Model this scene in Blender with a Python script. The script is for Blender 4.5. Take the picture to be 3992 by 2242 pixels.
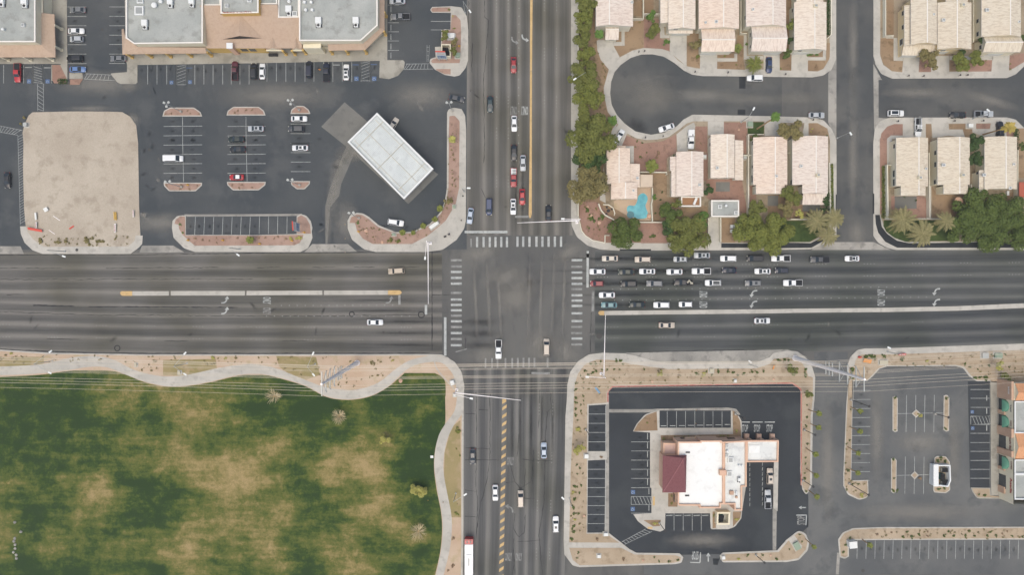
import bpy, bmesh, math, random
from mathutils import Vector, Matrix
from mathutils.geometry import tessellate_polygon
R = math.radians
for o in list(bpy.data.objects): bpy.data.objects.remove(o)
scene = bpy.context.scene
C = scene.collection
rnd = random.Random(11)
K = 0.0775          # metres on the ground per pixel of the photograph
HC = 210.0          # flying height of the camera

# ---------------------------------------------------------------- camera, sky, sun, exposure
cd = bpy.data.cameras.new('camera'); cam = bpy.data.objects.new('camera', cd); C.objects.link(cam)
cam.location = (0, 0, HC); cam.rotation_euler = (0, 0, 0)
cd.sensor_fit = 'HORIZONTAL'; cd.angle = 2*math.atan(1996*K/HC); cd.clip_start = 1; cd.clip_end = 9000
scene.camera = cam
SUN_EL, SUN_AZ = R(72), R(200)
w = bpy.data.worlds.new('World'); scene.world = w; w.use_nodes = True
nt = w.node_tree; bg = nt.nodes['Background']
sky = nt.nodes.new('ShaderNodeTexSky'); sky.sky_type = 'NISHITA'; sky.sun_disc = False
sky.sun_elevation = SUN_EL; sky.sun_rotation = SUN_AZ; sky.air_density = 0.8; sky.dust_density = 4.0; sky.ozone_density = 0.6
nt.links.new(sky.outputs[0], bg.inputs[0]); bg.inputs[1].default_value = 0.15
ld = bpy.data.lights.new('sun', 'SUN'); ld.energy = 1.2; ld.angle = R(60); ld.color = (1.0, 0.89, 0.74)
sun = bpy.data.objects.new('sun', ld); C.objects.link(sun)
d = Vector((math.sin(SUN_AZ)*math.cos(SUN_EL), math.cos(SUN_AZ)*math.cos(SUN_EL), math.sin(SUN_EL)))
sun.rotation_euler = d.to_track_quat('Z', 'Y').to_euler(); sun.location = d*400
scene.view_settings.view_transform = 'Standard'; scene.view_settings.look = 'None'
scene.view_settings.gamma = 1; scene.view_settings.exposure = 0.36
scene.render.resolution_x = 1024; scene.render.resolution_y = 576

# ---------------------------------------------------------------- plan coordinates (survey frames)
FR = {'A': (0,0,2.576), 'B': (1000,0,2.576), 'C': (0,500,2.576), 'D': (1000,500,2.576), 'E': (2000,0,2.576),
      'F': (2992,0,2.576), 'G': (2000,500,2.576), 'H': (2992,500,2.576), 'I': (0,1000,2.576), 'J': (1000,1000,2.576),
      'L': (2000,1000,2.576), 'M': (2992,1000,2.576), 'N': (0,1500,1.95), 'O': (1300,1500,1.95), 'Q': (2200,1460,1.85),
      'R': (3092,1400,1.719), 'S': (0,0,0.6453), 'T': (750,0,5.152), 'U': (2560,1680,3.618), 'V': (3780,1460,2.894),
      'W': (3460,0,4.5226), 'X': (2300,0,4.2567), 'Y': (2860,0,4.2568), 'Z': (2860,400,2.5833), 'K': (3440,440,2.679)}
def P(f, x, y, h=0.0):
    ox, oy, s = FR[f]; k = K*(1-h/HC)
    return ((ox+x/s-1996)*k, (1121-oy-y/s)*k)
def P3(f, x, y, h=0.0):
    a = P(f, x, y, h); return Vector((a[0], a[1], h))
def pts(spec, h=0.0):
    """'@A 10,20 30,40,r ...' -> list of (x, y, fillet radius in metres)"""
    out = []; f = 'S'
    for t in spec.split():
        if t[0] == '@': f = t[1]; continue
        v = [float(q) for q in t.split(',')]
        x, y = P(f, v[0], v[1], h)
        out.append((x, y, (v[2]/FR[f][2]*K) if len(v) > 2 else 0))
    return out
def fillet(p, closed=True):
    out = []; n = len(p)
    for i in range(n):
        x, y, r = p[i]
        if r <= 0 or (not closed and i in (0, n-1)): out.append((x, y)); continue
        a = Vector(p[i-1][:2]); b = Vector((x, y)); c = Vector(p[(i+1) % n][:2])
        u = a-b; v = c-b; lu, lv = u.length, v.length
        if lu < 1e-4 or lv < 1e-4: out.append((x, y)); continue
        u /= lu; v /= lv; ang = math.acos(max(-1, min(1, u.dot(v))))
        if ang > 3.05: out.append((x, y)); continue
        t = min(r/math.tan(ang/2), lu*.49, lv*.49); p0 = b+u*t; p1 = b+v*t
        m = max(2, int((math.pi-ang)/0.25)+1)
        for k in range(m+1):
            s = k/m; q = p0*(1-s)**2 + b*2*s*(1-s) + p1*s*s
            out.append((q.x, q.y))
    return out
def smooth(p, closed=False, n=5):
    """Catmull-Rom through the points"""
    q = [Vector(a[:2]) for a in p]; out = []; N = len(q)
    for i in range(N if closed else N-1):
        a = q[i-1] if (closed or i > 0) else q[i]; b = q[i]; c = q[(i+1) % N]
        d_ = q[(i+2) % N] if (closed or i+2 < N) else c
        for k in range(n):
            t = k/n
            v = 0.5*((2*b)+(c-a)*t+(2*a-5*b+4*c-d_)*t*t+(3*b-a-3*c+d_)*t**3)
            out.append((v.x, v.y))
    if not closed: out.append(tuple(q[-1]))
    return out
def pl(spec, h=0.0): return fillet(pts(spec, h))
def sm(spec, h=0.0): return smooth(pts(spec, h), True)
def rectp(f, x0, y0, x1, y1, h=0.0):
    a = P(f, x0, y0, h); b = P(f, x1, y1, h)
    return [(a[0], b[1]), (b[0], b[1]), (b[0], a[1]), (a[0], a[1])]
def inset(poly, d):
    """offset a polygon inwards by d (simple mitre)"""
    n = len(poly); A = sum(poly[i][0]*poly[(i+1) % n][1]-poly[(i+1) % n][0]*poly[i][1] for i in range(n))
    s = 1 if A > 0 else -1; out = []
    for i in range(n):
        a = Vector(poly[i-1]); b = Vector(poly[i]); c = Vector(poly[(i+1) % n])
        u = (b-a); v = (c-b)
        if u.length < 1e-6 or v.length < 1e-6: out.append(tuple(b)); continue
        u.normalize(); v.normalize()
        n1 = Vector((-u.y, u.x))*s; n2 = Vector((-v.y, v.x))*s; m = n1+n2
        if m.length < .2: out.append(tuple(b+n1*d)); continue
        m.normalize(); k = d/max(.4, m.dot(n1)); q = b+m*k; out.append((q.x, q.y))
    return out

# ---------------------------------------------------------------- mesh builder
class MB:
    def __init__(s): s.v = []; s.f = []; s.m = []; s.uv = {}; s.sm = []
    def add(s, vs, fs, mi=0, smooth=False, uvs=None):
        b = len(s.v); s.v += [tuple(v) for v in vs]
        for k, f in enumerate(fs):
            if uvs: s.uv[len(s.f)] = uvs[k]
            s.f.append(tuple(b+i for i in f)); s.m.append(mi); s.sm.append(smooth)
    def sheet(s, poly, z, mi=0):
        t = tessellate_polygon([[Vector((p[0], p[1], 0)) for p in poly]]); fs = []
        for a, b, c in t:
            A = (poly[b][0]-poly[a][0])*(poly[c][1]-poly[a][1])-(poly[c][0]-poly[a][0])*(poly[b][1]-poly[a][1])
            fs.append((a, b, c) if A > 0 else (a, c, b))
        s.add([(p[0], p[1], z) for p in poly], fs, mi)
    def prism(s, poly, z0, z1, mi=0, side=None, cap=True):
        if cap: s.sheet(poly, z1, mi)
        n = len(poly); A = sum(poly[i][0]*poly[(i+1) % n][1]-poly[(i+1) % n][0]*poly[i][1] for i in range(n))
        q = poly if A > 0 else poly[::-1]
        s.add([(p[0], p[1], z0) for p in q]+[(p[0], p[1], z1) for p in q],
              [(i, (i+1) % n, n+(i+1) % n, n+i) for i in range(n)], mi if side is None else side)
    def box(s, c, d, rz=0, mi=0, M=None):
        x, y, z = d[0]/2, d[1]/2, d[2]/2
        vs = [(-x,-y,-z),(x,-y,-z),(x,y,-z),(-x,y,-z),(-x,-y,z),(x,-y,z),(x,y,z),(-x,y,z)]
        T = (Matrix.Translation(c) @ Matrix.Rotation(rz, 4, 'Z')) if M is None else M @ Matrix.Translation(c)
        s.add([T @ Vector(v) for v in vs], [(0,3,2,1),(4,5,6,7),(0,1,5,4),(1,2,6,5),(2,3,7,6),(3,0,4,7)], mi)
    def tube(s, p0, p1, r0, r1=None, n=8, mi=0, caps=True):
        p0 = Vector(p0); p1 = Vector(p1); r1 = r0 if r1 is None else r1
        a = (p1-p0)
        if a.length < 1e-6: return
        a.normalize(); u = a.orthogonal().normalized(); w_ = a.cross(u)
        vs = []
        for p, r in ((p0, r0), (p1, r1)):
            for i in range(n):
                t = 2*math.pi*i/n; vs.append(p+(u*math.cos(t)+w_*math.sin(t))*r)
        fs = [(i, (i+1) % n, n+(i+1) % n, n+i) for i in range(n)]
        s.add(vs, fs, mi, n > 5)
        if caps: s.add(vs, [tuple(range(n-1, -1, -1)), tuple(range(n, 2*n))], mi)
    def path(s, P_, r, n=6, mi=0):
        for a, b in zip(P_[:-1], P_[1:]): s.tube(a, b, r, r, n, mi, True)
    def ribbon(s, p, wd, z, mi=0):
        """flat strip along a polyline; wd: width or list"""
        q = [Vector(a[:2]) for a in p]; n = len(q); L = []; Rr = []
        for i in range(n):
            t = (q[min(i+1, n-1)]-q[max(i-1, 0)])
            if t.length < 1e-6: t = Vector((1, 0))
            t.normalize(); nn = Vector((-t.y, t.x)); hw = (wd if not isinstance(wd, list) else wd[i])/2
            L.append(q[i]+nn*hw); Rr.append(q[i]-nn*hw)
        s.add([(a.x, a.y, z) for a in Rr]+[(a.x, a.y, z) for a in L], [(i, i+1, n+i+1, n+i) for i in range(n-1)], mi)
    def line(s, f, x0, y0, x1, y1, wd, z, mi=0):
        s.ribbon([P(f, x0, y0), P(f, x1, y1)], wd, z, mi)
    def build(s, name, mats, parent=None, origin=None):
        me = bpy.data.meshes.new(name); o = bpy.data.objects.new(name, me)
        if origin is None:
            if parent is not None: origin = Vector(parent['_o']) if '_o' in parent.keys() else Vector((0, 0, 0))
            else:
                xs = [v[0] for v in s.v]; ys = [v[1] for v in s.v]; zs = [v[2] for v in s.v]
                origin = Vector(((min(xs)+max(xs))/2, (min(ys)+max(ys))/2, min(zs)))
        else: origin = Vector(origin)
        me.from_pydata([(v[0]-origin.x, v[1]-origin.y, v[2]-origin.z) for v in s.v], [], s.f)
        mats = mats if isinstance(mats, (list, tuple)) else [mats]
        for m in mats: me.materials.append(m)
        me.polygons.foreach_set('material_index', s.m); me.polygons.foreach_set('use_smooth', s.sm)
        if s.uv:
            ul = me.uv_layers.new(name='UVMap')
            for p in me.polygons:
                u = s.uv.get(p.index)
                if u:
                    for k, li in enumerate(p.loop_indices): ul.data[li].uv = u[k]
        me.update(); C.objects.link(o)
        if parent is not None: o.parent = parent
        else: o.location = origin; o['_o'] = list(origin)
        return o
def tag(o, label=None, cat=None, group=None, kind=None):
    if label: o['label'] = label
    if cat: o['category'] = cat
    if group: o['group'] = group
    if kind: o['kind'] = kind
    return o
def struct(o): o['kind'] = 'structure'; return o
def empty(name, loc, rz=0.0):
    o = bpy.data.objects.new(name, None); C.objects.link(o); o.location = loc; o.rotation_euler = (0, 0, rz)
    o.empty_display_size = .5; o['_o'] = list(loc); return o
def copy_tree(o, parent=None):
    c = o.copy(); C.objects.link(c); c.parent = parent
    for ch in list(o.children): copy_tree(ch, c)
    return c
ORD = 'first second third fourth fifth sixth seventh eighth ninth tenth eleventh twelfth thirteenth fourteenth fifteenth sixteenth seventeenth eighteenth nineteenth twentieth'.split()
def ordw(i):
    if i < 20: return ORD[i]
    t = {2: 'twenty', 3: 'thirty', 4: 'forty', 5: 'fifty'}[(i+1)//10]
    return (t[:-1]+'ieth') if (i+1) % 10 == 0 else t+'-'+ORD[(i+1) % 10-1]

# ---------------------------------------------------------------- materials
G = 1.22
def c8(r, g, b):
    f = lambda v: (v/255/12.92 if v < 10.3 else ((v/255+.055)/1.055)**2.4)/G
    a = (r+g+b)/3; q = .88; r, g, b = (a+(v-a)*q for v in (r, g, b))
    return (min(.93, f(r)*.965), min(.93, f(g)*1.01), min(.93, f(b)*.975), 1)
def nmat(name):
    m = bpy.data.materials.new(name); m.use_nodes = True
    return m, m.node_tree, m.node_tree.nodes['Principled BSDF']
def nn(t, ty, props=None, **ins):
    n = t.nodes.new(ty)
    for k, v in (props or {}).items(): setattr(n, k, v)
    for k, v in ins.items():
        key = int(k[1:]) if k[0] == 'i' and k[1:].isdigit() else k.replace('_', ' ')
        s = n.inputs[key]
        if hasattr(v, 'is_output') or isinstance(v, bpy.types.NodeSocket): t.links.new(v, s)
        else: s.default_value = v
    return n
def mixc(t, fac, a, b, bt='MIX'):
    n = t.nodes.new('ShaderNodeMix'); n.data_type = 'RGBA'; n.blend_type = bt
    for i, v in ((0, fac), (6, a), (7, b)):
        if isinstance(v, bpy.types.NodeSocket): t.links.new(v, n.inputs[i])
        else: n.inputs[i].default_value = v
    return n.outputs[2]
def mth(t, op, a, b=0.5, clamp=False):
    n = t.nodes.new('ShaderNodeMath'); n.operation = op; n.use_clamp = clamp
    for i, v in ((0, a), (1, b)):
        if isinstance(v, bpy.types.NodeSocket): t.links.new(v, n.inputs[i])
        else: n.inputs[i].default_value = v
    return n.outputs[0]
def noise(t, vec, scale, detail=3, rough=.55, dist=0.0):
    n = t.nodes.new('ShaderNodeTexNoise'); n.inputs['Scale'].default_value = scale; n.inputs['Detail'].default_value = detail
    n.inputs['Roughness'].default_value = rough; n.inputs['Distortion'].default_value = dist
    if vec is not None: t.links.new(vec, n.inputs['Vector'])
    return n.outputs[0]
def remap(t, v, a, b, c=0.0, d_=1.0):
    n = t.nodes.new('ShaderNodeMapRange'); n.inputs[1].default_value = a; n.inputs[2].default_value = b
    n.inputs[3].default_value = c; n.inputs[4].default_value = d_; t.links.new(v, n.inputs[0]); return n.outputs[0]
def scalev(t, vec, s):
    n = t.nodes.new('ShaderNodeMapping'); n.inputs['Scale'].default_value = s; t.links.new(vec, n.inputs['Vector']); return n.outputs[0]
def pos(t): return t.nodes.new('ShaderNodeNewGeometry').outputs['Position']
def simple(name, col, rough=.6, metal=0.0, spec=.3, emit=None, alpha=None):
    m, t, b = nmat(name); b.inputs['Base Color'].default_value = col; b.inputs['Roughness'].default_value = rough
    b.inputs['Metallic'].default_value = metal; b.inputs['Specular IOR Level'].default_value = spec
    if emit: b.inputs['Emission Color'].default_value = emit[0]; b.inputs['Emission Strength'].default_value = emit[1]
    return m
def gmat(name, a, b_, s1=.06, c=None, s2=.8, grain=.25, rough=.92, lo=.38, hi=.62, stretch=None, gs=6.0, spec=.15, bump=0.0):
    """mottled ground material: big patches a/b, smaller patches of c, fine grain"""
    m, t, b = nmat(name); p = pos(t)
    pv = scalev(t, p, stretch) if stretch else p
    col = mixc(t, remap(t, noise(t, pv, s1, 4), lo, hi), a, b_)
    if c: col = mixc(t, remap(t, noise(t, pv, s2, 4, .6), .52, .66, 0, .75), col, c)
    g = remap(t, noise(t, p, gs, 3, .7), .25, .75, 1-grain, 1+grain)
    cm = t.nodes.new('ShaderNodeVectorMath'); cm.operation = 'SCALE'
    t.links.new(col, cm.inputs[0]); t.links.new(g, cm.inputs['Scale'])
    t.links.new(cm.outputs[0], b.inputs['Base Color'])
    b.inputs['Roughness'].default_value = rough; b.inputs['Specular IOR Level'].default_value = spec
    if bump:
        bn = t.nodes.new('ShaderNodeBump'); bn.inputs['Strength'].default_value = bump; bn.inputs['Distance'].default_value = .1
        t.links.new(noise(t, p, gs*.7, 3, .7), bn.inputs['Height']); t.links.new(bn.outputs[0], b.inputs['Normal'])
    return m
def lanemat(name, dark, light, warm):
    """worn asphalt: UV.x metres along, UV.y lane index across"""
    m, t, b = nmat(name); p = pos(t)
    uv = t.nodes.new('ShaderNodeUVMap'); uv.uv_map = 'UVMap'
    sx = t.nodes.new('ShaderNodeSeparateXYZ'); t.links.new(uv.outputs[0], sx.inputs[0])
    n1 = noise(t, scalev(t, uv.outputs[0], (.012, 1.1, 1)), 1.0, 3)
    n2 = noise(t, scalev(t, uv.outputs[0], (.05, 9, 1)), 1.0, 4)
    wob = mth(t, 'ADD', sx.outputs[1], mth(t, 'MULTIPLY', mth(t, 'SUBTRACT', n1, .5), .25))
    cs = mth(t, 'COSINE', mth(t, 'MULTIPLY', wob, 2*math.pi))
    edge = mth(t, 'POWER', remap(t, cs, -1, 1, 0, 1), 2.2)
    fac = mth(t, 'ADD', mth(t, 'MULTIPLY', edge, .62), mth(t, 'MULTIPLY', n2, .62))
    fac = mth(t, 'ADD', fac, mth(t, 'MULTIPLY', mth(t, 'SUBTRACT', n1, .5), 1.1))
    col = mixc(t, remap(t, fac, .05, 1.05), dark, light)
    col = mixc(t, remap(t, noise(t, p, .035, 3), .42, .62), col, warm, 'MULTIPLY')
    g = remap(t, noise(t, p, 5, 3, .75), .25, .75, .72, 1.28)
    cm = t.nodes.new('ShaderNodeVectorMath'); cm.operation = 'SCALE'
    t.links.new(col, cm.inputs[0]); t.links.new(g, cm.inputs['Scale'])
    t.links.new(cm.outputs[0], b.inputs['Base Color']); b.inputs['Roughness'].default_value = .93; b.inputs['Specular IOR Level'].default_value = .12
    return m
# ---------------------------------------------------------------- ground materials
m_road = lanemat('worn_road_asphalt', c8(88,87,86), c8(138,133,127), c8(244,238,230))
m_roadE = lanemat('dark_road_asphalt', c8(70,73,77), c8(114,114,112), c8(245,245,240))
m_roadS = lanemat('cracked_road_asphalt', c8(78,79,82), c8(134,131,127), c8(240,236,230))
m_cross = gmat('intersection_asphalt', c8(98,97,96), c8(112,110,107), .07, c8(90,90,90), .22, .2, stretch=(1,.35,1))
m_lot = gmat('parking_asphalt', c8(74,79,84), c8(86,89,92), .05, c8(94,96,98), .12, .24)
m_lot2 = gmat('new_asphalt', c8(58,62,67), c8(66,70,75), .04, c8(73,77,80), .1, .2)
m_lot3 = gmat('faded_asphalt', c8(96,98,100), c8(116,116,115), .06, c8(84,87,90), .12, .2)
m_cul = gmat('street_asphalt', c8(84,86,88), c8(104,103,101), .05, c8(76,79,82), .15, .2)
m_conc = gmat('concrete', c8(188,182,173), c8(203,196,187), .15, c8(174,168,160), .5, .1)
m_apron = gmat('dirty_concrete', c8(150,146,140), c8(176,170,162), .12, c8(128,125,121), .4, .15)
m_slabc = gmat('old_concrete', c8(120,118,114), c8(132,130,125), .1, c8(108,107,104), .3, .15)
m_walk = gmat('storefront_concrete', c8(160,154,143), c8(177,171,160), .12, c8(136,131,121), .25, .14)
m_dirt = gmat('bare_lot_dirt', c8(185,170,153), c8(198,184,167), .05, c8(170,155,138), .25, .13, gs=3)
m_tan = gmat('tan_gravel', c8(178,156,130), c8(192,170,145), .1, c8(158,137,111), .5, .22)
m_pink = gmat('pink_gravel', c8(170,136,120), c8(182,149,133), .1, c8(150,120,106), .5, .2)
m_rose = gmat('rose_gravel', c8(200,170,144), c8(208,182,158), .1, c8(186,166,128), .3, .14)
m_red = gmat('red_gravel', c8(160,122,106), c8(172,134,118), .15, c8(140,108,92), .6, .25)
m_brown = gmat('brown_yard_dirt', c8(150,122,95), c8(168,140,110), .1, c8(120,98,74), .4, .22)
m_lawn = gmat('clipped_lawn', c8(62,82,42), c8(82,98,50), .15, c8(50,66,34), .5, .25)
m_dry = gmat('dry_lawn', c8(168,148,104), c8(154,140,92), .1, c8(184,158,124), .35, .2)
m_patch = gmat('asphalt_patch', c8(50,54,58), c8(60,63,66), .3, None, .3, .2)
m_crack = simple('crack_sealant', c8(44,46,50), .9)
m_white = gmat('faded_white_paint', c8(176,179,178), c8(196,197,194), .5, c8(146,148,147), 1.2, .12)
m_fade = gmat('worn_white_paint', c8(140,140,138), c8(164,163,160), .5, c8(115,115,114), 1.2, .2)
m_yel = gmat('yellow_paint', c8(214,176,118), c8(224,186,130), .4, c8(194,160,110), 1.5, .1)
m_yelb = gmat('bright_yellow_paint', c8(226,168,60), c8(232,178,70), .4, None, 1.5, .1)
m_blue = simple('blue_paint', c8(82,112,160), .8)
m_redp = gmat('faded_red_kerb_paint', c8(190,110,100), c8(205,135,122), .5, c8(190,160,145), 1.0, .12)
m_groundf = gmat('desert_ground', c8(170,155,135), c8(150,138,120), .01, c8(120,116,106), .03, .1)

b = MB(); b.sheet([(-2500,-2500),(2500,-2500),(2500,2500),(-2500,2500)], -.12); struct(b.build('ground', m_groundf))
b = MB(); b.sheet(pl('@S -400,-400 2976,-400 2976,1850 -400,1850'), 0); struct(b.build('road', m_cross))

def road(name, horiz, st, mat, z):
    """st: [(station, [9 cross positions])]"""
    b = MB(); fine = []
    for (s0, r0), (s1, r1) in zip(st[:-1], st[1:]):
        n = max(1, int(abs(s1-s0)/60))
        for k in range(n):
            t = k/n; fine.append((s0+(s1-s0)*t, [a+(c-a)*t for a, c in zip(r0, r1)]))
    fine.append(st[-1]); nr = len(st[0][1]); vs = []; uv = []
    for s, r in fine:
        for i, q in enumerate(r):
            p = P('S', s, q) if horiz else P('S', q, s); vs.append((p[0], p[1], z)); uv.append(((p[0] if horiz else p[1]), i))
    fs = []; us = []
    for a in range(len(fine)-1):
        for i in range(nr-1):
            q = (a*nr+i, (a+1)*nr+i, (a+1)*nr+i+1, a*nr+i+1)
            if horiz: q = q[::-1]
            fs.append(q); us.append([uv[k] for k in q])
    b.add(vs, fs, 0, False, us); return struct(b.build(name, mat))
road('road_west', True, [(-300,[632,671,701,734,758,783,812,842,872]),(0,[634,674,704,735,760,784,815,845,880]),(400,[637,674,703,737,772,794,822,852,889]),(1112,[637,671,700,736,768,791,823,853,889])], m_road, .008)
road('road_east', True, [(1497,[629,667,697,726,753,787,823,850,890]),(2030,[629,666,695,723,749,783,817,845,884]),(2300,[629,665,693,721,748,778,810,840,876]),(2576,[628,663,691,719,747,769,803,834,866]),(2900,[620,655,683,711,738,752,788,818,850])], m_roadE, .008)
road('road_north', False, [(-300,[1176,1219,1249,1279,1306,1336,1369.5,1400,1440]),(0,[1176,1219,1249,1279,1306,1336,1369.5,1400,1440]),(592,[1172,1219,1249,1279,1306,1336,1369,1400,1440])], m_road, .008)
road('road_south', False, [(925,[1162,1198,1232,1267,1302,1328,1358,1393,1430]),(1180,[1162,1198,1229,1265,1302,1326,1354,1390,1430]),(1447,[1162,1197,1224,1259,1300,1322,1350,1378,1420]),(1800,[1162,1190,1215,1250,1290,1312,1340,1368,1410])], m_roadS, .008)

def sheet(name, specs, z, mat):
    b = MB()
    for k, s in enumerate(specs): b.sheet(pl(s) if isinstance(s, str) else s, z+k*.0006)
    return struct(b.build(name, mat))
sheet('parking_lot_northwest', ['@S -300,-300 1174,-300 1174,628 -300,628'], .016, m_lot)
sheet('parking_lot_restaurant', ['@Q 160,60,60 1720,60,80 1760,900 1760,1100 1540,1290 500,1310 150,1150'], .016, m_lot2)
sheet('driveway_restaurant', ['@Q 860,1285 1130,1285 1130,1370 860,1370', '@M 470,960 805,960 800,1443 470,1443', '@R 130,120 375,120 330,880 300,1447 -50,1447 -1000,1447 -1000,1375 -60,1350 100,1250 75,860'], .012, m_lot3)
sheet('parking_lot_southeast', ['@R 330,60 1250,60 1547,560 1547,1447 60,1447 120,900 370,800'], .016, m_lot3)
sheet('fresh_asphalt_patch', ['@R 1170,150 1315,150 1315,865 1185,865'], .024, m_lot2)
sheet('street_side', ['@F 690,-800 1062,-800 1062,1443 @H 1060,1100 1060,1145 695,1145 690,900'], .016, m_cul)
sheet('street_cul_de_sac', ['@E 930,500 2700,500 2700,1400 930,1420'], .012, m_cul)
sheet('street_right', ['@F 1110,700 3100,640 3100,1500 2500,1400 1110,1200'], .016, m_cul)
sheet('concrete_apron', ['@C 0,1185 207,1185 240,1262 0,1262', '@C 1425,1178 1740,1178 1850,1245 1400,1250', '@D 560,1163 920,1163 1010,1240 480,1245', '@H 520,1143 1065,1143 1240,1222 440,1222',
  '@F 610,740 692,560 692,1420 610,1230', '@F 1062,640 1150,800 1115,800 1115,1180 1200,1188 1070,1300',
  '@L 1120,968 2576,940 @M 200,935 400,1010 60,1010 @L 2576,1020 2450,1062 1560,1072 1350,1032', '@Q 300,150 322,150 322,1140 290,1140', '@Q 322,252 640,252 700,268 640,276 322,276',
  '@Q 1502,960 1532,960 1528,1268 1502,1268', '@Q 640,250 1180,240 1240,250 1270,290 1240,300 1200,262 690,268', '@C 1850,865 2576,862 @D 460,858 440,880 @C 1880,888', '@R 295,1300 315,1300 305,1447 285,1447'], .024, m_apron)
sheet('fuel_station_slab', ['@B 885,1025 1120,1225 @D 1825,462 1525,760 @B 915,1480 650,1270'], .024, m_slabc)
sheet('worn_asphalt_trail', ['@D 905,180 990,235 850,560 830,680 740,790 712,1160 692,1160 690,780 740,600 840,330'], .020, m_slabc)
sheet('worn_asphalt_trail', ['@J 2150,560 2260,330 2290,620 2270,900 2250,1120 2180,1100'], .012, m_cross)
sheet('asphalt_patch', ['@E 2270,768 2335,768 2335,888 2270,888', '@E 2255,1097 2333,1097 2333,1150 2255,1150', '@Q 1070,1330 1120,1330 1105,1378 1075,1375'], .024, m_patch)

# ---------------------------------------------------------------- raised blocks: pavements, kerbs, islands
ZK = .14
def block(name, specs, mat=None, z=ZK):
    b = MB()
    for s in specs: b.prism(pl(s) if isinstance(s, str) else s, -.05, z)
    return struct(b.build(name, mat or m_conc))
YC = [0]
def yard(name, specs, mat, dz=.013):
    b = MB()
    for s in specs:
        p = pl(s) if isinstance(s, str) else s
        YC[0] = (YC[0]+1) % 11
        b.prism(p, ZK-.02, ZK+dz+(YC[0]*.001 if dz < .02 else 0))
    return struct(b.build(name, mat))
block('vacant_lot', ['@A 240,1443 230,1330 250,1250 290,1160 330,1127 700,1118 1100,1120 1230,1125 1310,1170 1370,1260 1390,1443 @C 1390,200 1400,800 1412,1078 1435,1078 1430,1160 1395,1200,40 1310,1262 430,1262 330,1225 250,1150 212,1060 205,985 262,985 245,800 235,400 240,100'])
yard('bare_dirt', ['@A 240,1443 230,1330 250,1250 290,1160 330,1127 700,1118 1100,1120 1230,1125 1310,1170 1370,1260 1390,1443 @C 1390,200 1400,800 1410,1075 1365,1078 1355,1130 1290,1187 440,1190 340,1120 280,1040 262,985 245,800 235,400 240,100'], m_dirt)
block('parking_island', ['@D 555,1040 563,1100 520,1205,60 440,1243 -400,1243 @C 1960,1243 1850,1205,60 1745,1100 1728,1000,40 1735,930 1780,880,60 1868,872 1868,1072 2576,1072 @D 405,1062 405,885 440,862 500,875,60 545,930 563,1000'])
yard('island_gravel', ['@C 1755,960 1765,920 1810,885 1855,885 1862,905 1862,1078 2576,1078 @D 405,1070 475,1070 440,1150,40 380,1175 -200,1178 @C 1960,1180 1900,1130 1835,1070 1800,1010 1795,968', '@D 412,895 450,872 500,900 540,970 548,1058 410,1058'], m_pink)
block('corner_island', ['@B 1915,1130 1930,1095,30 1985,1080,40 2060,1095 2095,1160,40 2105,1300 @D 2105,0 2103,930 2085,1010,60 2010,1120,80 1870,1220,80 1700,1243 1200,1243 1080,1215,60 960,1120,60 918,1010 915,930 945,870,40 1010,848 1070,855,40 1130,890 1230,975 1400,1043,60 1560,1040,60 1740,960 1840,850 1890,740,60 1912,600 1913,0'])
yard('corner_gravel', ['@B 1937,1165,10 1990,1160,20 2040,1215,30 2040,1443 @D 2038,0 2035,600 2000,760,60 1900,930,60 1720,1080,60 1560,1163 1170,1163 1070,1110,40 1010,1030,30 990,952 935,952 950,895,20 1010,865 1065,872 1120,905 1220,990,30 1400,1058,40 1570,1053,40 1750,970 1855,855 1905,740 1928,600 1932,0'], m_pink)
block('entry_island', ['@B 1742,97,20 1765,68 1960,60 2060,72,30 2112,160,60 2127,300 2125,600 2100,680,40 2040,755,40 1990,767 1890,750,40 1790,695,40 1738,630,20 1745,590,20 1800,572 1792,470 1852,465 1858,300 1900,290 1948,298 1952,125 1765,124'])
yard('entry_gravel', ['@B 1752,97,8 1770,75 1945,72 1945,115 1768,117', '@B 1960,145 2000,150 2050,200,30 2055,300 2048,570 2040,632 1765,632 1752,610,10 1775,590 1865,575 1955,570 1955,460 1862,455 1865,300 1950,300', '@B 1800,692 1950,692 1950,748 1890,742 1810,705'], m_pink)
for k, s in enumerate(['@A 1633,1168 1650,1110,20 1710,1079,30 1950,1079,30 2015,1125,20 2030,1168', '@C 1645,546 2032,546 2028,575,15 1965,632,30 1700,632,30 1650,580,15', '@A 2276,1158 2290,1110,20 2345,1071,30 2600,1071,30 2650,1110,20 2668,1158',
   '@C 2280,538 2670,538 2665,570,15 2600,622,30 2340,622,30 2285,570,15', '@B 341,1143 352,1100,15 400,1062,25 475,1062,25 525,1100,15 541,1143', '@D 345,530 538,530 535,560,15 485,612,25 405,612,25 352,570,15']):
    block('lot_island', [s]); yard('lot_island_gravel', [inset(pl(s), .3)], m_pink)
block('storefront_walk', ['@A 460,-400 671,-400 680,800 700,790 835,790 830,730 700,730 700,790 700,846,10 530,843,15 518,810 518,650 613,650 613,640 -400,640 -400,300 460,300',
   '@A 1255,0 1262,0 1262,600 1278,640 1278,722 1120,735 1115,745 1180,825,40 1210,840 1360,842,15 1382,825 1382,650 2480,634 @B 1238,608 1233,780 1330,793,30 1420,760,40 1480,690,30 1490,620,20 1470,602 1314,602 1314,-300 1000,-300 1000,200 @A 2000,250 1260,250'], m_walk)
yard('storefront_planter', ['@A 527,652 607,652 670,780 668,838 545,835 527,800', '@A 705,795 835,792 800,850 705,850'], m_red)
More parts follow.
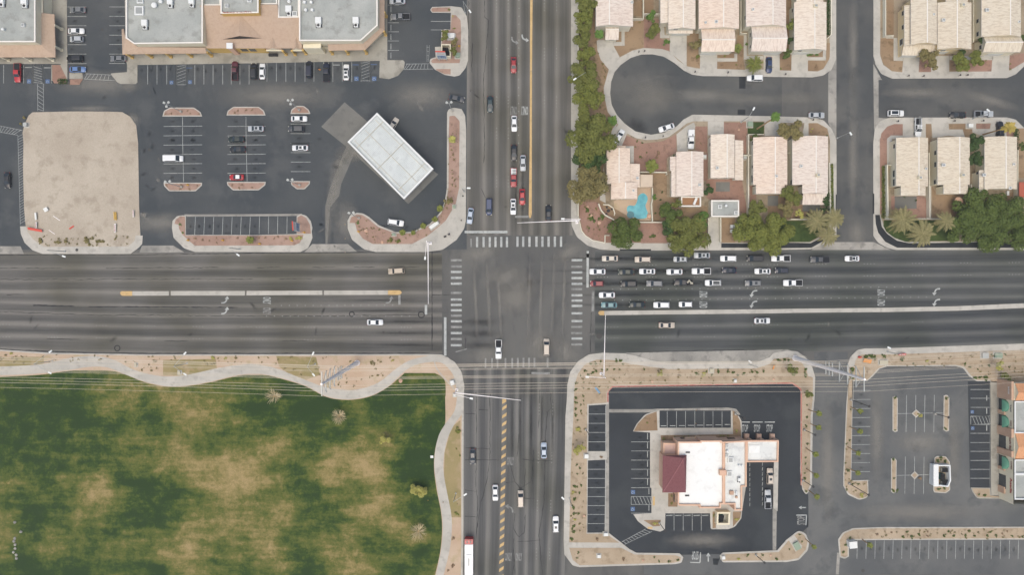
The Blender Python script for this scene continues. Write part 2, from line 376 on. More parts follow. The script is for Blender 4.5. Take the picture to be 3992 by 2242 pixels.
# north-east residential block with the cul-de-sac cut out of it
block('residential_block', ['@E 583,-800 583,1443 @G 583,900 590,980,40 640,1090,80 750,1180,80 880,1218,60 1080,1230 @H 60,1222 430,1215,60 600,1150,60 690,1085,20 693,800 690,0 @F 690,1400 640,1290,80 560,1205,60 430,1178 0,1165 @E 1800,1150,60 1710,1200 1640,1270,60 1520,1330,60 1385,1352 1230,1320,60 1120,1240 1040,1150,60 990,1050,60 975,940 985,820,60 1020,720,60 1080,650,60 1180,580,60 1290,545,40 1400,543,40 1510,565,60 1620,630 1720,710,60 1800,748,60 1900,762 2576,768 @F 0,770 450,775 560,755,60 640,700,60 688,590,60 688,-800'])
block('residential_block_right', ['@F 1062,-800 1062,560 1085,650,60 1140,740,60 1250,788,60 2400,782 2490,745,60 2600,640 3400,640 3400,-800', '@F 1060,1443 1075,1290,60 1130,1215,60 1220,1180 2400,1178 2490,1200,40 2620,1330 3400,1400 @H 3400,1222 1290,1222 1200,1200,60 1110,1150,80 1062,1080'])
# yards
yard('yard_soil', ['@E 830,-300 840,450 870,560 960,700 1075,573 1200,505 1310,480 1420,480 1500,492 1572,515 1650,600 1745,665 1840,686 2576,697 @F 0,697 500,716 560,690 620,590 628,-300',
  '@E 1045,1235 1150,1340 1230,1385 1330,1405 1450,1400 1560,1375 1680,1290 1740,1240 1810,1217 2576,1217 @F 0,1230 480,1235 560,1265 610,1330 625,1400 @H 628,900 560,1080 430,1143 0,1150 @G 1970,1150 1970,930 940,930 900,200 @E 1010,1330',
  '@F 1130,-300 1130,560 1160,650 1250,715 1350,725 2400,712 2480,680 2576,600 3200,500 3200,-300',
  '@F 1127,1443 1140,1340 1200,1270 1270,1245 2400,1235 2500,1300 3300,1400 @H 3300,1140 1400,1140 1270,1100 1160,960 1127,860'], gmat('yard_soil', c8(160,142,120), c8(176,158,134), .1, c8(128,112,90), .4, .2), .004)
yard('driveway', ['@E 840,400 1005,400 1010,460 1070,575 965,700 880,600 845,500', '@E 1575,330 1742,330 1742,665 1572,522', '@E 1878,510 2048,510 2048,692 1875,692', '@E 2515,505 @F 120,510 120,712 @E 2515,702', '@F 240,510 405,510 403,718 237,714', '@F 1365,548 1525,548 1515,728 1350,728', '@F 1640,560 1820,560 1820,722 1640,726', '@F 2260,505 2430,505 2420,716 2245,720',
  '@E 1088,215 1120,215 1120,458 1010,458 1010,420 1088,420', '@E 2050,583 2220,583 2220,540 2250,540 2250,616 2050,616', '@F 555,490 585,490 585,605 405,605 405,572 555,572', '@F 1264,380 1300,380 1310,570 1360,575 1355,610 1264,608', '@F 1825,562 2260,562 2260,602 1825,602', '@E 1475,380 1475,240 1515,240 1520,350 1570,352 1570,380', '@E 2315,345 2345,345 2345,560 2510,560 2510,595 2315,595',
  '@G 1640,60 1740,-20 1815,-60 1830,-20 1755,225 1650,232', '@G 1000,30 1060,-40 1150,40 1090,182 1000,182', '@G 1955,-70 2115,-70 2115,70 1955,70', '@Z 310,190 470,190 470,335 310,335', '@Z 712,200 752,200 752,335 690,335', '@K 210,100 450,112 450,262 210,262', '@K 508,100 690,115 690,235 520,262', '@K 690,172 835,172 860,260 690,235', '@K 935,100 975,110 975,168 1120,168 1130,110 1290,90 1290,252 1050,245 935,200', '@K 45,270 85,235 215,235 215,266 98,270 85,545 45,545',
  '@G 1130,178 1212,178 1212,350 1180,350 1175,215 1130,210', '@G 1970,895 2090,895 2090,1155 1965,1155', '@H 1600,560 1640,560 1640,905 1600,905', '@F 1190,365 1262,365 1262,385 1190,385'], m_conc, .0245)
yard('planting_strip', ['@E 660,-300 660,1443 @G 660,880 690,1020,30 720,1080,30 800,1130,40 930,1150 1970,1150 1970,930 1240,930 870,720 930,200 @E 945,1443 1000,1290 1045,1235 950,1125 915,960 910,880 960,700 880,570 840,450 835,-300'], m_brown)
yard('red_yard', ['@G 665,740 850,740 1020,920 1240,945 1240,1150 925,1148 800,1125,40 720,1075,30 695,1020 668,880', '@G 1280,950 1545,950 1550,1155 1285,1155', '@G 1115,60 1320,150,60 1500,130,60 1640,60 1640,240 1545,300 1540,440 1210,440 1212,180 1130,178 1090,178', '@G 1880,-20 1950,-20 1950,240 1880,240 1830,220 1830,-20',
  '@G 1940,245 2400,260 2350,60 2350,-60 2115,-60 2115,50 2225,120 2310,260 2300,530 2355,880 1940,700', '@G 2355,270 2400,280 2440,650 2440,880 2355,880', '@G 1910,250 1940,250 1940,530 1910,530'], m_red)
yard('front_yard', ['@E 1005,300 1085,280 1088,420 1005,420', '@E 1120,230 1310,195 1310,480 1200,505,60 1075,570 1010,460 1120,458', '@E 1745,330 1880,330 1878,686 1745,660', '@E 2048,625 2250,615 2250,590 2310,590 2330,700 2048,690', '@E 2050,540 2220,540 2220,583 2050,583', '@F 405,602 585,602 590,430 625,430 622,580,60 560,690,60 500,716 403,712', '@F 122,500 240,500 237,708 122,705', '@F 410,520 555,500 555,570 410,572',
  '@F 1190,-200 1265,-200 1265,345 1190,345', '@F 1130,385 1262,380 1262,608 1355,612 1350,725 1240,710,40 1160,640,40 1128,540'], m_brown)
yard('rose_yard', ['@E 1312,190 1475,190 1475,380 1572,440 1572,515 1500,490 1312,480', '@F 1995,605 2255,600 2245,716 1990,718', '@F 2430,560 2576,530 2576,620 2420,710', '@F 2095,1242 2235,1242 2232,1285 2200,1295 2092,1290', '@F 1355,1245 1360,1358 1240,1360 1198,1400 1198,1443 1125,1443 1140,1340,60 1200,1270,60 1270,1245', '@H 1125,100 1198,110 1200,370 1150,375 1145,860 1128,860',
  '@F 2400,1310 2480,1310 2480,1375 2400,1375', '@F 2295,1460 2480,1460 2480,1590 2295,1590', '@H 1240,680 1560,680 1600,720 1600,905 1240,905'], m_red)
yard('rose_yard', ['@F 1530,560 1640,560 1640,722 1515,722'], m_red)
yard('back_yard', ['@G 1405,440 1545,460 1545,690 1680,700 1950,790 1960,930 1500,935 1410,930', '@G 1210,440 1545,440 1545,470 1400,470', '@H 0,660 170,660 250,640 350,600 350,770 560,850 640,915 235,915 0,900', '@H 1650,580 1700,670 2040,660 2060,700 2480,640 2500,900 1650,900', '@E 1210,-50 1300,-50 1300,160 1210,160', '@E 1320,-50 1410,-50 1410,130 1320,130', '@E 2270,280 2340,400 2330,590 2250,590 2240,430', '@F 185,-50 265,-50 265,500 185,500', '@G 2090,900 2230,900 2230,1150 2090,1150', '@H 205,250 245,250 245,560 205,560', '@H 2500,0 2576,0 2576,500 2500,500'], m_brown)
yard('lawn', ['@F 598,-200 628,-200 632,350 600,350'], m_lawn)
yard('lawn', ['@E 2355,1225 2518,1225 2518,1342 2355,1342', '@H 20,930 640,925 560,1060 420,1143 20,1143', '@H 1150,375 1198,378 1205,905 1150,905', '@H 1165,925 1900,925 1900,1130 1380,1140 1270,1100,60 1190,1040,40 1160,980', '@H 638,355 658,355 665,860 645,860', '@G 2095,980 2228,980 2228,1125 2095,1125', '@F 2480,1290 2530,1320 2530,1560 2480,1560'], m_lawn)
yard('dry_yard', ['@F 1820,1245 1985,1245 1985,1280 2055,1295 2055,1440 1960,1400 1955,1300 1820,1300', '@F 1587,1245 1642,1248 1645,1443 1587,1443', '@F 410,1240 500,1235 600,1290 615,1400 480,1400 410,1340', '@F 1830,600 1985,600 1985,716 1825,716', '@E 2380,1350 2490,1350 2490,1420 2380,1420'], m_brown)
yard('pool_deck', ['@G 1010,735 1245,590 1400,590 1400,935 1030,935'], m_rose)
yard('patio', ['@H 1275,685 1495,685 1495,808 1275,808', '@H 0,675 105,675 105,780 0,780', '@H 350,765 525,765 525,835 350,835', '@G 2035,540 2175,540 2175,635 2035,635'], m_slabc, .0262)
yard('dark_sidewalk', ['@H 60,1205 90,1150 300,1150 430,1155 540,1100 560,1130 440,1200', '@H 1080,870 1125,870 1145,990 1200,1060 1300,1130 1420,1155 2576,1140 3200,1140 3200,1200 1300,1200 1180,1140 1110,1050 1085,960', '@H 683,665 692,665 692,860 683,860', '@H 1056,655 1070,655 1070,860 1056,860', '@G 1070,1214 1385,1214 1385,1230 1070,1230', '@G 2090,1155 2400,1160 2400,1200 2090,1200'], m_patch, .02)

# medians
def median(specs, mats=None):
    b = MB()
    for s, mi in specs: b.prism(pl(s), -.02, .17, mi)
    return struct(b.build('median', [m_conc, m_yel]))
median([('@I 1206,370,25 1220,349,20 1330,349 1330,395 1225,395,20', 1), ('@I 1332,349 1698,349 1698,393 1332,394', 0)])
median([('@I 1718,347 2460,346 2460,391 1718,392', 0)]); median([('@I 2480,346 2576,346 @J 662,343 662,386 -100,390', 0)])
median([('@J 680,343 1320,340 1320,385 680,387', 0), ('@J 1322,340 1440,340,20 1463,362,20 1440,385,20 1322,385', 1)])
median([('@L 852,568,20 870,547,20 915,547 915,590 870,590,20', 1), ('@L 917,547 2576,530 @M 400,524 1200,515 1900,500 2576,470 3000,440 3000,485 2576,517 1900,545 1200,558 300,566 @L 2576,572 1600,582 917,590', 0)])
median([('@E 176,-500 200,-500 196,0 190,708 170,708 172,0', 1)])
median([('@E 170,714 190,714 188,1443 @G 188,860 178,900,10 165,902,10 158,870 168,144', 1)])

# ---------------------------------------------------------------- park side (south-west)
block('park_kerb', ['@I -800,920 0,935 500,968 1500,984 2576,984 @J 1740,982 1860,985,40 1990,1060,80 2060,1160,80 2087,1300 @O 990,100 988,1200 975,1800 -3000,1800 @I -800,1600'], m_conc)
yard('park_gravel', ['@I -800,935 0,950 500,982 1500,998 2576,998 @J 1740,996 1850,1000,40 1975,1070,80 2045,1165,80 2070,1300 @O 975,100 972,1200 962,1800 700,1800 @J 1700,1700 @I -800,1700'], m_rose)
sheet('park_verge', ['@I 0,1010 445,1010 445,1100 0,1110', '@I 1640,1040 2170,1030 2180,1135 1840,1200 1640,1195', '@J 200,1000 600,1010 640,1190 500,1240 330,1180 230,1110'], ZK+.022, m_dry)
sheet('park_verge', ['@O 915,310 965,270 970,1010 900,1010 870,850 840,700 845,520 880,380'], ZK+.023, m_dry)
# meandering path
yard('park_path', [smooth(pts('@I -300,1100 0,1105 400,1085 700,1020 950,1000 1150,1040 1350,1140 1600,1200 1850,1195 2200,1120 2450,1085 @J 0,1085 200,1125 450,1225 680,1310 850,1338 1020,1335 1220,1270 1400,1130 1550,1040 1750,993')) +
   smooth(pts('@J 1920,1012 2025,1110 2070,1230 2085,1340 @O 988,60 980,210 920,300 865,420 838,560 840,690 870,850 895,980 900,1100 885,1250 850,1400 800,1600')) +
   smooth(pts('@O 740,1600 780,1440 820,1250 832,1080 820,950 790,800 770,650 772,520 800,390 850,300 920,200 940,80 @J 2010,1340 1990,1230 1950,1150 1870,1075 1760,1060 1600,1090 1480,1160 1330,1300 1170,1390 1000,1430 830,1430 680,1395 500,1300 300,1235 120,1190 0,1180 @I 2400,1190 2100,1260 1850,1300 1650,1300 1450,1255 1250,1180 1080,1115 900,1110 700,1140 400,1175 0,1195 -300,1200'))], m_conc, .03)
yard('park_curb_strip', [smooth(pts('@J 1782,1055 1800,1120 1860,1200 1990,1345')) + smooth(pts('@J 1998,1340 1870,1195 1812,1115 1793,1055'))] , m_conc, .035)
GR = ['33343334556655443333344433333333','32222235563665444334222243222223','21111136552466664222211135222342','22221122232355644322211333333223','22222433354464334444544226453212',
      '22232333444466455466543675663111','33222323344667787764335768841122','55425567111236777875324755752222','32343477522223576644432543574223','42123553332234445556633347764223',
      '53133554212247566656643345566433','64345333455456555566344454345643','51464334443767535466324665334223','31111123332166544245422566532344']
def dry(nx, ny):
    gx = min(30.999, max(0, nx/55-.5)); gy = min(12.999, max(0, (ny-1445)/57-.5)); i = int(gx); j = int(gy); a = gx-i; c = gy-j
    g = lambda r, q: int(GR[r][q])
    return ((g(j,i)*(1-a)+g(j,i+1)*a)*(1-c)+(g(j+1,i)*(1-a)+g(j+1,i+1)*a)*c)/9
def lawn():
    edge = [P('I', -700, 1215)] + [p for p in smooth(pts('@I 0,1210 400,1190 700,1150 950,1145 1180,1160 1450,1262 1650,1306 1850,1306 2100,1268 2400,1198 @J 0,1190 120,1197 300,1243 500,1308 680,1403 830,1438 1000,1437 1170,1397 1330,1307 1410,1240 1480,1180 1500,1172 1790,1172')) ]+\
        [p for p in smooth(pts('@J 1850,1200 1895,1260 1900,1400 @O 850,100 848,310 798,400 770,520 766,650 785,800 815,950 826,1080 815,1250 775,1440 735,1600 700,1800'))]
    poly = edge + [P('O', -3000, 1800)] + [P('I', -700, 1600)]
    b = bmesh.new(); bnd = poly
    x0 = min(p[0] for p in bnd); x1 = max(p[0] for p in bnd); y0 = min(p[1] for p in bnd); y1 = max(p[1] for p in bnd)
    vs = [b.verts.new((p[0], p[1], 0)) for p in bnd]
    for tri in tessellate_polygon([[Vector((p[0], p[1], 0)) for p in bnd]]):
        try: b.faces.new([vs[i] for i in tri])
        except Exception: pass
    for k in range(1, int((x1-x0)/2.1)):
        bmesh.ops.bisect_plane(b, geom=b.verts[:]+b.edges[:]+b.faces[:], plane_co=(x0+k*2.1, 0, 0), plane_no=(1, 0, 0))
    for k in range(1, int((y1-y0)/2.2)):
        bmesh.ops.bisect_plane(b, geom=b.verts[:]+b.edges[:]+b.faces[:], plane_co=(0, y0+k*2.2, 0), plane_no=(0, 1, 0))
    for f in b.faces:
        if f.normal.z < 0: f.normal_flip()
    me = bpy.data.meshes.new('park_lawn'); b.to_mesh(me); b.free()
    at = me.attributes.new('dryness', 'FLOAT', 'POINT')
    for i, v in enumerate(me.vertices):
        at.data[i].value = dry(v.co.x/K+1996, 1121-v.co.y/K)
    m, t, bs = nmat('patchy_park_grass'); p = pos(t)
    a = t.nodes.new('ShaderNodeAttribute'); a.attribute_name = 'dryness'
    n1 = noise(t, p, .24, 9, .74, .25); n2 = noise(t, scalev(t, p, (.35, 1, 1)), .55, 4, .6); n3 = noise(t, p, 1.6, 3, .6)
    mp = t.nodes.new('ShaderNodeMapping'); mp.inputs['Rotation'].default_value = (0, 0, .75); mp.inputs['Scale'].default_value = (.22, 1.1, 1); t.links.new(p, mp.inputs['Vector']); n5 = noise(t, mp.outputs[0], .3, 6, .65)
    n4 = noise(t, scalev(t, p, (.06, 1, 1)), .9, 4, .6); wv = noise(t, scalev(t, p, (.02, 1, 1)), .35, 1)
    f = mth(t, 'ADD', mth(t, 'MULTIPLY', a.outputs['Fac'], .95), mth(t, 'MULTIPLY', mth(t, 'SUBTRACT', n1, .5), 1.15))
    f = mth(t, 'ADD', f, mth(t, 'MULTIPLY', mth(t, 'SUBTRACT', n2, .5), .25))
    f = mth(t, 'ADD', f, mth(t, 'MULTIPLY', mth(t, 'SUBTRACT', n4, .5), .16))
    f = mth(t, 'ADD', f, mth(t, 'MULTIPLY', mth(t, 'SUBTRACT', n3, .5), .35)); f = mth(t, 'ADD', f, mth(t, 'MULTIPLY', mth(t, 'SUBTRACT', n5, .5), .7))
    f = mth(t, 'ADD', mth(t, 'MULTIPLY', mth(t, 'SUBTRACT', f, .42), 1.25), .37)
    cr = t.nodes.new('ShaderNodeValToRGB'); e = cr.color_ramp.elements
    e[0].position = .05; e[0].color = c8(50,72,38); e[1].position = .95; e[1].color = c8(172,148,100)
    for q, c in ((.2, c8(64,86,38)), (.38, c8(94,104,46)), (.54, c8(116,114,58)), (.72, c8(148,132,80))):
        z = e.new(q); z.color = c
    t.links.new(f, cr.inputs[0])
    g = remap(t, noise(t, p, 5, 3, .75), .25, .75, .76, 1.24)
    cm = t.nodes.new('ShaderNodeVectorMath'); cm.operation = 'SCALE'; t.links.new(cr.outputs[0], cm.inputs[0]); t.links.new(g, cm.inputs['Scale'])
    t.links.new(cm.outputs[0], bs.inputs['Base Color']); bs.inputs['Roughness'].default_value = .95; bs.inputs['Specular IOR Level'].default_value = .1
    me.materials.append(m); o = bpy.data.objects.new('park_lawn', me); C.objects.link(o); o.location.z = ZK+.026; struct(o)
lawn()

# ---------------------------------------------------------------- restaurant and shopping blocks (south-east)
block('restaurant_border', ['@L 540,1443 545,1290 575,1160,60 650,1055,80 760,985,80 900,968 1120,975 1240,1000,60 1380,1040 1560,1072 2450,1062,60 2576,1012 @M 60,968,40 200,946 300,955,40 400,1030,60 450,1120,60 478,1215 470,1443 @Q 1790,300 1785,800 1745,875,30 1715,830,20 1700,700 1703,110,40 1640,68,30 350,92 318,125,30 318,215 175,225 172,555 300,555 308,575,20 305,615 170,622 165,1143 318,1143 470,1262 520,1288,20 830,1292,15 857,1320 845,1360,20 800,1370 110,1392 60,1380,40 0,1300 -5,1200 8,300'])
yard('restaurant_border_gravel', ['@L 612,1443 618,1290 650,1180,60 720,1085,60 840,1035,40 1000,1040 1180,1080 1350,1105 1560,1132 2440,1125 2576,1080 @M 60,1030 200,1015 330,1050 385,1130,40 410,1205 455,1215 452,1443 @Q 1775,300 1770,800 1745,865,15 1718,815,20 1712,700 1712,110,40 1650,60 350,80 305,125,30 305,205 165,215 160,1150 300,1150 395,1215 35,1213 45,700 65,300 72,80'], m_tan)
yard('restaurant_border_gravel', ['@Q 35,1252 410,1252 505,1300 800,1305 840,1320 835,1348 790,1360 110,1378 60,1340'], m_tan, .016)
yard('red_kerb', ['@Q 1703,110,40 1640,68,30 350,92 318,125,30 318,200 308,200 308,125,30 345,84 1645,58,30 1712,105,40 1712,800 1703,800'], m_redp, .02)
block('restaurant_border_east', ['@Q 1120,1310 1140,1287,20 1535,1270 1600,1195 1690,1125,40 1740,1150,40 1765,1210 1755,1270,40 1690,1340,40 1600,1355 1140,1357,20'])
yard('east_border_gravel', ['@Q 1132,1315 1150,1298 1545,1282 1612,1203 1690,1138,30 1730,1160,30 1752,1210 1742,1262,30 1685,1328,30 1600,1343 1145,1345'], m_tan)
block('restaurant_island', ['@Q 495,412 520,360 580,290,60 670,263 1200,262 1245,275,20 1278,340,20 1282,470 1310,480 1310,800 1280,990 1275,1040 1230,1100,40 1180,1118 1055,1118,15 1050,1003 728,1003 725,1120,15 690,1135,15 600,1115,60 530,1060,40 497,1010 628,1003 628,820 618,818 618,420'])
b = MB(); b.prism(rectp('Q', 686, 262, 1200, 386), ZK-.1, ZK+.012); struct(b.build('parking_bay_asphalt', m_lot2))
yard('island_gravel', ['@Q 500,410 530,355 590,295 665,268 672,405', '@Q 1216,262 1240,280 1268,340 1275,455 1216,455 1216,430 1212,262', '@Q 695,440 1216,432 1275,465 1275,475 1000,475 830,490 820,590 700,590', '@Q 570,1052 695,1050 690,1095 640,1098', '@Q 1068,990 1092,990 1092,1108 1068,1112', '@Q 1215,990 1275,990 1268,1040,20 1215,1100', '@Q 748,858 815,858 815,955 748,955'], m_brown)
block('lot_strip', ['@R 370,130 400,130 388,815 500,812 505,930,40 440,945,40 365,910,40 335,850,20 335,780 355,300', '@R 310,1330 300,1210 330,1165,40 400,1135,40 560,1128 1800,1125 1800,1210 372,1215 372,1325 345,1340,20'])
yard('lot_strip_gravel', ['@R 372,135 395,135 384,820 495,818 498,925,40 440,938,40 370,900,40 342,850 342,780 362,300', '@R 318,1320 310,1215 340,1170,40 405,1143,40 560,1136 1800,1133 1800,1202 364,1207 364,1320 345,1330'], m_tan)
block('verge_strip', ['@M 805,1200 800,1100 830,1010,60 900,940,60 980,925 1220,922 2576,875 3000,855 3000,1300 2240,1262 2240,1250 2100,1255,40 2020,1200,40 1960,1120,60 1880,1100 1200,1105,40 1120,1130 1060,1200,60 1000,1250 860,1255 860,1443 805,1443'])
yard('verge_gravel', ['@M 818,1195 815,1110 868,1105 885,1030,60 940,985,40 1100,985 1220,985 2400,945 3000,920 3000,1290 2245,1255 2235,1240 2100,1245,40 2035,1190,40 1975,1110,60 1890,1090 1190,1095,40 1110,1125 1050,1190,60 1000,1240 830,1245'], m_tan)
for s in ['@R 665,255 685,245,15 700,265 698,485 680,490,8 665,480', '@R 1008,245 1030,240,12 1045,260 1043,480 1025,488,8 1005,475', '@R 655,670 675,660,10 692,680 690,890 672,903,8 655,890', '@R 945,665 960,652,15 1020,652,15 1048,690 1050,880,15 1020,900 945,895 938,880']:
    block('lot_island', [s]); yard('lot_island_gravel', [inset(pl(s), .25)], m_tan)
for s in ['@R 793,366 823,338 853,366 823,394', '@R 785,780 813,752 841,780 813,808']:
    block('diamond_island', [s]); yard('diamond_gravel', [inset(pl(s), .3)], m_tan)
block('shop_walk', ['@R 1320,140 1420,140 1420,915 1325,915', '@R 1190,862 1320,865 1322,915 1470,940 1230,935,30 1200,890'], m_walk)
yard('shop_planter', ['@R 1200,868 1314,870 1316,915 1440,930 1235,928,25 1208,892'], m_tan)

# ---------------------------------------------------------------- painted markings (one sheet of paint each)
ZM = .034
mk = MB()   # mats: 0 white 1 worn white 2 yellow 3 blue
def L(f, x0, y0, x1, y1, w_=.12, mi=0): mk.line(f, x0, y0, x1, y1, w_, ZM, mi)
def hatch(a0, a1, b0, b1, n, f, w_=.1, shift=1.0):
    """parallel strokes from edge a to edge b"""
    for i in range(n):
        s = (i+.5)/n; t = min(1, max(0, (i+.5+shift)/n))
        L(f, a0[0]+(a1[0]-a0[0])*s, a0[1]+(a1[1]-a0[1])*s, b0[0]+(b1[0]-b0[0])*t, b0[1]+(b1[1]-b0[1])*t, w_)
    L(f, *a0, *a1, w_); L(f, *b0, *b1, w_)
for y in (66,162,255,350,445,540,636): L('A', 670, y, 868, y); 
for y in (66,160,255,350,443,540,634): L('A', 1098, y, 1255, y)
for x in (37,238,335,428,518): L('A', x, 650, x, 835)
for x in (1483,1577,1675,1775,1868,1957,2048,2140,2237,2323,2410,2502): L('A', x, 652, x, 845)
for x in (105,200,295,388,487,577,672,767,862,957,1050,1138): L('B', x, 622, x, 818)
hatch((335,652),(335,835),(428,652),(428,835),7,'A'); hatch((378,838),(380,1112),(436,838),(438,1112),7,'A')
hatch((860,738),(1115,750),(850,792),(1150,806),7,'A',.1,-1); hatch((1775,650),(1775,848),(1868,650),(1868,848),6,'A',.1,-1); L('A',1775,848,1868,848)
hatch((1050,615),(1050,808),(1138,615),(1138,808),6,'B',.1,-1); L('B',1050,808,1138,808)
hatch((1500,640),(1735,637),(1480,695),(1775,690),8,'B',.1,-1); hatch((1712,450),(1712,618),(1737,450),(1728,618),4,'B',.08,0)
hatch((0,1262),(225,1308),(0,1325),(178,1355),7,'A',.1,-1)
hatch((180,70),(205,970),(240,40),(252,940),33,'C',.09,0)
for cx0, cx1, cc, ys in ((1643,2030,(1833,1838),None),(2285,2668,(2470,2476),None)):
    for y in (1268,1362): L('A', cx0, y, cx1, y-4)
    for y in (168,262,357,452): L('C', cx0, y, cx1, y-4)
    L('A', cc[0], 1172, cc[0]+2, 1443); L('C', cc[0]+2, 155, cc[1]+6, 540)
for y in (1243,1340,1437): L('B', 342, y, 542, y)
for y in (149,243,338,434): L('D', 345, y, 542, y)
for x in (1963,2055,2147,2240,2332,2423,2514): L('C', x, 890, x-8, 1068)
for x in (30,122,214,308): L('D', x, 885, x-3, 1060)
for x in (1350,): 
    for y0 in (60,150,245,340,435,525): L('B', x, y0, x, y0+58, .16)
for y in (48,225,316,408,503): L('B', 1318, y, 1430, y)
for y in (211,297): L('B', 1750, y, 1955, y)
L('B',1955,125,1955,297)
for f, x, y in (('A',285,675),('A',475,678),('B',803,650)): L(f, x-35, y, x+35, y, .2)
for f, x, y in (('A',1900,680),('B',995,648),('B',1178,645)): L(f, x-32, y, x+32, y, .18, 3)
def hc(f, x, y, s=36):
    k = s/2; mk.sheet(rectp(f, x-k, y-k, x+k, y+k), ZM-.004, 3)
    pt = lambda a, c: P(f, x+a*k, y+c*k)
    mk.ribbon([pt(-.1,-.75), pt(-.1,-.1), pt(.45,-.1), pt(.6,.5)], .09, ZM, 0)
    mk.ribbon([pt(-.1+.55*math.cos(q), .3+.5*math.sin(q)) for q in [a*.5+1 for a in range(0,10)]], .08, ZM, 0)
for f, x, y, s in (('A',292,815,40),('A',478,815,40),('A',1722,826,36),('A',1908,822,36),('B',1003,788,42),('B',1182,788,42),('Q',495,851,30),('Q',493,973,30),('R',1200,355,22),('R',1203,465,22)): hc(f, x, y, s)
# crosswalks and stop lines
for y in (38,155,215,273,433,487,541,652,770,893): L('J', 1952, y, 2060, y, .66, 1 if y in (38,) else 0)
for y in (100,365,595,710,830): L('J', 1952, y, 2060, y, .66, 1)
for y in (37,160,217,275,390,443,497,572,650,825): L('L', 588, y, 696, y, .66, 0)
for y in (103,328,708,770,885): L('L', 585, y, 694, y, .6, 1)
for x in (2215,2280,2342,2400,2458,2515): L('D', x, 1092, x, 1194, .64)
L('D', 2155, 1110, 2155, 1194, .4, 1)
for x in (45,102,165,235,295,357,420,482): L('G', x, 1088, x, 1190, .66)
for x in (2300,2365,2420,2500,2568): L('J', x, 1022, x, 1120, .5, 1)
for x in (48,105,160,215,347): L('L', x, 1020, x, 1115, .55, 1)
L('D',2090,1042,2520,1042,.75); L('G',20,888,160,888,.7,1); L('J',1895,612,1895,998,.75); L('J',1702,488,1702,585,.75); L('J',1435,388,1435,485,.7,1)
L('G',750,1232,750,1300,.7); L('L',750,-30,748,312,.7); L('L',804,350,800,552,.7,1); L('L',185,1172,370,1176,.6,1); L('J',2110,930,2000,960,.3,1)
# lane dots
def dots(f, x0, y0, x1, y1, every, grp, gap, s=.2):
    a = Vector(P(f, x0, y0)); c = Vector(P(f, x1, y1)); ln = (c-a).length; u = (c-a)/ln; t = 0
    while t < ln:
        for k in range(grp):
            q = a+u*(t+k*gap); mk.sheet([(q.x-s/2,q.y-s/2),(q.x+s/2,q.y-s/2),(q.x+s/2,q.y+s/2),(q.x-s/2,q.y+s/2)], ZM, 0)
        t += every
for y in (710,833): dots('I', 0, y-25, 2576, y, 14.6, 4, .95, .16); dots('J', 0, y+3, 1700, y+3, 14.6, 4, .95, .16)
for y0, y1, y2 in ((90,70,60),(208,192,180)): dots('L', 850, y0, 2576, y1+8, 14.6, 4, 1, .17); dots('M', 0, y1+12, 2576, y2, 14.6, 4, 1, .17)
dots('L',1000,330,2576,318,2.4,1,1); dots('L',1020,440,2576,425,2.4,1,1); dots('M',0,318,1500,306,2.4,1,1); dots('M',0,424,1650,408,2.4,1,1)
dots('L',950,712,2576,690,14.6,4,1,.15); dots('L',950,820,2576,800,14.6,4,1,.15); dots('M',0,688,2400,640,14.6,4,1,.15); dots('J',250,493,1440,490,2.4,1,1); dots('J',100,600,1600,600,2.4,1,1)
for x in (2412,2528): dots('B', x, 0, x, 1443, 14.6, 4, 1, .17); dots('D', x, 0, x, 900, 14.6, 4, 1, .17)
dots('E',60,0,55,1443,2.4,1,1); 
for x in (314,437): dots('E', x, 0, x, 1443, 14.6, 4, 1, .17)
dots('O',1565,150,1540,1447,14.6,4,1,.17); dots('O',1668,150,1640,1447,14.6,4,1,.17)
# turn arrows
def arrow(f, x, y, ang, left=1, s=1.0, mi=0):
    c = Vector(P(f, x, y)); ca, sa = math.cos(ang), math.sin(ang)
    T = lambda u, v: (c.x+(u*ca-v*left*sa)*s, c.y+(u*sa+v*left*ca)*s)
    mk.ribbon([T(-1.15,-.75),T(-.5,-.7),T(0,-.45),T(.3,.1),T(.4,.45)], .38*s, ZM, mi)
    mk.sheet([T(-.25,.3),T(1.0,.35),T(.5,1.15)], ZM, mi)
for f, x, y in (('I',2265,440),('I',2265,548)): arrow(f, x, y, 0, 1, 1.1)
arrow('J',1340,440,0,1,1.1,1)
for f, x, y in (('L',2410,370),('L',2410,478),('M',1690,352),('M',1690,460)): arrow(f, x, y, math.pi, 1, 1.1)
arrow('E',118,385,-math.pi/2,1,1.1); arrow('E',15,410,-math.pi/2,1,1.1,1); arrow('O',1340,940,math.pi/2,1,1.2,1)
def sarrow(f, x, y, ang, s=1.0):
    c = Vector(P(f, x, y)); ca, sa = math.cos(ang), math.sin(ang); T = lambda u, v: (c.x+(u*ca-v*sa)*s, c.y+(u*sa+v*ca)*s)
    mk.ribbon([T(-1.2,0),T(.4,0)], .35*s, ZM, 0); mk.sheet([T(.3,-.6),T(1.3,0),T(.3,.6)], ZM, 0)
sarrow('Q',1717,962,math.pi,.9); sarrow('Q',1038,1322,math.pi/2,1.1)
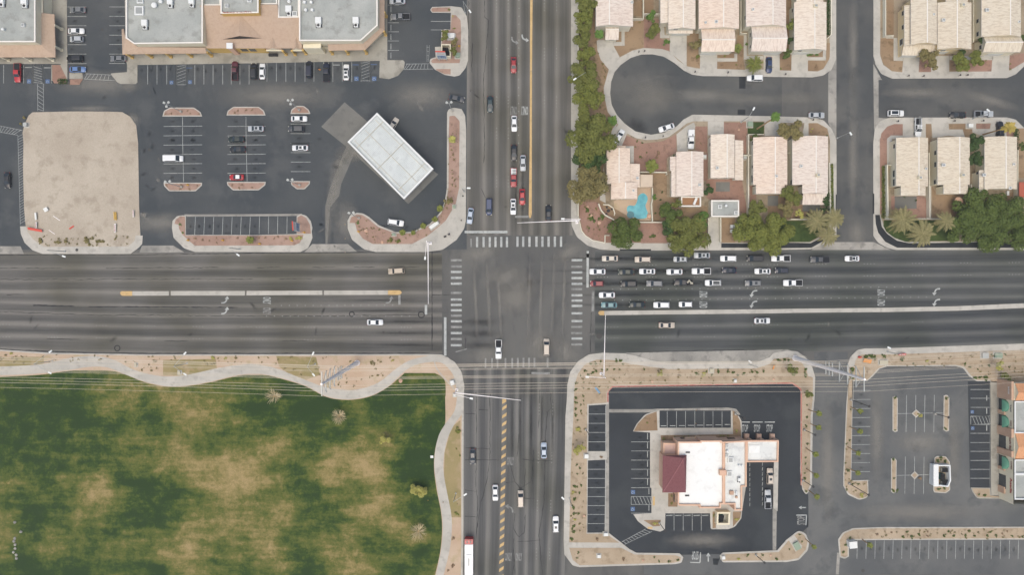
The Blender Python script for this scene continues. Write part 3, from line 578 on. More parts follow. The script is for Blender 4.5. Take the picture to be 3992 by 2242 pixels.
# words on the road
_tc = {}
def textmesh(s, bold=0.0):
    if (s, bold) in _tc: return _tc[(s, bold)]
    cu = bpy.data.curves.new('txt', 'FONT'); cu.body = s; cu.offset = bold; cu.resolution_u = 2
    o = bpy.data.objects.new('txt', cu); C.objects.link(o); dg = bpy.context.evaluated_depsgraph_get(); me = bpy.data.meshes.new_from_object(o.evaluated_get(dg))
    vs = [v.co.copy() for v in me.vertices]; fs = [tuple(p.vertices) for p in me.polygons]
    bpy.data.objects.remove(o); bpy.data.meshes.remove(me)
    x0 = min(v.x for v in vs); x1 = max(v.x for v in vs); y0 = min(v.y for v in vs); y1 = max(v.y for v in vs)
    vs = [Vector(((v.x-x0)/(x1-x0)-.5, (v.y-y0)/(y1-y0)-.5, 0)) for v in vs]; _tc[(s, bold)] = (vs, fs); return vs, fs
def text_on(mb, s, M, w_, h_, mi=0, bold=0.02):
    vs, fs = textmesh(s, bold); mb.add([M @ Vector((v.x*w_, v.y*h_, 0)) for v in vs], fs, mi)
def word(s, f, x, y, ang, w_, h_, mi=0):
    p = P(f, x, y); text_on(mk, s, Matrix.Translation((p[0], p[1], ZM)) @ Matrix.Rotation(ang, 4, 'Z'), w_, h_, mi)
H2 = math.pi/2
word('ONLY','J',105,442,-H2,2.15,2.5); word('ONLY','J',105,549,-H2,2.05,2.5,1)
for y in (380,485): word('ONLY','L',1911,y,H2,2.05,2.5)
for y in (363,464): word('ONLY','M',1141,y,H2,2.0,2.4)
word('ONLY','E',115,1110,math.pi,2.1,2.7); word('ONLY','E',5,1110,math.pi,2.1,2.7,1)
word('ONLY','O',1345,583,0,2.1,2.5,1); word('ONLY','O',1330,1312,0,2.1,2.5,1); word('ONLY','O',1408,1312,0,2.0,2.4,1)
for x in (1302,1390,1480): word('STOP','Q',x,390,0,1.9,2.3)
word('STOP','Q',1707,1055,H2,2.6,2.4,1); word('STOP','Q',943,1308,math.pi,2.0,2.6)
for x0, x1 in ((1280,1338),(1355,1430),(1445,1518)): L('Q',x0,345,x1,345,.3)
L('Q',1672,1017,1748,1017,.3); L('Q',1746,1017,1742,1090,.3); L('Q',982,1285,978,1360,.3); L('Q',978,1360,908,1358,.3)
# restaurant bays
for y in (287,354,420,488): L('Q',172,y,298,y)
for y in (686,752,818,883,948,1012,1078): L('Q',168,y,294,y)
L('Q',298,228,298,1140,.12)
for y in (488,554,620,686,752,819): L('Q',482,y,615,y)
for x, y0, y1 in [(600,425+i*66,470+i*66) for i in range(6)]+[(610,825,865),(610,945,985)]: L('Q',x,y0,x,y1,.2)
hatch((482,883),(630,883),(482,940),(630,940),6,'Q',.12,1); L('Q',482,883,482,940); L('Q',482,1003,628,1003); L('Q',482,819,482,819.5)
ZM += .14
for x in (741,808,873,940,1006,1071,1136): L('Q',x,265,x,384)
for x0, x1, y in ((695,735,372),(760,800,371),(890,935,368),(1022,1065,366),(1088,1130,364),(955,1000,367),(825,868,370),(1155,1195,362)): L('Q',x0,y,x1,y,.2)
ZM -= .14
for x in (791,857,922,987): L('Q',x,1005,x,1128)
for x in (735,800,866,932,994): L('Q',x,1020,x+45,1018,.2)
hatch((585,1118),(415,1210),(632,1135),(435,1228),9,'Q',.1,0)
for k in range(9): L('Q',1338,640+k*36,1337,664+k*36,.14); L('Q',1430,636+k*36,1427,660+k*36,.14)
# shopping lot bays
for i in range(11): L('R',402-i*1.2,212+i*60.5,518-i*.4,211+i*60.5)
L('R',398,150,386,815,.12)
for x in (760,822,883,946): L('R',x,242,x-4,490)
for x in (752,814,877): L('R',x,655,x-4,905)
L('R',700,367,1005,362); L('R',692,782,938,776)
for y in (205,264,325,384,440,499,561,620,681,741,801): L('R',1188,y,1316,y)
hatch((1190,386),(1320,383),(1190,440),(1320,437),6,'R',.12,1); L('R',1190,386,1190,440)
for y0, y1 in ((245,280),(330,368),(445,482)): L('R',1297,y0,1297,y1,.25)
for i in range(20): L('R',430+i*60,1218,427+i*60,1342)
# striped centre on the south leg
for i in range(22):
    y = 155+i*61.5; x = 1300-i*1.2*.97
    p = [P('O', x-18, y+42), P('O', x-15, y+18), P('O', x+18, y-4), P('O', x+15, y+22)]; mk.sheet(p, ZM, 2)
mk.sheet(pl('@O 1283,110 1312,110 1314,130 1283,148'), ZM, 2)
mk.sheet(rectp('Q', 637, 882, 652, 946), ZK+.02, 2); mk.sheet(rectp('Q', 600, 1100, 635, 1115), ZK+.02, 2)
struct(mk.build('painted_markings', [m_white, m_fade, m_yel, m_blue]))
ck = MB()
def crack(spec, w_=.16, jit=.12):
    p = [q[:2] for q in pts(spec)]; out = []; wd = []
    for a, c in zip(p[:-1], p[1:]):
        n = max(2, int(math.dist(a, c)/.9))
        for k in range(n):
            t = k/n; out.append((a[0]+(c[0]-a[0])*t+rnd.uniform(-jit, jit), a[1]+(c[1]-a[1])*t+rnd.uniform(-jit, jit))); wd.append(w_*rnd.uniform(.4, 1.3))
    out.append(p[-1]); wd.append(w_*.4); ck.ribbon(out, wd, .019)
for s in ['@I 0,118 620,118','@I 1070,117 2200,110','@I 0,232 2540,226','@I 70,385 240,380','@I 0,555 900,588 2576,598','@I 1650,850 1890,850','@I 470,830 800,832',
  '@J 0,115 240,105','@J 560,112 795,108','@J 980,108 1190,106','@J 1480,107 1640,107','@J 230,225 560,224','@J 0,598 930,597','@J 990,592 1620,587 1760,585','@J 1770,390 1950,382','@J 260,850 505,850',
  '@O 1085,60 1088,400 1082,760 1095,900 1090,1170','@O 1190,60 1190,560 1170,720 1120,900 1090,1100','@O 1345,610 1380,740 1420,790 1500,740 1520,620','@O 1410,380 1395,550','@O 1380,980 1370,1100 1410,1160 1450,1130 1460,990','@O 1370,1170 1370,1290 1380,1447',
  '@O 1400,1195 1580,1185','@O 1625,200 1612,400 1600,900 1560,1150 1590,1447','@O 1440,570 1560,578 1660,580','@O 1000,480 1190,490','@O 1000,572 1260,575','@O 1000,1000 1090,1010','@O 1000,800 1090,820','@O 1000,220 1080,225','@O 1100,190 1180,195','@O 1310,745 1380,742','@O 1450,865 1530,868','@O 1650,60 1655,180 1625,215',
  '@O 1450,790 1460,640','@O 1520,500 1515,760','@O 1570,40 1560,330','@O 1360,1447 1380,1290','@B 2290,0 2290,170 2335,200 2280,800 2290,1440 @D 2280,350','@B 2130,0 2128,440','@B 2170,430 2160,720','@D 2255,600 2300,700','@L 787,560 775,970','@J 2100,820 2100,940']: crack(s)
crack('@I 0,932 1000,974 2576,974 @J 1740,972', .22, .05); crack('@I 335,490 745,500', .35, .06); crack('@I 890,505 2390,512', .3, .06); crack('@J 1763,-70 1763,950', .26, .05); crack('@L 1150,962 2450,935', .2, .05); crack('@C 0,1272 1400,1270 2576,1256 @D 0,1256 1850,1240', .2, .05)
for f, x, y, r in (('I',1178,922,27),('J',957,580,24),('J',1655,585,30)):
    c = P(f, x, y); rr = r/2.576*K; ck.ribbon([(c[0]+rr*math.cos(a*.35), c[1]+rr*math.sin(a*.35)) for a in range(19)], .28, .02)
struct(ck.build('road_cracks', m_crack))
# ---------------------------------------------------------------- soft stains: oil, tyre wear, dust (real marks lying on the asphalt)
def stainmat(name, col, k):
    m, t, b = nmat(name); uv = t.nodes.new('ShaderNodeUVMap'); uv.uv_map = 'UVMap'
    ln = t.nodes.new('ShaderNodeVectorMath'); ln.operation = 'LENGTH'; t.links.new(uv.outputs[0], ln.inputs[0])
    nz = noise(t, pos(t), .7, 4, .6); f = mth(t, 'ADD', ln.outputs['Value'], mth(t, 'MULTIPLY', mth(t, 'SUBTRACT', nz, .5), .7))
    f = remap(t, f, .15, .95, 1, 0); f = mth(t, 'MULTIPLY', mth(t, 'POWER', f, 1.3), k)
    tr = t.nodes.new('ShaderNodeBsdfTransparent'); mx = t.nodes.new('ShaderNodeMixShader'); out = t.nodes['Material Output']
    b.inputs['Base Color'].default_value = col; b.inputs['Roughness'].default_value = .9; b.inputs['Specular IOR Level'].default_value = .1
    t.links.new(f, mx.inputs[0]); t.links.new(tr.outputs[0], mx.inputs[1]); t.links.new(b.outputs[0], mx.inputs[2]); t.links.new(mx.outputs[0], out.inputs[0]); return m
sb = MB(); sc = [0]
def stain(f, x, y, rx, ry, ang=0.0, mi=0):
    c = P(f, x, y); ca, sa = math.cos(ang), math.sin(ang); sc[0] += 1; z = .0268+sc[0]*.00001
    q = [(-1.25,-1.25),(1.25,-1.25),(1.25,1.25),(-1.25,1.25)]
    sb.add([(c[0]+u*rx*ca-v*ry*sa, c[1]+u*rx*sa+v*ry*ca, z) for u, v in q], [(0,1,2,3)], mi, False, [q])
rs = random.Random(21); j = lambda s: rs.uniform(-s, s)
for x in range(1430, 2560, 92): stain('A', x+j(8), 700+j(10), .7+j(.2), 1.0+j(.3))
for x in (55,150,248,342,438,530,625,720,815,910,1005,1180): stain('B', x+j(8), 685+j(12), .7+j(.2), 1.0+j(.3))
for y in (115,210,300,400,490,590): stain('A', 740+j(20), y, .9, .6); stain('A', 1200+j(20), y, .9, .6)
for y in (1220,1315,1405): 
    for x in (1730,1935,2375,2570): stain('A', x+j(15), y, 1.0, .65)
for y in (120,215,310,405,495):
    for x in (1730,1935,2375,2570): stain('C', x+j(15), y, 1.0, .65)
for y in (100,290,385): stain('D', 440+j(15), y, 1.2, .7)
for x in range(1915, 2560, 92): stain('C', x+j(8), 985, .6, .9)
for y in (255,320,388,455,520,655,720,785,850,915,980,1045,1110): stain('Q', 235+j(10), y, 1.0, .6)
for y in (455,520,587,653,720,785): stain('Q', 555+j(10), y, 1.0, .6)
for i in range(18): stain('R', 460+i*60, 1275+j(8), .6, 1.0)
for y in (175,235,295,360,425,485,545,605,665,725): stain('R', 450+j(8), y+5, .9, .6)
# queue lanes and tyre-darkened approaches
for y in (22,145,270): stain('L', 1000, y, 26, .7, 0, 0); stain('L', 1500, y+3, 20, .6, 0, 0)
for y in (388,488): stain('L', 1000, y, 16, .6, 0, 0)
for y in (440,545): stain('J', 1250, y, 16, .55, 0, 0)
for y in (655,770,890): stain('J', 1500, y, 14, .7, 0, 0); stain('J', 2250, y+5, 8, 1.6, 0, 0)
for x in (28,95): stain('G', x, 700, .6, 14, 0, 0)
for x in (10,90,200,310,420): stain('O', 1350+x*.75, 300, .7, 18, 0, 0)
for x in (2200,2330,2440): stain('J', x, 450, .8, 16, .05, 1)
for x in (160,280,400,510): stain('L', x, 400, .7, 17, -.03, 1)
stain('L', 60, 330, 9, 7, .4, 1); stain('L', 30, 440, 7, 5, 0, 1); stain('J', 2480, 200, 8, 4, .3, 1); stain('L', 260, 880, 6, 7, 0, 1); stain('J', 2300, 1000, 7, 4, .2, 1); stain('L', 520, 960, 4, 7, .8, 1); stain('D', 2250, 1260, 9, 3, .2, 1); stain('G', 560, 1250, 6, 3, .5, 1)
# pale worn centre of the cul-de-sac and side streets, kerb dust
stain('E', 1385, 930, 11, 10, 0, 1); stain('E', 1420, 1010, 7, 5, .3, 1); stain('E', 1900, 960, 16, 3.2, 0, 1); stain('E', 2400, 1000, 14, 2.5, 0, 1); stain('F', 300, 990, 9, 2.5, 0, 1); stain('F', 1500, 930, 14, 2.2, 0, 1); stain('F', 2250, 1010, 12, 2, -.3, 1)
stain('F', 860, 500, 2.2, 22, 0, 1); stain('H', 860, 300, 2.0, 22, 0, 1); stain('H', 900, 1060, 3.4, 6, .1, 1); stain('E', 1250, 1270, 5, 3, -.6, 0)
stain('D', 780, 600, 2.6, 11, -.15, 1); stain('D', 720, 950, 1.6, 9, 0, 1); stain('D', 860, 300, 3, 8, -.4, 1); stain('D', 1000, 250, 3, 4, -.8, 1)
for s in (('A',900,1090,9,1.2),('A',1330,1200,3,3),('A',1300,860,3,2.5)): stain(*s, 0, 1)
for f, x, y, rx, ry in (('S',250,210,18,5),('S',700,240,25,6),('S',870,560,6,10),('S',400,560,14,4),('S',1060,240,14,6)): stain(f, x, y, rx, ry, 0, 1)
for f, x, y, rx, ry in (('Q',1000,1200,14,3),('R',560,500,3,20),('R',230,700,3,24),('R',850,560,10,4),('R',1080,600,3,14),('R',850,1030,26,4)): stain(f, x, y, rx, ry, 0, 1)
for k in range(45):
    f, x0, y0, x1, y1 = rs.choice((('S',20,210,1160,275),('S',360,280,400,600),('S',790,300,880,620),('S',900,560,1100,600),('S',1450,810,2500,860),('S',20,760,1080,880),('S',1180,100,1430,560))); stain(f, rs.uniform(x0,x1), rs.uniform(y0,y1), rs.uniform(.5,2.2), rs.uniform(.3,.9), rs.uniform(0,3), rs.choice((0,0,1)))
struct(sb.build('road_stains', [stainmat('dark_stain', c8(44,46,49), .34), stainmat('pale_dust', c8(164,158,150), .46)]))
# ---------------------------------------------------------------- buildings
m_groof = gmat('grey_flat_roofing', c8(168,171,168), c8(185,186,182), .12, c8(153,153,148), .4, .1, gs=3)
m_wroof = gmat('white_membrane_roofing', c8(248,246,244), c8(252,251,250), .1, c8(236,234,231), .4, .03)
m_eroof = gmat('weathered_white_roofing', c8(228,228,226), c8(240,240,238), .2, c8(205,206,206), .5, .06)
m_cream = gmat('cream_stucco', c8(240,226,196), c8(246,234,208), .3, None, 1, .04)
m_pale = gmat('pale_stucco', c8(232,224,204), c8(240,232,214), .3, None, 1, .04)
m_peach = gmat('peach_stucco', c8(232,184,156), c8(238,194,166), .3, None, 1, .04)
m_yell = gmat('yellow_stucco', c8(242,214,164), c8(246,220,174), .3, None, 1, .04)
m_cope = simple('white_coping', c8(246,238,230), .6)
m_brownw = gmat('brown_stucco', c8(204,164,138), c8(212,174,148), .4, None, 1, .06)
m_orange = simple('ochre_stucco', c8(226,184,104), .8)
m_glass = simple('dark_window_glass', c8(58,66,72), .15, 0, .6)
m_frame = simple('white_window_frame', c8(225,222,214), .6)
m_white_ = simple('white_metal', c8(238,238,238), .4)
m_grey = simple('galvanised_metal', c8(170,172,172), .5, .3)
m_dark = simple('dark_metal', c8(52,52,54), .5)
m_teal = simple('teal_dumpster_paint', c8(40,96,100), .6)
m_sred = simple('red_sign_letters', c8(190,50,44), .5)
m_sblue = simple('blue_sign_letters', c8(40,80,150), .5)
m_smar = simple('maroon_sign_letters', c8(130,40,44), .5)
m_green = simple('green_awning_canvas', c8(96,158,132), .7)
m_black = simple('black_rubber', c8(30,30,32), .8)
def tilemat(name, light, dark, tint, sx=.9, sy=3.4, amt=.6):
    m, t, b = nmat(name)
    uv = t.nodes.new('ShaderNodeUVMap'); uv.uv_map = 'UVMap'
    n = noise(t, scalev(t, uv.outputs[0], (sx*.75, sy*.75, 1)), 1.0, 3, .6, .8)
    big = noise(t, pos(t), .12, 3)
    c = mixc(t, remap(t, n, .38, .55, amt, 0), light, dark)
    c = mixc(t, remap(t, big, .45, .65, 0, .7), c, tint, 'MULTIPLY')
    t.links.new(c, b.inputs['Base Color']); b.inputs['Roughness'].default_value = .85; b.inputs['Specular IOR Level'].default_value = .2
    bn = t.nodes.new('ShaderNodeBump'); bn.inputs['Strength'].default_value = .5; bn.inputs['Distance'].default_value = .12
    t.links.new(n, bn.inputs['Height']); t.links.new(bn.outputs[0], b.inputs['Normal'])
    return m
m_tile = tilemat('pale_clay_tile', c8(242,221,204), c8(208,178,159), (1,.96,.93,1))
m_tile2 = tilemat('sand_clay_tile', c8(230,216,196), c8(194,174,150), (.98,.95,.92,1))
m_tile3 = tilemat('tan_shop_tile', c8(198,170,148), c8(178,148,126), (1,.97,.95,1), 1.5, 1.5, .35)
m_tile4 = tilemat('maroon_tile', c8(136,84,88), c8(116,68,74), (1,.95,.95,1), 2.5, 2.5, .5)
m_tile5 = tilemat('terracotta_tile', c8(232,166,120), c8(208,142,98), (1,.97,.95,1), 1.2, 4, .6)

def quad_uv(mb, p, mi=0, axis='x'):
    """one planar face with UVs in metres; U runs down the slope"""
    v = [Vector(q) for q in p]
    nrm = Vector((0, 0, 0))
    for i in range(len(v)): nrm += v[i].cross(v[(i+1) % len(v)])
    if nrm.z < 0: v = v[::-1]
    uv = [((q.x, q.y) if axis == 'x' else (q.y, q.x)) for q in v]
    mb.add(v, [tuple(range(len(v)))], mi, False, [uv])
def flatroof(root, spec, h, par=.6, wall=None, roof=None, cope=None, inner=.35, nowall=False, base=0.0, names=('wall', 'flat_roof', 'parapet')):
    poly = pl(spec, h+par) if isinstance(spec, str) else spec; q = inset(poly, inner); n = len(poly)
    A = sum(poly[i][0]*poly[(i+1) % n][1]-poly[(i+1) % n][0]*poly[i][1] for i in range(n))
    if A < 0: poly = poly[::-1]; q = q[::-1]
    if not nowall:
        b = MB(); b.prism(poly, base, h+par-.12, 0, None, False); b.build(names[0], wall, root)
    b = MB(); b.sheet(q, h); b.build(names[1], roof, root)
    b = MB(); o = [(p[0], p[1], h+par) for p in inset(poly, -.04)]; i_ = [(p[0], p[1], h+par) for p in q]; d_ = [(p[0], p[1], h-.02) for p in q]; lo = [(p[0], p[1], h+par-.14) for p in inset(poly, -.04)]
    b.add(o+i_, [(k, (k+1) % n, n+(k+1) % n, n+k) for k in range(n)])
    b.add(i_+d_, [(k, (k+1) % n, n+(k+1) % n, n+k) for k in range(n)])
    b.add(lo+o, [(k, (k+1) % n, n+(k+1) % n, n+k) for k in range(n)])
    b.build(names[2], cope, root)
def strip(root, name, inner, outer, h1, h0, mat, th=.25):
    a = [p[:2] for p in pts(inner, h1)]; c = [p[:2] for p in pts(outer, h0)]; b = MB()
    for k in range(len(a)-1):
        dx = abs(c[k+1][0]-c[k][0]); dy = abs(c[k+1][1]-c[k][1])
        quad_uv(b, [(*c[k], h0), (*c[k+1], h0), (*a[k+1], h1), (*a[k], h1)], 0, 'y' if dx > dy else 'x')
        b.add([(*c[k], h0), (*c[k+1], h0), (*c[k+1], h0-th), (*c[k], h0-th)], [(0,1,2,3)], 1)
        b.add([(*c[k], h0-th), (*c[k+1], h0-th), (*a[k+1], h1-th), (*a[k], h1-th)], [(0,1,2,3)], 1)
    return b.build(name, [mat, m_brownw], root)
def columns(root, lst, h, mat, s=.55):
    for f, x, y in lst:
        p = P(f, x, y, h); b = MB(); b.box((p[0], p[1], .35), (s+.25, s+.25, .7)); b.box((p[0], p[1], (h+.2)/2+.3), (s, s, h-.4)); b.build('column', mat, root)
def wall_text(root, s, p0, p1, z, hh, mat, name='sign', off=.06, back=None):
    """letters on a vertical wall, left to right from p0 to p1 seen from outside"""
    a = Vector((*p0, 0)); c = Vector((*p1, 0)); u = (c-a).normalized(); nrm = u.cross(Vector((0, 0, 1)))
    M = Matrix.Translation((a+c)/2+Vector((0, 0, z))+nrm*off) @ Matrix(((u.x, 0, nrm.x, 0), (u.y, 0, nrm.y, 0), (0, 1, 0, 0), (0, 0, 0, 1)))
    b = MB(); text_on(b, s, M, (c-a).length, hh, 0, .03)
    if back:
        M2 = M @ Matrix.Translation((0, 0, -.05)); b.box((0, 0, -.02), ((c-a).length*1.06, hh*1.5, .1), 0, 1, M2)
    return b.build(name, [mat, back or mat], root)
def ac_unit(root, f, x, y, h, s=1.6, kind=0, rz=0):
    p = P(f, x, y, h); b = MB()
    if kind == 0:
        b.box((p[0], p[1], h+.1), (s*.9, s*1.5, .2), rz, 1); b.box((p[0], p[1]+.2*s, h+.65), (s*.85, s*.9, .95), rz); b.box((p[0]+.05, p[1]-.5*s, h+.5), (s*.6, s*.5, .6), rz)
        b.tube((p[0], p[1]-.5*s, h+.8), (p[0], p[1]-.5*s, h+.9), s*.2, s*.2, 12, 1)
        return b.build('rooftop_unit', [m_white_, m_dark], root)
    if kind == 1:
        b.tube((p[0], p[1], h), (p[0], p[1], h+.8), s*.3, s*.3, 12); b.tube((p[0], p[1], h+.8), (p[0], p[1], h+1.0), s*.42, s*.3, 14); return b.build('roof_vent', [m_white_], root)
    b.box((p[0], p[1], h+.3), (s, s, .6), rz); b.box((p[0], p[1], h+.64), (s*.7, s*.7, .08), rz, 1); return b.build('skylight', [m_white_, m_grey], root)

# --- west shop building
t = empty('shop_building', P3('A', 100, 200)); tag(t, 'grey flat-roofed shop building at the top left corner with wraparound tan canopy', 'shop')
flatroof(t, '@A -400,-400 354,-400 354,418 -400,418', 6.9, .6, m_cream, m_groof, m_cope)
strip(t, 'canopy_roof', '@A 398,125 402,440 -400,445', '@A 545,140 557,572 -400,572', 5.0, 3.8, m_tile3)
strip(t, 'upper_canopy', '@A 400,-400 402,118', '@A 425,-400 430,125', 5.0, 4.6, m_cream)
columns(t, [('A',548,250),('A',551,465),('A',462,566),('A',235,566),('A',10,566)], 3.6, m_cream)
e = P('A', 354, 170, 7); e2 = P('A', 354, 355, 7); wall_text(t, 'MEX FOODS', e2, e, 6.1, .8, m_smar)
s1 = P('A', 30, 418, 7); s2 = P('A', 340, 418, 7); wall_text(t, 'FAMILY DENTAL', s1, s2, 6.2, .7, m_sblue)
ac_unit(t,'A',260,30,6.9,2); ac_unit(t,'A',30,20,6.9,2); ac_unit(t,'A',45,300,6.9,1,1); ac_unit(t,'A',240,255,6.9,.9,2)
# --- main shop building
t = empty('shopping_strip', P3('T', 1200, 600)); tag(t, 'long shopping strip with two grey roofs and tan tiled centre facing the parking lot', 'shops')
flatroof(t, '@A 1262,-400 1262,378 1345,437 2035,428 2035,-400', 6.9, .6, m_cream, m_groof, m_cope)
flatroof(t, '@B 428,-400 428,406 1045,406 1215,252 1215,-400', 6.9, .6, m_cream, m_groof, m_cope)
flatroof(t, '@T 1722,-300 1722,345 2140,340 2140,-300', 6.0, .4, m_cream, m_groof, m_cope)
flatroof(t, '@T 565,-300 565,262 1325,248 1325,-300', 7.9, .7, m_orange, m_groof, m_cope)
flatroof(t, '@T 200,-300 200,98 565,98 565,-300', 6.2, .3, m_cream, m_groof, m_cope); flatroof(t, '@T 1330,-300 1330,75 1700,75 1700,-300', 6.2, .3, m_cream, m_groof, m_cope)
strip(t, 'canopy_roof', '@A 1240,285 1262,380 1385,468 2062,476', '@A 1222,290 1230,545 1260,541 2072,532', 5.0, 3.8, m_tile3)
strip(t, 'canopy_roof', '@B 715,442 1050,434 1222,270 1225,-300', '@B 722,505 1092,498 1285,300 1285,-300', 5.0, 3.8, m_tile3)
b = MB(); hh = lambda y: 7.0-(y-95)/(965-95)*2.6
def tq(sp):
    v = []
    for q in sp.split():
        x, y = map(float, q.split(',')); z = hh(y); p = P('T', x, y, z); v.append((p[0], p[1], z))
    quad_uv(b, v, 0, 'y')
tq('145,100 565,100 565,285 1330,285 1330,85 1712,85 1725,345 2165,345 2200,965 270,965')
rf = b.build('tiled_roof', m_tile3, t)
b = MB(); A_ = P3('T',955,290,6.45); B_ = P3('T',945,715,6.9); c_ = P3('T',605,785,4.97); d_ = P3('T',1405,762,5.04)
quad_uv(b, [A_, B_, c_], 0, 'x'); quad_uv(b, [A_, d_, B_], 0, 'x'); b.add([B_, c_, d_], [(0,1,2)], 1); b.build('front_gable', [m_tile3, m_dark], t)
b = MB(); w0 = pl('@T 275,700 1440,700 1440,962 275,962', 4.3); b.prism(w0, 0, 4.3, 0, None, False); b.build('front_wall', m_orange, t)
b = MB(); w0 = pl('@T 2225,880 2580,870 2580,960 2225,962', 5.2); b.prism(w0, 0, 5.2, 0); b.build('sign_wall', m_cream, t)
for x in (1010, 1180):
    b = MB(); p = P('T', x, 962, 4.0); b.box((p[0], p[1]-.05, 2.6), (2.0, .12, 2.2)); b.build('window', m_glass, t)
b = MB(); p = P('T', 748, 915, 6.0); b.box((p[0], p[1], 3), (1.5, 1.4, 6)); b.box((p[0], p[1], 6.08), (1.8, 1.7, .2), 0, 1); b.build('stone_pier', [m_peach, m_white_], t)
for x0, x1 in ((1465,1785),(1985,2215)):
    b = MB(); p0 = P('T', x0, 970, 4.3); p1 = P('T', x1, 970, 4.3); cx = (p0[0]+p1[0])/2; wd = p1[0]-p0[0]
    vs = [(p0[0], p0[1]-.2, 3.6), (p1[0], p1[1]-.2, 3.6), (cx, p0[1]-.2, 5.2), (cx, p0[1]+3, 5.2), (p0[0], p0[1]+3, 3.6), (p1[0], p1[1]+3, 3.6)]
    quad_uv(b, [vs[0], vs[2], vs[3], vs[4]], 0); quad_uv(b, [vs[1], vs[5], vs[3], vs[2]], 0); b.add([vs[0], vs[1], vs[2]], [(0,1,2)], 1)
    b.box((cx, p0[1]-.25, 3.3), (wd, .3, .6), 0, 1); b.build('entrance_canopy', [m_tile3, m_cream], t)
columns(t, [('A',1270,538),('A',1468,534),('A',1665,532),('A',1874,528),('A',2078,522),('B',735,500),('B',895,500),('B',1083,494),('B',1278,308),('B',262,508),('B',355,508),('B',465,500),('B',1283,120)], 3.6, m_orange)
s1 = P('A', 1420, 435, 6.6); s2 = P('A', 1575, 434, 6.6); wall_text(t, 'CLEANERS', s1, s2, 6.0, .75, m_smar)
s1 = P('A', 1835, 430, 6.6); s2 = P('A', 2010, 429, 6.6); wall_text(t, 'HAIR & NAILS', s1, s2, 6.1, .8, m_dark)
s1 = P('B', 1052, 404, 6.6); s2 = P('B', 1208, 262, 6.6); wall_text(t, 'Stop & Shop', s1, s2, 6.1, .9, m_smar)
s1 = P('B', 635, 455, 5); s2 = P('B', 712, 455, 5); wall_text(t, 'MAXX', s1, s2, 4.3, .8, m_dark)
s1 = P('T', 640, 262, 8); s2 = P('T', 1210, 250, 8); wall_text(t, 'Mercado', s1, s2, 8.9, 1.0, m_sred)
for f, x, y, h, s, k in (('A',1560,58,6.9,2,1),('A',1625,20,6.9,1.4,1),('A',1720,35,6.9,1.8,0),('A',1935,30,6.9,1.8,0),('A',1405,110,6.9,2.6,2),('A',1465,250,6.9,1.9,0),('A',1415,5,6.9,1.8,2),('B',488,28,6.9,1.1,1),('B',555,28,6.9,1.1,1),('B',500,105,6.9,1.1,1),('B',565,105,6.9,1.1,1),('B',628,225,6.9,2,0),('B',1002,225,6.9,2,0),('B',333,20,6,1.2,1),('B',330,110,6,2,0),('B',388,140,6,1.4,2),('T',700,120,7.9,1.0,2),('T',1155,5,7.9,1.2,2)): ac_unit(t, f, x, y, h, s, k)

# --- fuel canopy
t = empty('fuel_station_canopy', P3('D', 1350, 270)); tag(t, 'large white fuel station canopy with open pipework standing diagonally in the lot', 'canopy')
cn = pl('@B 1210,1130 @D 1775,405 1480,710 915,135', 5.8)
cn = [cn[0], cn[1], cn[2], cn[3]]
flatroof(t, cn, 5.2, .6, m_white_, gmat('white_deck', c8(216,221,223), c8(228,232,233), .2, c8(204,208,210), .6, .05), m_white_, .45, False, 4.6, ('fascia', 'deck', 'rim'))
b = MB(); b.sheet(inset(cn, .2), 4.62); b.build('soffit', m_white_, t)
p00, p10, p11, p01 = [Vector((*q, 5.3)) for q in (cn[3], cn[0], cn[1], cn[2])]
bl = lambda u, v: (p00*(1-u)*(1-v)+p10*u*(1-v)+p11*u*v+p01*(1-u)*v)
m_pipe = simple('tan_pipe_paint', c8(222,213,198), .6)
for u in (.14, .5, .85):
    b = MB(); b.tube(bl(u, .04), bl(u, .96), .09, .09, 6); b.build('pipe', m_pipe, t)
for v in (.13, .5, .87):
    b = MB(); b.tube(bl(.05, v)+Vector((0,0,.2)), bl(.95, v)+Vector((0,0,.2)), .09, .09, 6); b.build('pipe', m_pipe, t)
b = MB()
for k in range(56):
    v = .03+k*.94/55; b.tube(bl(.04, v)-Vector((0,0,.04)), bl(.96, v)-Vector((0,0,.04)), .05, .05, 4, 0, False)
for k in range(44):
    for u in (.06, .94): q = bl(u, .05+k*.9/43); b.box((q.x, q.y, 5.3), (.3, .3, .2), .78)
b.build('deck_ribs', simple('pale_rib', c8(196,202,206), .5), t)
for u in (.25, .75):
    for v in (.15, .5, .85):
        q = bl(u, v); b = MB(); b.box((q.x, q.y, 2.3), (.5, .5, 4.6), .78); b.build('column', m_white_, t)
# --- restaurant
t = empty('restaurant_building', P3('U', 650, 600)); tag(t, 'white-roofed restaurant with peach walls, maroon corner roof and side canopy', 'restaurant')
flatroof(t, '@U 300,158 618,158 618,142 918,142 918,158 948,158 948,1040 905,1040 905,1095 605,1095 605,1060 320,1060 300,1040', 6.0, .7, m_peach, m_wroof, m_peach)
flatroof(t, '@U 950,158 1268,142 1268,792 1206,792 1206,1128 1098,1128 1098,1042 950,1042', 5.4, .6, m_peach, m_eroof, m_peach)
flatroof(t, '@U 1270,140 1722,138 1716,442 1270,445', 5.0, .6, m_peach, m_eroof, m_peach, .35, False, 4.3, ('canopy_fascia', 'canopy_roof', 'canopy_rim'))
b = MB(); b.sheet(inset(pl('@U 1270,140 1722,138 1716,442 1270,445', 5.6), .1), 4.32); b.build('canopy_soffit', m_cream, t)
flatroof(t, '@U 95,175 300,180 300,345 95,345', 3.4, .5, m_peach, simple('pink_low_roof', c8(226,190,178), .8), m_peach)
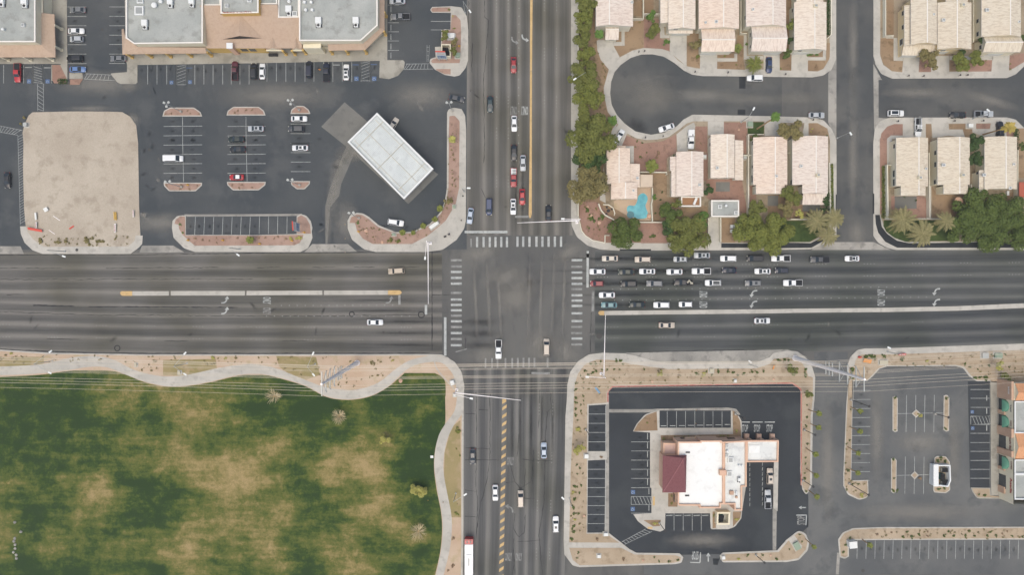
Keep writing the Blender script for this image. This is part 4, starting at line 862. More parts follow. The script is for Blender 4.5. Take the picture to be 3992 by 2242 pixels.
b = MB(); e_ = 6.9; sw = P3('U',80,875,e_); nw = P3('U',85,352,e_); ne = P3('U',422,345,e_); se = P3('U',412,872,e_); ap = P3('U',385,390,8.6)
quad_uv(b, [sw, ap, nw], 0, 'x'); quad_uv(b, [sw, se, ap], 0, 'y'); b.add([nw, ne, ap], [(0,1,2)], 0); b.add([ne, se, ap], [(0,1,2)], 0); b.tube(sw+Vector((.2,.2,.05)), ap+Vector((0,0,.05)), .14, .14, 6, 1); b.build('hip_roof', [m_tile4, simple('maroon_ridge_cap', c8(164,104,108), .8)], t)
b = MB(); b.prism(inset([sw[:2], se[:2], ne[:2], nw[:2]], .45), 0, e_, 0, None, False); b.build('tower_wall', m_peach, t)
for f, x in (('U',1330),('U',1505),('U',1695)):
    b = MB(); p = P(f, x, 150, 4.5); b.box((p[0], p[1], 2.2), (.9, .9, 4.4)); b.box((p[0], p[1]+.5, .6), (1.3, 1.9, 1.2), 0, 1); b.build('canopy_column', [m_peach, m_peach], t)
b = MB(); 
for x in (1320,): p0 = P('U', 400, 135, 3.5); p1 = P('U', 560, 135, 3.5); b.box(((p0[0]+p1[0])/2, p0[1]+.45, 3.1), (p1[0]-p0[0], .9, .25))
b.build('window_awning', m_tile3, t)
s1 = P('U', 900, 142, 6.2); s2 = P('U', 640, 142, 6.2); wall_text(t, 'DEVIL', s1, s2, 5.6, .9, m_sblue, 'sign')
for x0, x1 in ((345,560),(1010,1200)):
    b = MB(); p0 = P('U', x0, 158, 3); p1 = P('U', x1, 158, 3); b.box(((p0[0]+p1[0])/2, P('U',x0,158,6.7)[1]+.03, 1.9), (abs(p1[0]-p0[0]), .08, 1.8)); b.build('window', m_glass, t)
for y0, y1 in ((900,1020),):
    b = MB(); p0 = P('U', 300, y0, 3); p1 = P('U', 300, y1, 3); b.box((P('U',300,y0,6.7)[0]-.03, (p0[1]+p1[1])/2, 1.9), (.08, abs(p1[1]-p0[1]), 1.8)); b.build('window', m_glass, t)
for x, y, s, k in ((1035,410,1.6,2),(1020,605,1.5,2),(985,285,1,1),(985,210,.9,2),(985,345,.9,2),(1150,485,.7,1),(1190,485,.7,1),(1155,690,1.0,0),(1112,855,.7,1),(1112,880,.7,1)): ac_unit(t,'U',x,y,5.4,s,k)
for x, y, s in ((1058,878,1.1),(1127,940,.6)):
    p = P('U',x,y,5.9); b = MB(); b.box((p[0],p[1],5.75),(s,s,.7)); b.build('roof_hatch', m_brownw, t)
p = P('U',930,590,6.9); b = MB(); b.box((p[0],p[1],6.6),(1.9,1.5,1.8)); b.build('chimney', m_peach, t)
for x, y in ((440,308),(430,918)): 
    p = P('U',x,y,6.2); b = MB(); b.box((p[0],p[1],6.15),(1.2,.35,.3)); b.tube((p[0]-.4,p[1],6),(p[0]-.4,p[1],6.6),.15,.15,8); b.tube((p[0]+.4,p[1],6),(p[0]+.4,p[1],6.5),.12,.12,8); b.build('roof_drain', m_dark, t)
b = MB(); p = P('U',1375,260,5.2); b.box((p[0],p[1],5.12),(3.2,2.2,.2)); b.build('roof_panel', m_wroof, t)
# drive-through kerb
b = MB(); b.prism(pl('@U 1650,440 1712,440 1700,1130 1690,1130 1640,1085,8 1640,700'), 0, .35); o = b.build('drive_through_kerb', m_conc); tag(o, 'long raised concrete kerb beside the restaurant drive-through lane', 'kerb')
# --- enclosures (wall rings with a container inside)
def ring(root, spec, h, th, mat, name='wall', gap=None):
    poly = pl(spec, h); q = inset(poly, th); n = len(poly)
    A = sum(poly[i][0]*poly[(i+1) % n][1]-poly[(i+1) % n][0]*poly[i][1] for i in range(n))
    if A < 0: poly = poly[::-1]; q = q[::-1]
    b = MB()
    for k in range(n):
        if gap is not None and k == gap: continue
        k2 = (k+1) % n; a, c, e, f = poly[k], poly[k2], q[k2], q[k]
        b.prism([a, c, e, f], 0, h)
    return b.build(name, mat, root)
def dumpster(f, x, y, rz, mat, label, lx=1.9, ly=1.3):
    p = P(f, x, y, 1.2); o = empty('dumpster', (p[0], p[1], .14), rz); tag(o, label, 'dumpster')
    b = MB(); b.v = []; M = Matrix.Identity(4)
    b.box((0, 0, .65), (lx, ly, 1.1), 0, 0, M); b.box((0, 0, .1), (lx*.9, ly*.8, .12), 0, 1, M)
    for s in (-1, 1): b.box((s*(lx/2+.05), 0, .8), (.1, ly*.7, .15), 0, 0, M)
    me = b.build('body', [mat, m_dark], o, (0, 0, 0)); b = MB()
    b.box((-lx/4, 0, 1.27), (lx/2-.04, ly+.06, .08), 0, 0, M); b.box((lx/4, 0, 1.27), (lx/2-.04, ly+.06, .08), 0, 0, M); b.build('lid', m_black, o, (0, 0, 0))
t = empty('dumpster_enclosure', P3('B', 1900, 505)); tag(t, 'white walled dumpster enclosure behind the roadside price sign', 'enclosure'); ring(t, '@B 1855,438 1950,438 1950,568 1855,568', 2.2, .3, m_cream)
dumpster('B',1892,500,0,m_teal,'green dumpster inside the enclosure by the price sign'); dumpster('B',1905,538,.1,m_dark,'black dumpster inside the enclosure by the price sign')
t = empty('dumpster_enclosure', P3('U', 940, 1240)); tag(t, 'peach walled dumpster enclosure attached to the restaurant parking island', 'enclosure'); ring(t, '@U 850,1150 1040,1150 1030,1330 845,1330', 2.2, .5, m_cream, 'wall')
dumpster('U',910,1235,1.4,m_teal,'dark teal dumpster inside the restaurant enclosure')
t = empty('dumpster_enclosure', P3('R', 1000, 780)); tag(t, 'white walled dumpster enclosure on an island of the shopping lot', 'enclosure'); ring(t, '@R 945,712 1055,712 1058,820 1040,860 940,850', 2.2, .35, m_white_)
b = MB(); b.box((*P('R',958,782,2.4),2.3),(1.5,6.6,.2)); b.build('roof_panel', m_white_, t)
dumpster('R',1018,745,0,m_grey,'grey dumpster at the north end of the white enclosure'); dumpster('R',1000,790,1.5,m_teal,'teal dumpster in the middle of the white enclosure'); dumpster('R',1018,830,.2,m_grey,'grey dumpster at the south end of the white enclosure')
# --- shops at the right edge
t = empty('shopping_strip', P3('V', 500, 700)); tag(t, 'shops with green awnings and brown pillars along the lower right edge', 'shops')
XW = P('V', 330, 700)[0]
ys = lambda y, h=0: P('V', 500, y, h)[1]
b = MB(); b.prism([(XW, ys(1400)), (XW+60, ys(1400)), (XW+60, ys(90)), (XW, ys(90))], 0, 6.1, 0, None, False); b.build('wall', m_cream, t)
def vy(y, h): return P('V', 400, y, h)[1]
for y0, y1 in ((70,280),(600,700),(850,920)):
    b = MB(); b.box((XW-.3, (vy(y0,4)+vy(y1,4))/2, 3.1), (.7, vy(y0,4)-vy(y1,4), 6.2)); b.build('pillar', m_brownw, t)
for y0, y1 in ((405,450),(1045,1080),(1265,1340)):
    b = MB(); b.box((XW-.2, (vy(y0,2)+vy(y1,2))/2, 1.4), (.5, vy(y0,2)-vy(y1,2), 2.8)); b.build('pillar', m_brownw, t)
for y0, y1 in ((280,420),(460,600),(675,840),(920,1060),(1135,1285),(120,215)):
    a, c = vy(y0, 2), vy(y1, 2); b = MB(); b.box((XW-.05, (a+c)/2, 1.6), (.12, a-c, 2.8)); b.build('shop_window', m_glass, t)
for y0, y1 in ((290,425),(470,605),(935,1075)):
    a, c = vy(y0, 3.3), vy(y1, 3.3); w_ = (a-c)/2; cy = (a+c)/2; b = MB(); n = 12; rows = []
    for j in range(5):
        ph = j/4*math.pi/2
        rows.append([(XW-.05-.9*math.cos(ph), cy+w_*math.cos(math.pi*i/n)*(1), 2.6+1.9*math.sin(math.pi*i/n)*math.sin(ph)) for i in range(n+1)])
    vs = [v for r in rows for v in r]; b.add(vs, [(j*(n+1)+i, j*(n+1)+i+1, (j+1)*(n+1)+i+1, (j+1)*(n+1)+i) for j in range(4) for i in range(n)], 0, True); b.build('awning', m_green, t)
flatroof(t, [(XW+.1, ys(1415,6.5)), (XW+60, ys(1415,6.5)), (XW+60, ys(1130,6.5)), (XW+.1, ys(1130,6.5))], 5.8, .7, m_cream, m_groof, m_white_, .3, True)
flatroof(t, [(XW+.1, ys(1128,6.5)), (XW+60, ys(1128,6.5)), (XW+60, ys(965,6.5)), (XW+.1, ys(965,6.5))], 5.8, .7, m_cream, m_groof, m_white_, .3, True)
flatroof(t, [(XW+.1, ys(665,6.5)), (XW+60, ys(665,6.5)), (XW+60, ys(305,6.5)), (XW+.1, ys(305,6.5))], 5.8, .7, m_cream, m_groof, m_white_, .3, True)
for y0, y1, tri in ((105,300,0),(670,960,1)):
    a, c = ys(y0, 7), ys(y1, 7); cy = (a+c)/2; b = MB(); x0 = P('V', 530, 700, 7)[0]
    ez = 6.4
    quad_uv(b, [(x0, a, ez), (x0, cy, ez+1.4), (x0+50, cy, ez+1.4), (x0+50, a, ez)], 0, 'y'); quad_uv(b, [(x0, c, ez), (x0+50, c, ez), (x0+50, cy, ez+1.4), (x0, cy, ez+1.4)], 0, 'y')
    b.add([(x0-.1, a, ez), (x0-.1, c, ez), (x0-.1, cy, ez+1.5), ], [(0,1,2)], 1); b.box((x0+.3, cy, 5.9), (1.0, a-c, 1.0), 0, 1)
    b.build('tiled_roof', [m_tile5, m_cream], t)
def west_text(s, y0, y1, z, hh, mat):
    wall_text(t, s, (XW-.02, vy(y0, z)), (XW-.02, vy(y1, z)), z, hh, mat)
west_text('Sushi Bar', 705, 865, 4.9, .8, m_smar); west_text('CLEAN', 520, 585, 5.2, .5, m_smar); west_text('VAPES', 980, 1075, 5.3, .5, m_smar); west_text('Asada', 1170, 1345, 5.2, .9, m_sred); west_text('TAX', 340, 430, 5.1, .5, m_dark)
s_ = wall_text(t, 'BURGER', (XW-.7, vy(140,5)), (XW-.7, vy(225,5)), 5.2, .6, m_white_)

# ---------------------------------------------------------------- houses
def ridge_pt(f, x, y, h): return P(f, x, y, h)
HT = [m_tile, tilemat('pinkish_clay_tile', c8(238,222,210), c8(202,178,164), (1,.96,.94,1)), tilemat('cream_clay_tile', c8(242,226,210), c8(208,184,164), (1,.97,.93,1))]; hc_ = [0]
def house(label, secs, wall=None, tile=None, wins=(), vents=(), garage=None, name='house'):
    f, x0, y0, x1, y1 = secs[0][:5]; c = P3(f, (x0+x1)/2, (y0+y1)/2, 3); t = empty(name, (c.x, c.y, 0)); tag(t, label, 'house', 'stucco houses in the residential blocks')
    hc_[0] += 1; wall = wall or m_pale; tile = HT[hc_[0] % 3] if tile in (None, m_tile) else tile
    for k, s in enumerate(secs):
        f, x0, y0, x1, y1, h, ax, rg, rise = s[:9]
        h = h+k*.013
        a = P(f, x0, y0, h); c = P(f, x1, y1, h); X0, Y1, X1, Y0 = a[0], a[1], c[0], c[1]
        b = MB(); g = MB(); ht = h+rise
        if ax == 'y':
            rx = P(f, rg, y0, ht)[0]; r0, r1 = (rx, Y0, ht), (rx, Y1, ht)
            quad_uv(b, [(X0,Y0,h),r0,r1,(X0,Y1,h)], 0, 'x'); quad_uv(b, [(X1,Y0,h),(X1,Y1,h),r1,r0], 0, 'x')
            g.add([(X0+.4,Y0+.35,h),(X1-.4,Y0+.35,h),(rx,Y0+.35,ht-.1)], [(0,1,2)]); g.add([(X0+.4,Y1-.35,h),(X1-.4,Y1-.35,h),(rx,Y1-.35,ht-.1)], [(0,2,1)])
            b.box((rx, (Y0+Y1)/2, ht+.02), (.28, Y1-Y0-.05, .14), 0, 1)
        elif ax == 'x':
            ry = P(f, x0, rg, ht)[1]; r0, r1 = (X0, ry, ht), (X1, ry, ht)
            quad_uv(b, [(X0,Y0,h),(X1,Y0,h),r1,r0], 0, 'y'); quad_uv(b, [(X0,Y1,h),r0,r1,(X1,Y1,h)], 0, 'y')
            g.add([(X0+.35,Y0+.4,h),(X0+.35,Y1-.4,h),(X0+.35,ry,ht-.1)], [(0,2,1)]); g.add([(X1-.35,Y0+.4,h),(X1-.35,Y1-.4,h),(X1-.35,ry,ht-.1)], [(0,1,2)])
            b.box(((X0+X1)/2, ry, ht+.02), (X1-X0-.05, .28, .14), 0, 1)
        else:   # lean-to: 's' slopes down to the south, 'w' to the west, 'e' to the east
            zz = {'s': (0,0,1,1), 'w': (0,1,1,0), 'e': (1,0,0,1)}[ax]; q = [(X0,Y0),(X1,Y0),(X1,Y1),(X0,Y1)]
            quad_uv(b, [(q[i][0], q[i][1], h+rise*zz[i]) for i in range(4)], 0, 'y' if ax == 's' else 'x')
        b.prism([(X0,Y0),(X1,Y0),(X1,Y1),(X0,Y1)], h-.2, h-.001, 1, 1, False)
        b.build('roof', [tile, m_cope], t)
        g.prism([(X0+.4,Y0+.4),(X1-.4,Y0+.4),(X1-.4,Y1-.4),(X0+.4,Y1-.4)], 0, h, 0, None, False)
        g.build('wall', wall, t)
    f0 = secs[0]
    for wn in wins:   # (section, side, fraction, z, width)
        s = secs[wn[0]]; f, x0, y0, x1, y1, h = s[:6]; a = P(f, x0, y0, h); c = P(f, x1, y1, h)
        sd, fr, z, wd = wn[1:5]; hh_ = wn[5] if len(wn) > 5 else 1.1
        if sd == 'S': p = (a[0]+(c[0]-a[0])*fr, c[1]+.36); d3 = (wd, .12, hh_)
        elif sd == 'W': p = (a[0]+.36, a[1]+(c[1]-a[1])*fr); d3 = (.12, wd, hh_)
        b = MB(); b.box((p[0], p[1], z), d3, 0, 0)
        e3 = (d3[0]*.86, .16, d3[2]*.8) if sd == 'S' else (.16, d3[1]*.86, d3[2]*.8); b.box((p[0], p[1], z), e3, 0, 1); b.build('window', [m_frame, m_glass], t)
    if garage:
        s = secs[garage[0]]; f, x0, y0, x1, y1, h = s[:6]; a = P(f, x0, y0, h); c = P(f, x1, y1, h); b = MB()
        gy = (c[1]+.34) if garage[1] == 'S' else (a[1]-.34); gx = a[0]+(c[0]-a[0])*garage[2]
        b.box((gx, gy, 1.1), (4.6, .14, 2.2)); b.build('garage_door', m_frame, t)
    for vt in vents:
        f, x, y, z = vt[:4]; p = P(f, x, y, z); b = MB(); s_ = vt[4] if len(vt) > 4 else .7
        if len(vt) > 5: b.box((p[0], p[1], z-.3), (s_*1.2, s_, 2.0)); b.box((p[0], p[1], z+.75), (s_*.8, s_*.7, .12), 0, 1); b.build('chimney', [m_cream, m_grey], t)
        else: b.box((p[0], p[1], z), (s_, s_, .5)); b.box((p[0], p[1], z+.27), (s_*.7, s_*.7, .06), 0, 1); b.build('roof_vent', [m_white_, m_grey], t)
    return t
house('pale tiled house at the top left of the cul-de-sac beside the tree row', [('E',832,-300,1205,262,5.4,'y',968,1.3),('E',1075,140,1172,212,3.2,'s',0,.5),('E',925,250,1060,395,3.0,'x',290,.9),('E',1100,120,1200,235,4.6,'s',0,.3)], m_pale, m_tile, [(2,'S',.5,2.2,1.6),(0,'W',.7,3.8,1.4)], [('E',1195,18,6)])
house('pale tiled house above the cul-de-sac with two dormer vents and wide garage', [('E',1560,-300,1832,290,5.4,'y',1710,1.3),('E',1480,-300,1580,228,4.2,'w',0,.6),('E',1565,235,1805,332,3.0,'s',0,1.0)], m_pale, m_tile, [(1,'W',.75,2.6,1.2),(1,'W',.9,2.6,1.2),(0,'S',.3,4.4,1.4)], [('E',1650,222,4.6,.6),('E',1755,235,4.6,.6)], (2,'S',.5))
house('pinkish tiled house on the north side, third from the tree row', [('E',1865,-300,2270,285,5.2,'y',2115,1.3),('E',1888,270,2222,515,4.2,'x',395,1.1)], m_pale, m_tile, [(1,'W',.5,2.6,1.2)], [('E',1935,222,6,.6),('E',2040,215,6,.9)], (1,'S',.3))
house('large pale tiled house behind the big palm and the blue car', [('E',2340,-300,2742,262,5.4,'y',2610,1.4),('E',2392,250,2742,512,4.4,'x',380,1.2)], m_pale, m_tile, [(1,'W',.3,2.8,1.3),(1,'W',.75,2.8,1.0),(0,'W',.8,3.6,1.2)], [('E',2410,90,6,.7)], (1,'S',.7))
house('pink and cream tiled house on the corner west of the side street', [('F',268,18,592,500,5.0,'y',475,1.3),('F',290,-300,560,25,4.8,'y',440,1.2)], m_pale, m_tile, [(0,'W',.12,3,1.1),(0,'S',.25,3.4,1.2)], [('F',480,60,6.3,.9,1)], (0,'S',.35))
house('yellow walled house on the corner east of the side street', [('F',1440,-30,1702,440,5.6,'y',1605,1.2),('F',1375,50,1470,455,4.4,'w',0,.8),('F',1350,440,1690,553,3.0,'s',0,1.1)], m_yell, m_tile2, [(1,'W',.15,3.0,1.4),(1,'W',.5,3.0,1.4),(1,'W',.85,2.2,2.0,1.8)], [('F',1670,140,6.2,.6)], (2,'S',.3))
house('sand tiled house with a grey boxed chimney at the top right', [('F',1708,22,2048,490,5.4,'y',1905,1.1),('F',1790,-300,2010,30,5.2,'y',1905,1.0)], m_yell, m_tile2, [(0,'S',.3,3.2,1.4)], [('F',1768,198,6.4,.8),('F',1955,52,6.4,.9,1)], (0,'S',.3))
house('sand tiled house with yellow side wall at the top right corner', [('F',2150,-300,2545,365,5.6,'y',2440,1.3),('F',2165,355,2540,520,4.6,'x',420,1.2)], m_cream, m_tile2, [(0,'W',.72,3.4,1.2),(0,'W',.92,3.4,1.4),(1,'W',.6,3,1.4)], [('F',2205,97,6.4,.9),('F',2525,215,6.2,.6)], (1,'S',.5))
house('corner house with stepped tiled roof beside the swimming pool', [('G',940,200,1175,555,4.4,'y',1065,1.0),('G',985,545,1246,712,4.3,'y',1130,1.0),('G',1165,358,1273,592,3.4,'e',0,.5),('G',945,178,1130,232,3.2,'s',0,.5)], m_pale, m_tile, [(1,'W',.2,2.8,1.0),(1,'W',.7,2.8,1.2),(1,'S',.3,2.4,2.0)], [('G',1208,625,4.8,.6),('G',1250,500,4.6,.7)])
house('pale tiled house with a rear balcony, east of the pool', [('G',1640,235,1912,682,4.8,'y',1795,1.1),('G',1578,285,1650,425,3.8,'w',0,.5),('G',1590,420,1702,688,3.8,'w',0,.7)], m_pale, m_tile, [(2,'W',.2,2.6,1.2),(2,'W',.8,2.6,1.2)], [('G',1875,568,5.6,.8)])
house('pale tiled house north of the flat-roofed garden room', [('G',1985,62,2225,500,4.6,'y',2150,1.0),('G',2222,122,2312,520,3.6,'e',0,.7)], m_pale, m_tile, [(0,'W',.2,2.8,1.0),(0,'S',.3,2.6,1.2),(0,'S',.7,2.6,1.2)], [('G',2050,397,5.4,.8)])
house('pale tiled house right of the fence, behind the green lawn', [('G',2412,90,2754,568,4.6,'y',2633,1.1),('G',2440,555,2728,660,4.5,'y',2633,1.0)], m_pale, m_tile, [(0,'W',.1,3,1.2),(0,'W',.6,3,1.0),(0,'W',.85,2.8,2.4)], [('G',2645,480,5.9,.7)])
house('pale tiled house on the corner with a tiled patio roof', [('H',250,80,608,568,4.6,'y',488,1.1),('H',350,560,605,656,4.5,'y',488,1.0),('H',350,658,588,768,2.9,'s',0,.5)], m_pale, m_tile, [(0,'W',.93,3,1.4)], [('H',337,380,5.5,.8),('H',503,472,5.9,.9,1)])
house('sand tiled house first to the right of the side street', [('H',1292,95,1612,582,4.6,'y',1520,1.1),('H',1340,572,1588,676,4.5,'y',1520,1.0)], m_cream, m_tile2, [(0,'W',.15,3,1.4),(0,'W',.72,2.8,2.2),(0,'W',.9,2.8,2.2)], [('H',1592,405,5.2,.6),('H',1525,497,5.9,.9,1)])
house('sand tiled house between the white truck driveway and the dark trees', [('H',1708,92,2032,568,4.6,'y',1930,1.1),('H',1768,560,2012,660,4.5,'y',1930,1.0)], m_cream, m_tile2, [(0,'W',.3,3,1.4),(0,'W',.55,3,1.6),(0,'W',.92,2.8,1.4)], [('H',1768,368,5.5,.9),('H',1953,472,5.9,.9,1)])
house('sand tiled house above the largest tree at the right edge', [('H',2180,85,2505,610,4.8,'y',2395,1.1),('H',2125,420,2200,640,4.0,'w',0,.6)], m_cream, m_tile2, [(1,'W',.1,2.8,.8)], [('H',2175,468,5.4,.9),('H',2473,360,5.6,.6),('H',2435,600,5.6,.8)])
# smaller garden buildings
t = empty('garden_room', P3('G', 2130, 800)); tag(t, 'flat-roofed pale garden room with a grey roof behind a house', 'shed'); flatroof(t, '@G 1992,722 2270,722 2270,888 1992,888', 2.9, .35, m_pale, m_groof, m_cope)
ac_unit(t,'G',2073,790,2.9,1.1,2); ac_unit(t,'G',2132,780,2.9,1,1); ac_unit(t,'G',2235,852,2.9,1.1,2)
t = empty('balcony', P3('G', 1787, 735)); tag(t, 'walled rear balcony with a brown deck behind a tiled house', 'balcony'); flatroof(t, '@G 1688,684 1888,684 1888,785 1688,785', 2.6, .6, m_pale, simple('brown_deck', c8(165,120,84), .8), m_cope)
b = MB(); p = P('G',1830,732,3); b.box((p[0],p[1],2.95),(.7,2.1,.35),-.4); o = b.build('sun_lounger', m_white_, None); tag(o, 'white sun lounger lying on the brown balcony deck', 'lounger'); 
t = empty('patio_canopy', P3('G', 1340, 525)); tag(t, 'flat tan patio canopy beside the pool house', 'canopy')
b = MB(); b.prism(pl('@G 1278,465 1403,465 1400,588 1278,590', 2.9), 2.7, 2.9); b.build('canopy_top', gmat('tan_canvas', c8(216,192,170), c8(222,200,178), .3, None, 1, .05), t)
for x, y in ((1285,475),(1395,475),(1393,580),(1285,582)): p = P('G',x,y,2.8); b = MB(); b.box((p[0],p[1],1.35),(.15,.15,2.7)); b.build('post', m_pale, t)
t = empty('patio_canopy', P3('H', 2553, 610)); tag(t, 'red tiled patio roof cut by the right edge', 'canopy')
b = MB(); b.prism(pl('@H 2528,540 2900,540 2900,690 2528,690', 2.9), 2.7, 2.9); b.build('canopy_top', simple('red_tile', c8(190,96,74), .8), t)
for x, y in ((2540,550),(2540,680)): p = P('H',x,y,2.8); b = MB(); b.box((p[0],p[1],1.35),(.15,.15,2.7)); b.build('post', m_pale, t)
t = empty('patio_canopy', P3('F', 2330, 1440)) if False else None
# --- garden walls
def gwall(label, spec, h=1.8, th=.22, mat=None, name='garden_wall'):
    p = [q[:2] for q in pts(spec, h)]; b = MB(); L_ = []; R_ = []
    n = len(p)
    for i in range(n):
        tv = Vector(p[min(i+1, n-1)])-Vector(p[max(i-1, 0)])
        if tv.length < 1e-6: tv = Vector((1,0))
        tv.normalize(); nr = Vector((-tv.y, tv.x))*th/2; L_.append((p[i][0]+nr.x, p[i][1]+nr.y)); R_.append((p[i][0]-nr.x, p[i][1]-nr.y))
    b.prism(L_+R_[::-1], 0, h); o = b.build(name, mat or m_pale); tag(o, label, 'wall', None, 'thing'); return o
gwall('long pale block wall behind the row of trees along the road', '@E 658,-200 658,1443', 1.8); gwall('pale block wall below the tree row ending at the crossing corner', '@G 652,160 655,880', 1.6)
gwall('low curved kerb wall around the planted crossing corner', '@G 660,900 690,1030 730,1080 800,1125 925,1150', .5, .2)
gwall('pale wall between the two northern yards', '@E 1311,-200 1311,182 1205,182'); gwall('short wall beside the second northern house', '@E 1318,135 1480,135')
gwall('pale block wall between two southern gardens', '@G 2367,60 2367,870', 1.8, .3); gwall('pale wall at the front left of the southern garden', '@G 2367,60 2520,60', 1.5); gwall('thin wall joining the fence and the house', '@G 2315,268 2400,268')
gwall('curved pale wall around the fire pit', '@G 860,755 885,820 925,870 1015,918', 1.5, .3); gwall('inner curved seat wall of the fire pit', '@G 905,765 960,768 1005,800 1022,850 1018,875', .7, .3)
gwall('pale wall on the east side of the pool deck', '@G 1400,595 1405,700 1392,760 1402,935'); gwall('pale wall along the south side of the pool garden', '@G 1245,943 1500,943')
gwall('pale wall along the south edge of the corner garden', '@H 235,912 640,912'); gwall('pale wall along the side street beside the hedge', '@H 625,345 632,910', 1.5); gwall('white block wall beside the hedge right of the side street', '@H 1205,370 1212,910 1240,908', 1.8, .3)
gwall('long pale wall above the date palms', '@H 1240,908 1900,908', 1.7); gwall('pale wall between the gardens of two sand tiled houses', '@H 1625,245 1632,900'); gwall('pale wall right of the dark trees', '@H 2518,215 2512,800', 1.8); gwall('pale wall west of the sand tiled house', '@H 2050,560 2052,680')
gwall('pale wall around the bare yard at the top', '@F 1188,-200 1188,355 1270,355', 1.7); gwall('pale wall between two northern houses', '@F 2070,-200 2070,420', 1.7, .25); gwall('thin wall between two northern houses left of the side street', '@E 2290,-200 2290,330 2350,330'); gwall('white wall beside the hedge left of the side street', '@F 640,-200 642,345 600,385', 1.7, .25)
gwall('pale wall behind the garden room', '@G 1965,900 1965,1200', 1.6); gwall('pale wall below the garden room', '@G 2088,900 2088,1140', 1.6); gwall('small square wall pier on the corner pavement', '@G 925,1145 925,1075 970,1075', 1.3); gwall('short pale wall between the pool house and the next house', '@G 1275,437 1545,440 1545,465', 1.6); gwall('thin wall between two tiled houses south of the cul-de-sac', '@H 205,243 250,243', 1.5)
gwall('wall between house and pavement corner south', '@H 1200,365 1290,370', 1.5)
# --- pool
t = empty('swimming_pool', P3('G', 1270, 790)); tag(t, 'turquoise kidney shaped swimming pool with a round spa', 'pool')
pool = smooth(pts('@G 1300,652 1340,675 1350,720 1330,780 1352,850 1345,890 1305,908 1225,905 1190,870 1150,845 1142,800 1165,776 1220,775 1245,730 1258,680'), True)
b = MB(); b.prism(inset(pool, -.3), .1, .2); b.build('coping', m_rose, t); b = MB(); b.sheet(pool, .215)
m_water, tt, bs = nmat('pool_water'); bs.inputs['Roughness'].default_value = .12; tt.links.new(mixc(tt, remap(tt, noise(tt, pos(tt), .5, 3), .35, .65), c8(58,158,178), c8(92,190,204)), bs.inputs['Base Color'])
b.build('water', m_water, t)
b = MB(); c_ = P('G', 1178, 868); b.sheet([(c_[0]+1.1*math.cos(a*.4), c_[1]+1.1*math.sin(a*.4)) for a in range(16)], .235); b.build('spa', simple('spa_water', c8(84,140,150), .2), t)
b = MB(); b.sheet(pl('@G 1318,905 1395,905 1395,930 1310,930'), .19); t2 = None
# ---------------------------------------------------------------- vehicles (front towards +X of the vehicle)
_paint = {}
PC = dict(white=(240,240,242), cream=(214,202,188), beige=(190,172,150), silver=(186,190,196), grey=(120,122,126), dgrey=(78,80,84), black=(34,37,41), dblue=(34,58,104), blue=(96,130,186), teal=(112,152,158),
          dteal=(32,60,66), red=(172,40,44), maroon=(96,38,48), olive=(64,70,60), dgreen=(36,50,46), ltblue=(176,190,210), navy=(26,36,58), champ=(208,192,176), bred=(196,40,46), brick=(150,52,56))
def paint(c):
    if c not in _paint:
        m, t, b = nmat(c+'_car_paint'); b.inputs['Base Color'].default_value = c8(*PC[c]); b.inputs['Roughness'].default_value = .32
        b.inputs['Coat Weight'].default_value = .3; b.inputs['Coat Roughness'].default_value = .15; _paint[c] = m
    return _paint[c]
m_cglass = simple('car_glass', c8(48,58,66), .12, 0, .5); m_tyre = m_black
m_head = simple('headlight_glass', c8(235,230,215), .2, 0, .5); m_tail = simple('taillight_red', c8(170,30,26), .4)
m_bed = simple('truck_bed_liner', c8(36,40,46), .8); m_rim = simple('alloy_rim', c8(160,162,165), .4, .6)
Z0 = (0, 0, 0)
def loft(b, secs, mi=0):
    rings = []
    for x, hw, z0, z1 in secs:
        zm = z0+(z1-z0)*.55; rings.append([(x, -hw*.9, z0), (x, -hw, zm), (x, -hw*.93, z1-.06), (x, -hw*.72, z1), (x, 0, z1+.025), (x, hw*.72, z1), (x, hw*.93, z1-.06), (x, hw, zm), (x, hw*.9, z0)])
    n = 9; vs = [v for r in rings for v in r]; fs = []
    for k in range(len(rings)-1):
        for i in range(n): fs.append((k*n+i, k*n+(i+1) % n, (k+1)*n+(i+1) % n, (k+1)*n+i))
    b.add(vs, fs, mi, True); b.add(rings[0], [tuple(range(n))], mi); b.add(rings[-1], [tuple(range(n-1, -1, -1))], mi)
def cabin(b, xb0, xb1, xt0, xt1, zb, zt, wb, wt, mi=0):
    """body-coloured roof and pillars: lower ring, roof ring, crowned roof"""
    B = [(xb0,-wb,zb),(xb1,-wb,zb),(xb1,wb,zb),(xb0,wb,zb)]; T = [(xt0,-wt,zt),(xt1,-wt,zt),(xt1,wt,zt),(xt0,wt,zt)]
    e = .1; U = [(xt0+e,-wt+e,zt+.04),(xt1-e,-wt+e,zt+.04),(xt1-e,wt-e,zt+.04),(xt0+e,wt-e,zt+.04)]
    b.add(B+T+U, [(i,(i+1)%4,4+(i+1)%4,4+i) for i in range(4)]+[(4+i,4+(i+1)%4,8+(i+1)%4,8+i) for i in range(4)]+[(8,9,10,11)], mi)
def pane(name, root, q, off=.012, shrink=.9, split=None):
    """glass panel lying on the quad q (4 corners), pushed out a little"""
    v = [Vector(p) for p in q]; c = sum(v, Vector())/4; n = (v[1]-v[0]).cross(v[2]-v[1]).normalized()
    if n.dot(c-Vector((c.x*.5, 0, .6))) < 0: n = -n
    b = MB(); w_ = [c+(p-c)*shrink+n*off for p in v]; b.add(w_+[p-n*.02 for p in w_], [(0,1,2,3),(7,6,5,4),(0,4,5,1),(1,5,6,2),(2,6,7,3),(3,7,4,0)])
    return b.build(name, m_cglass, root, Z0)
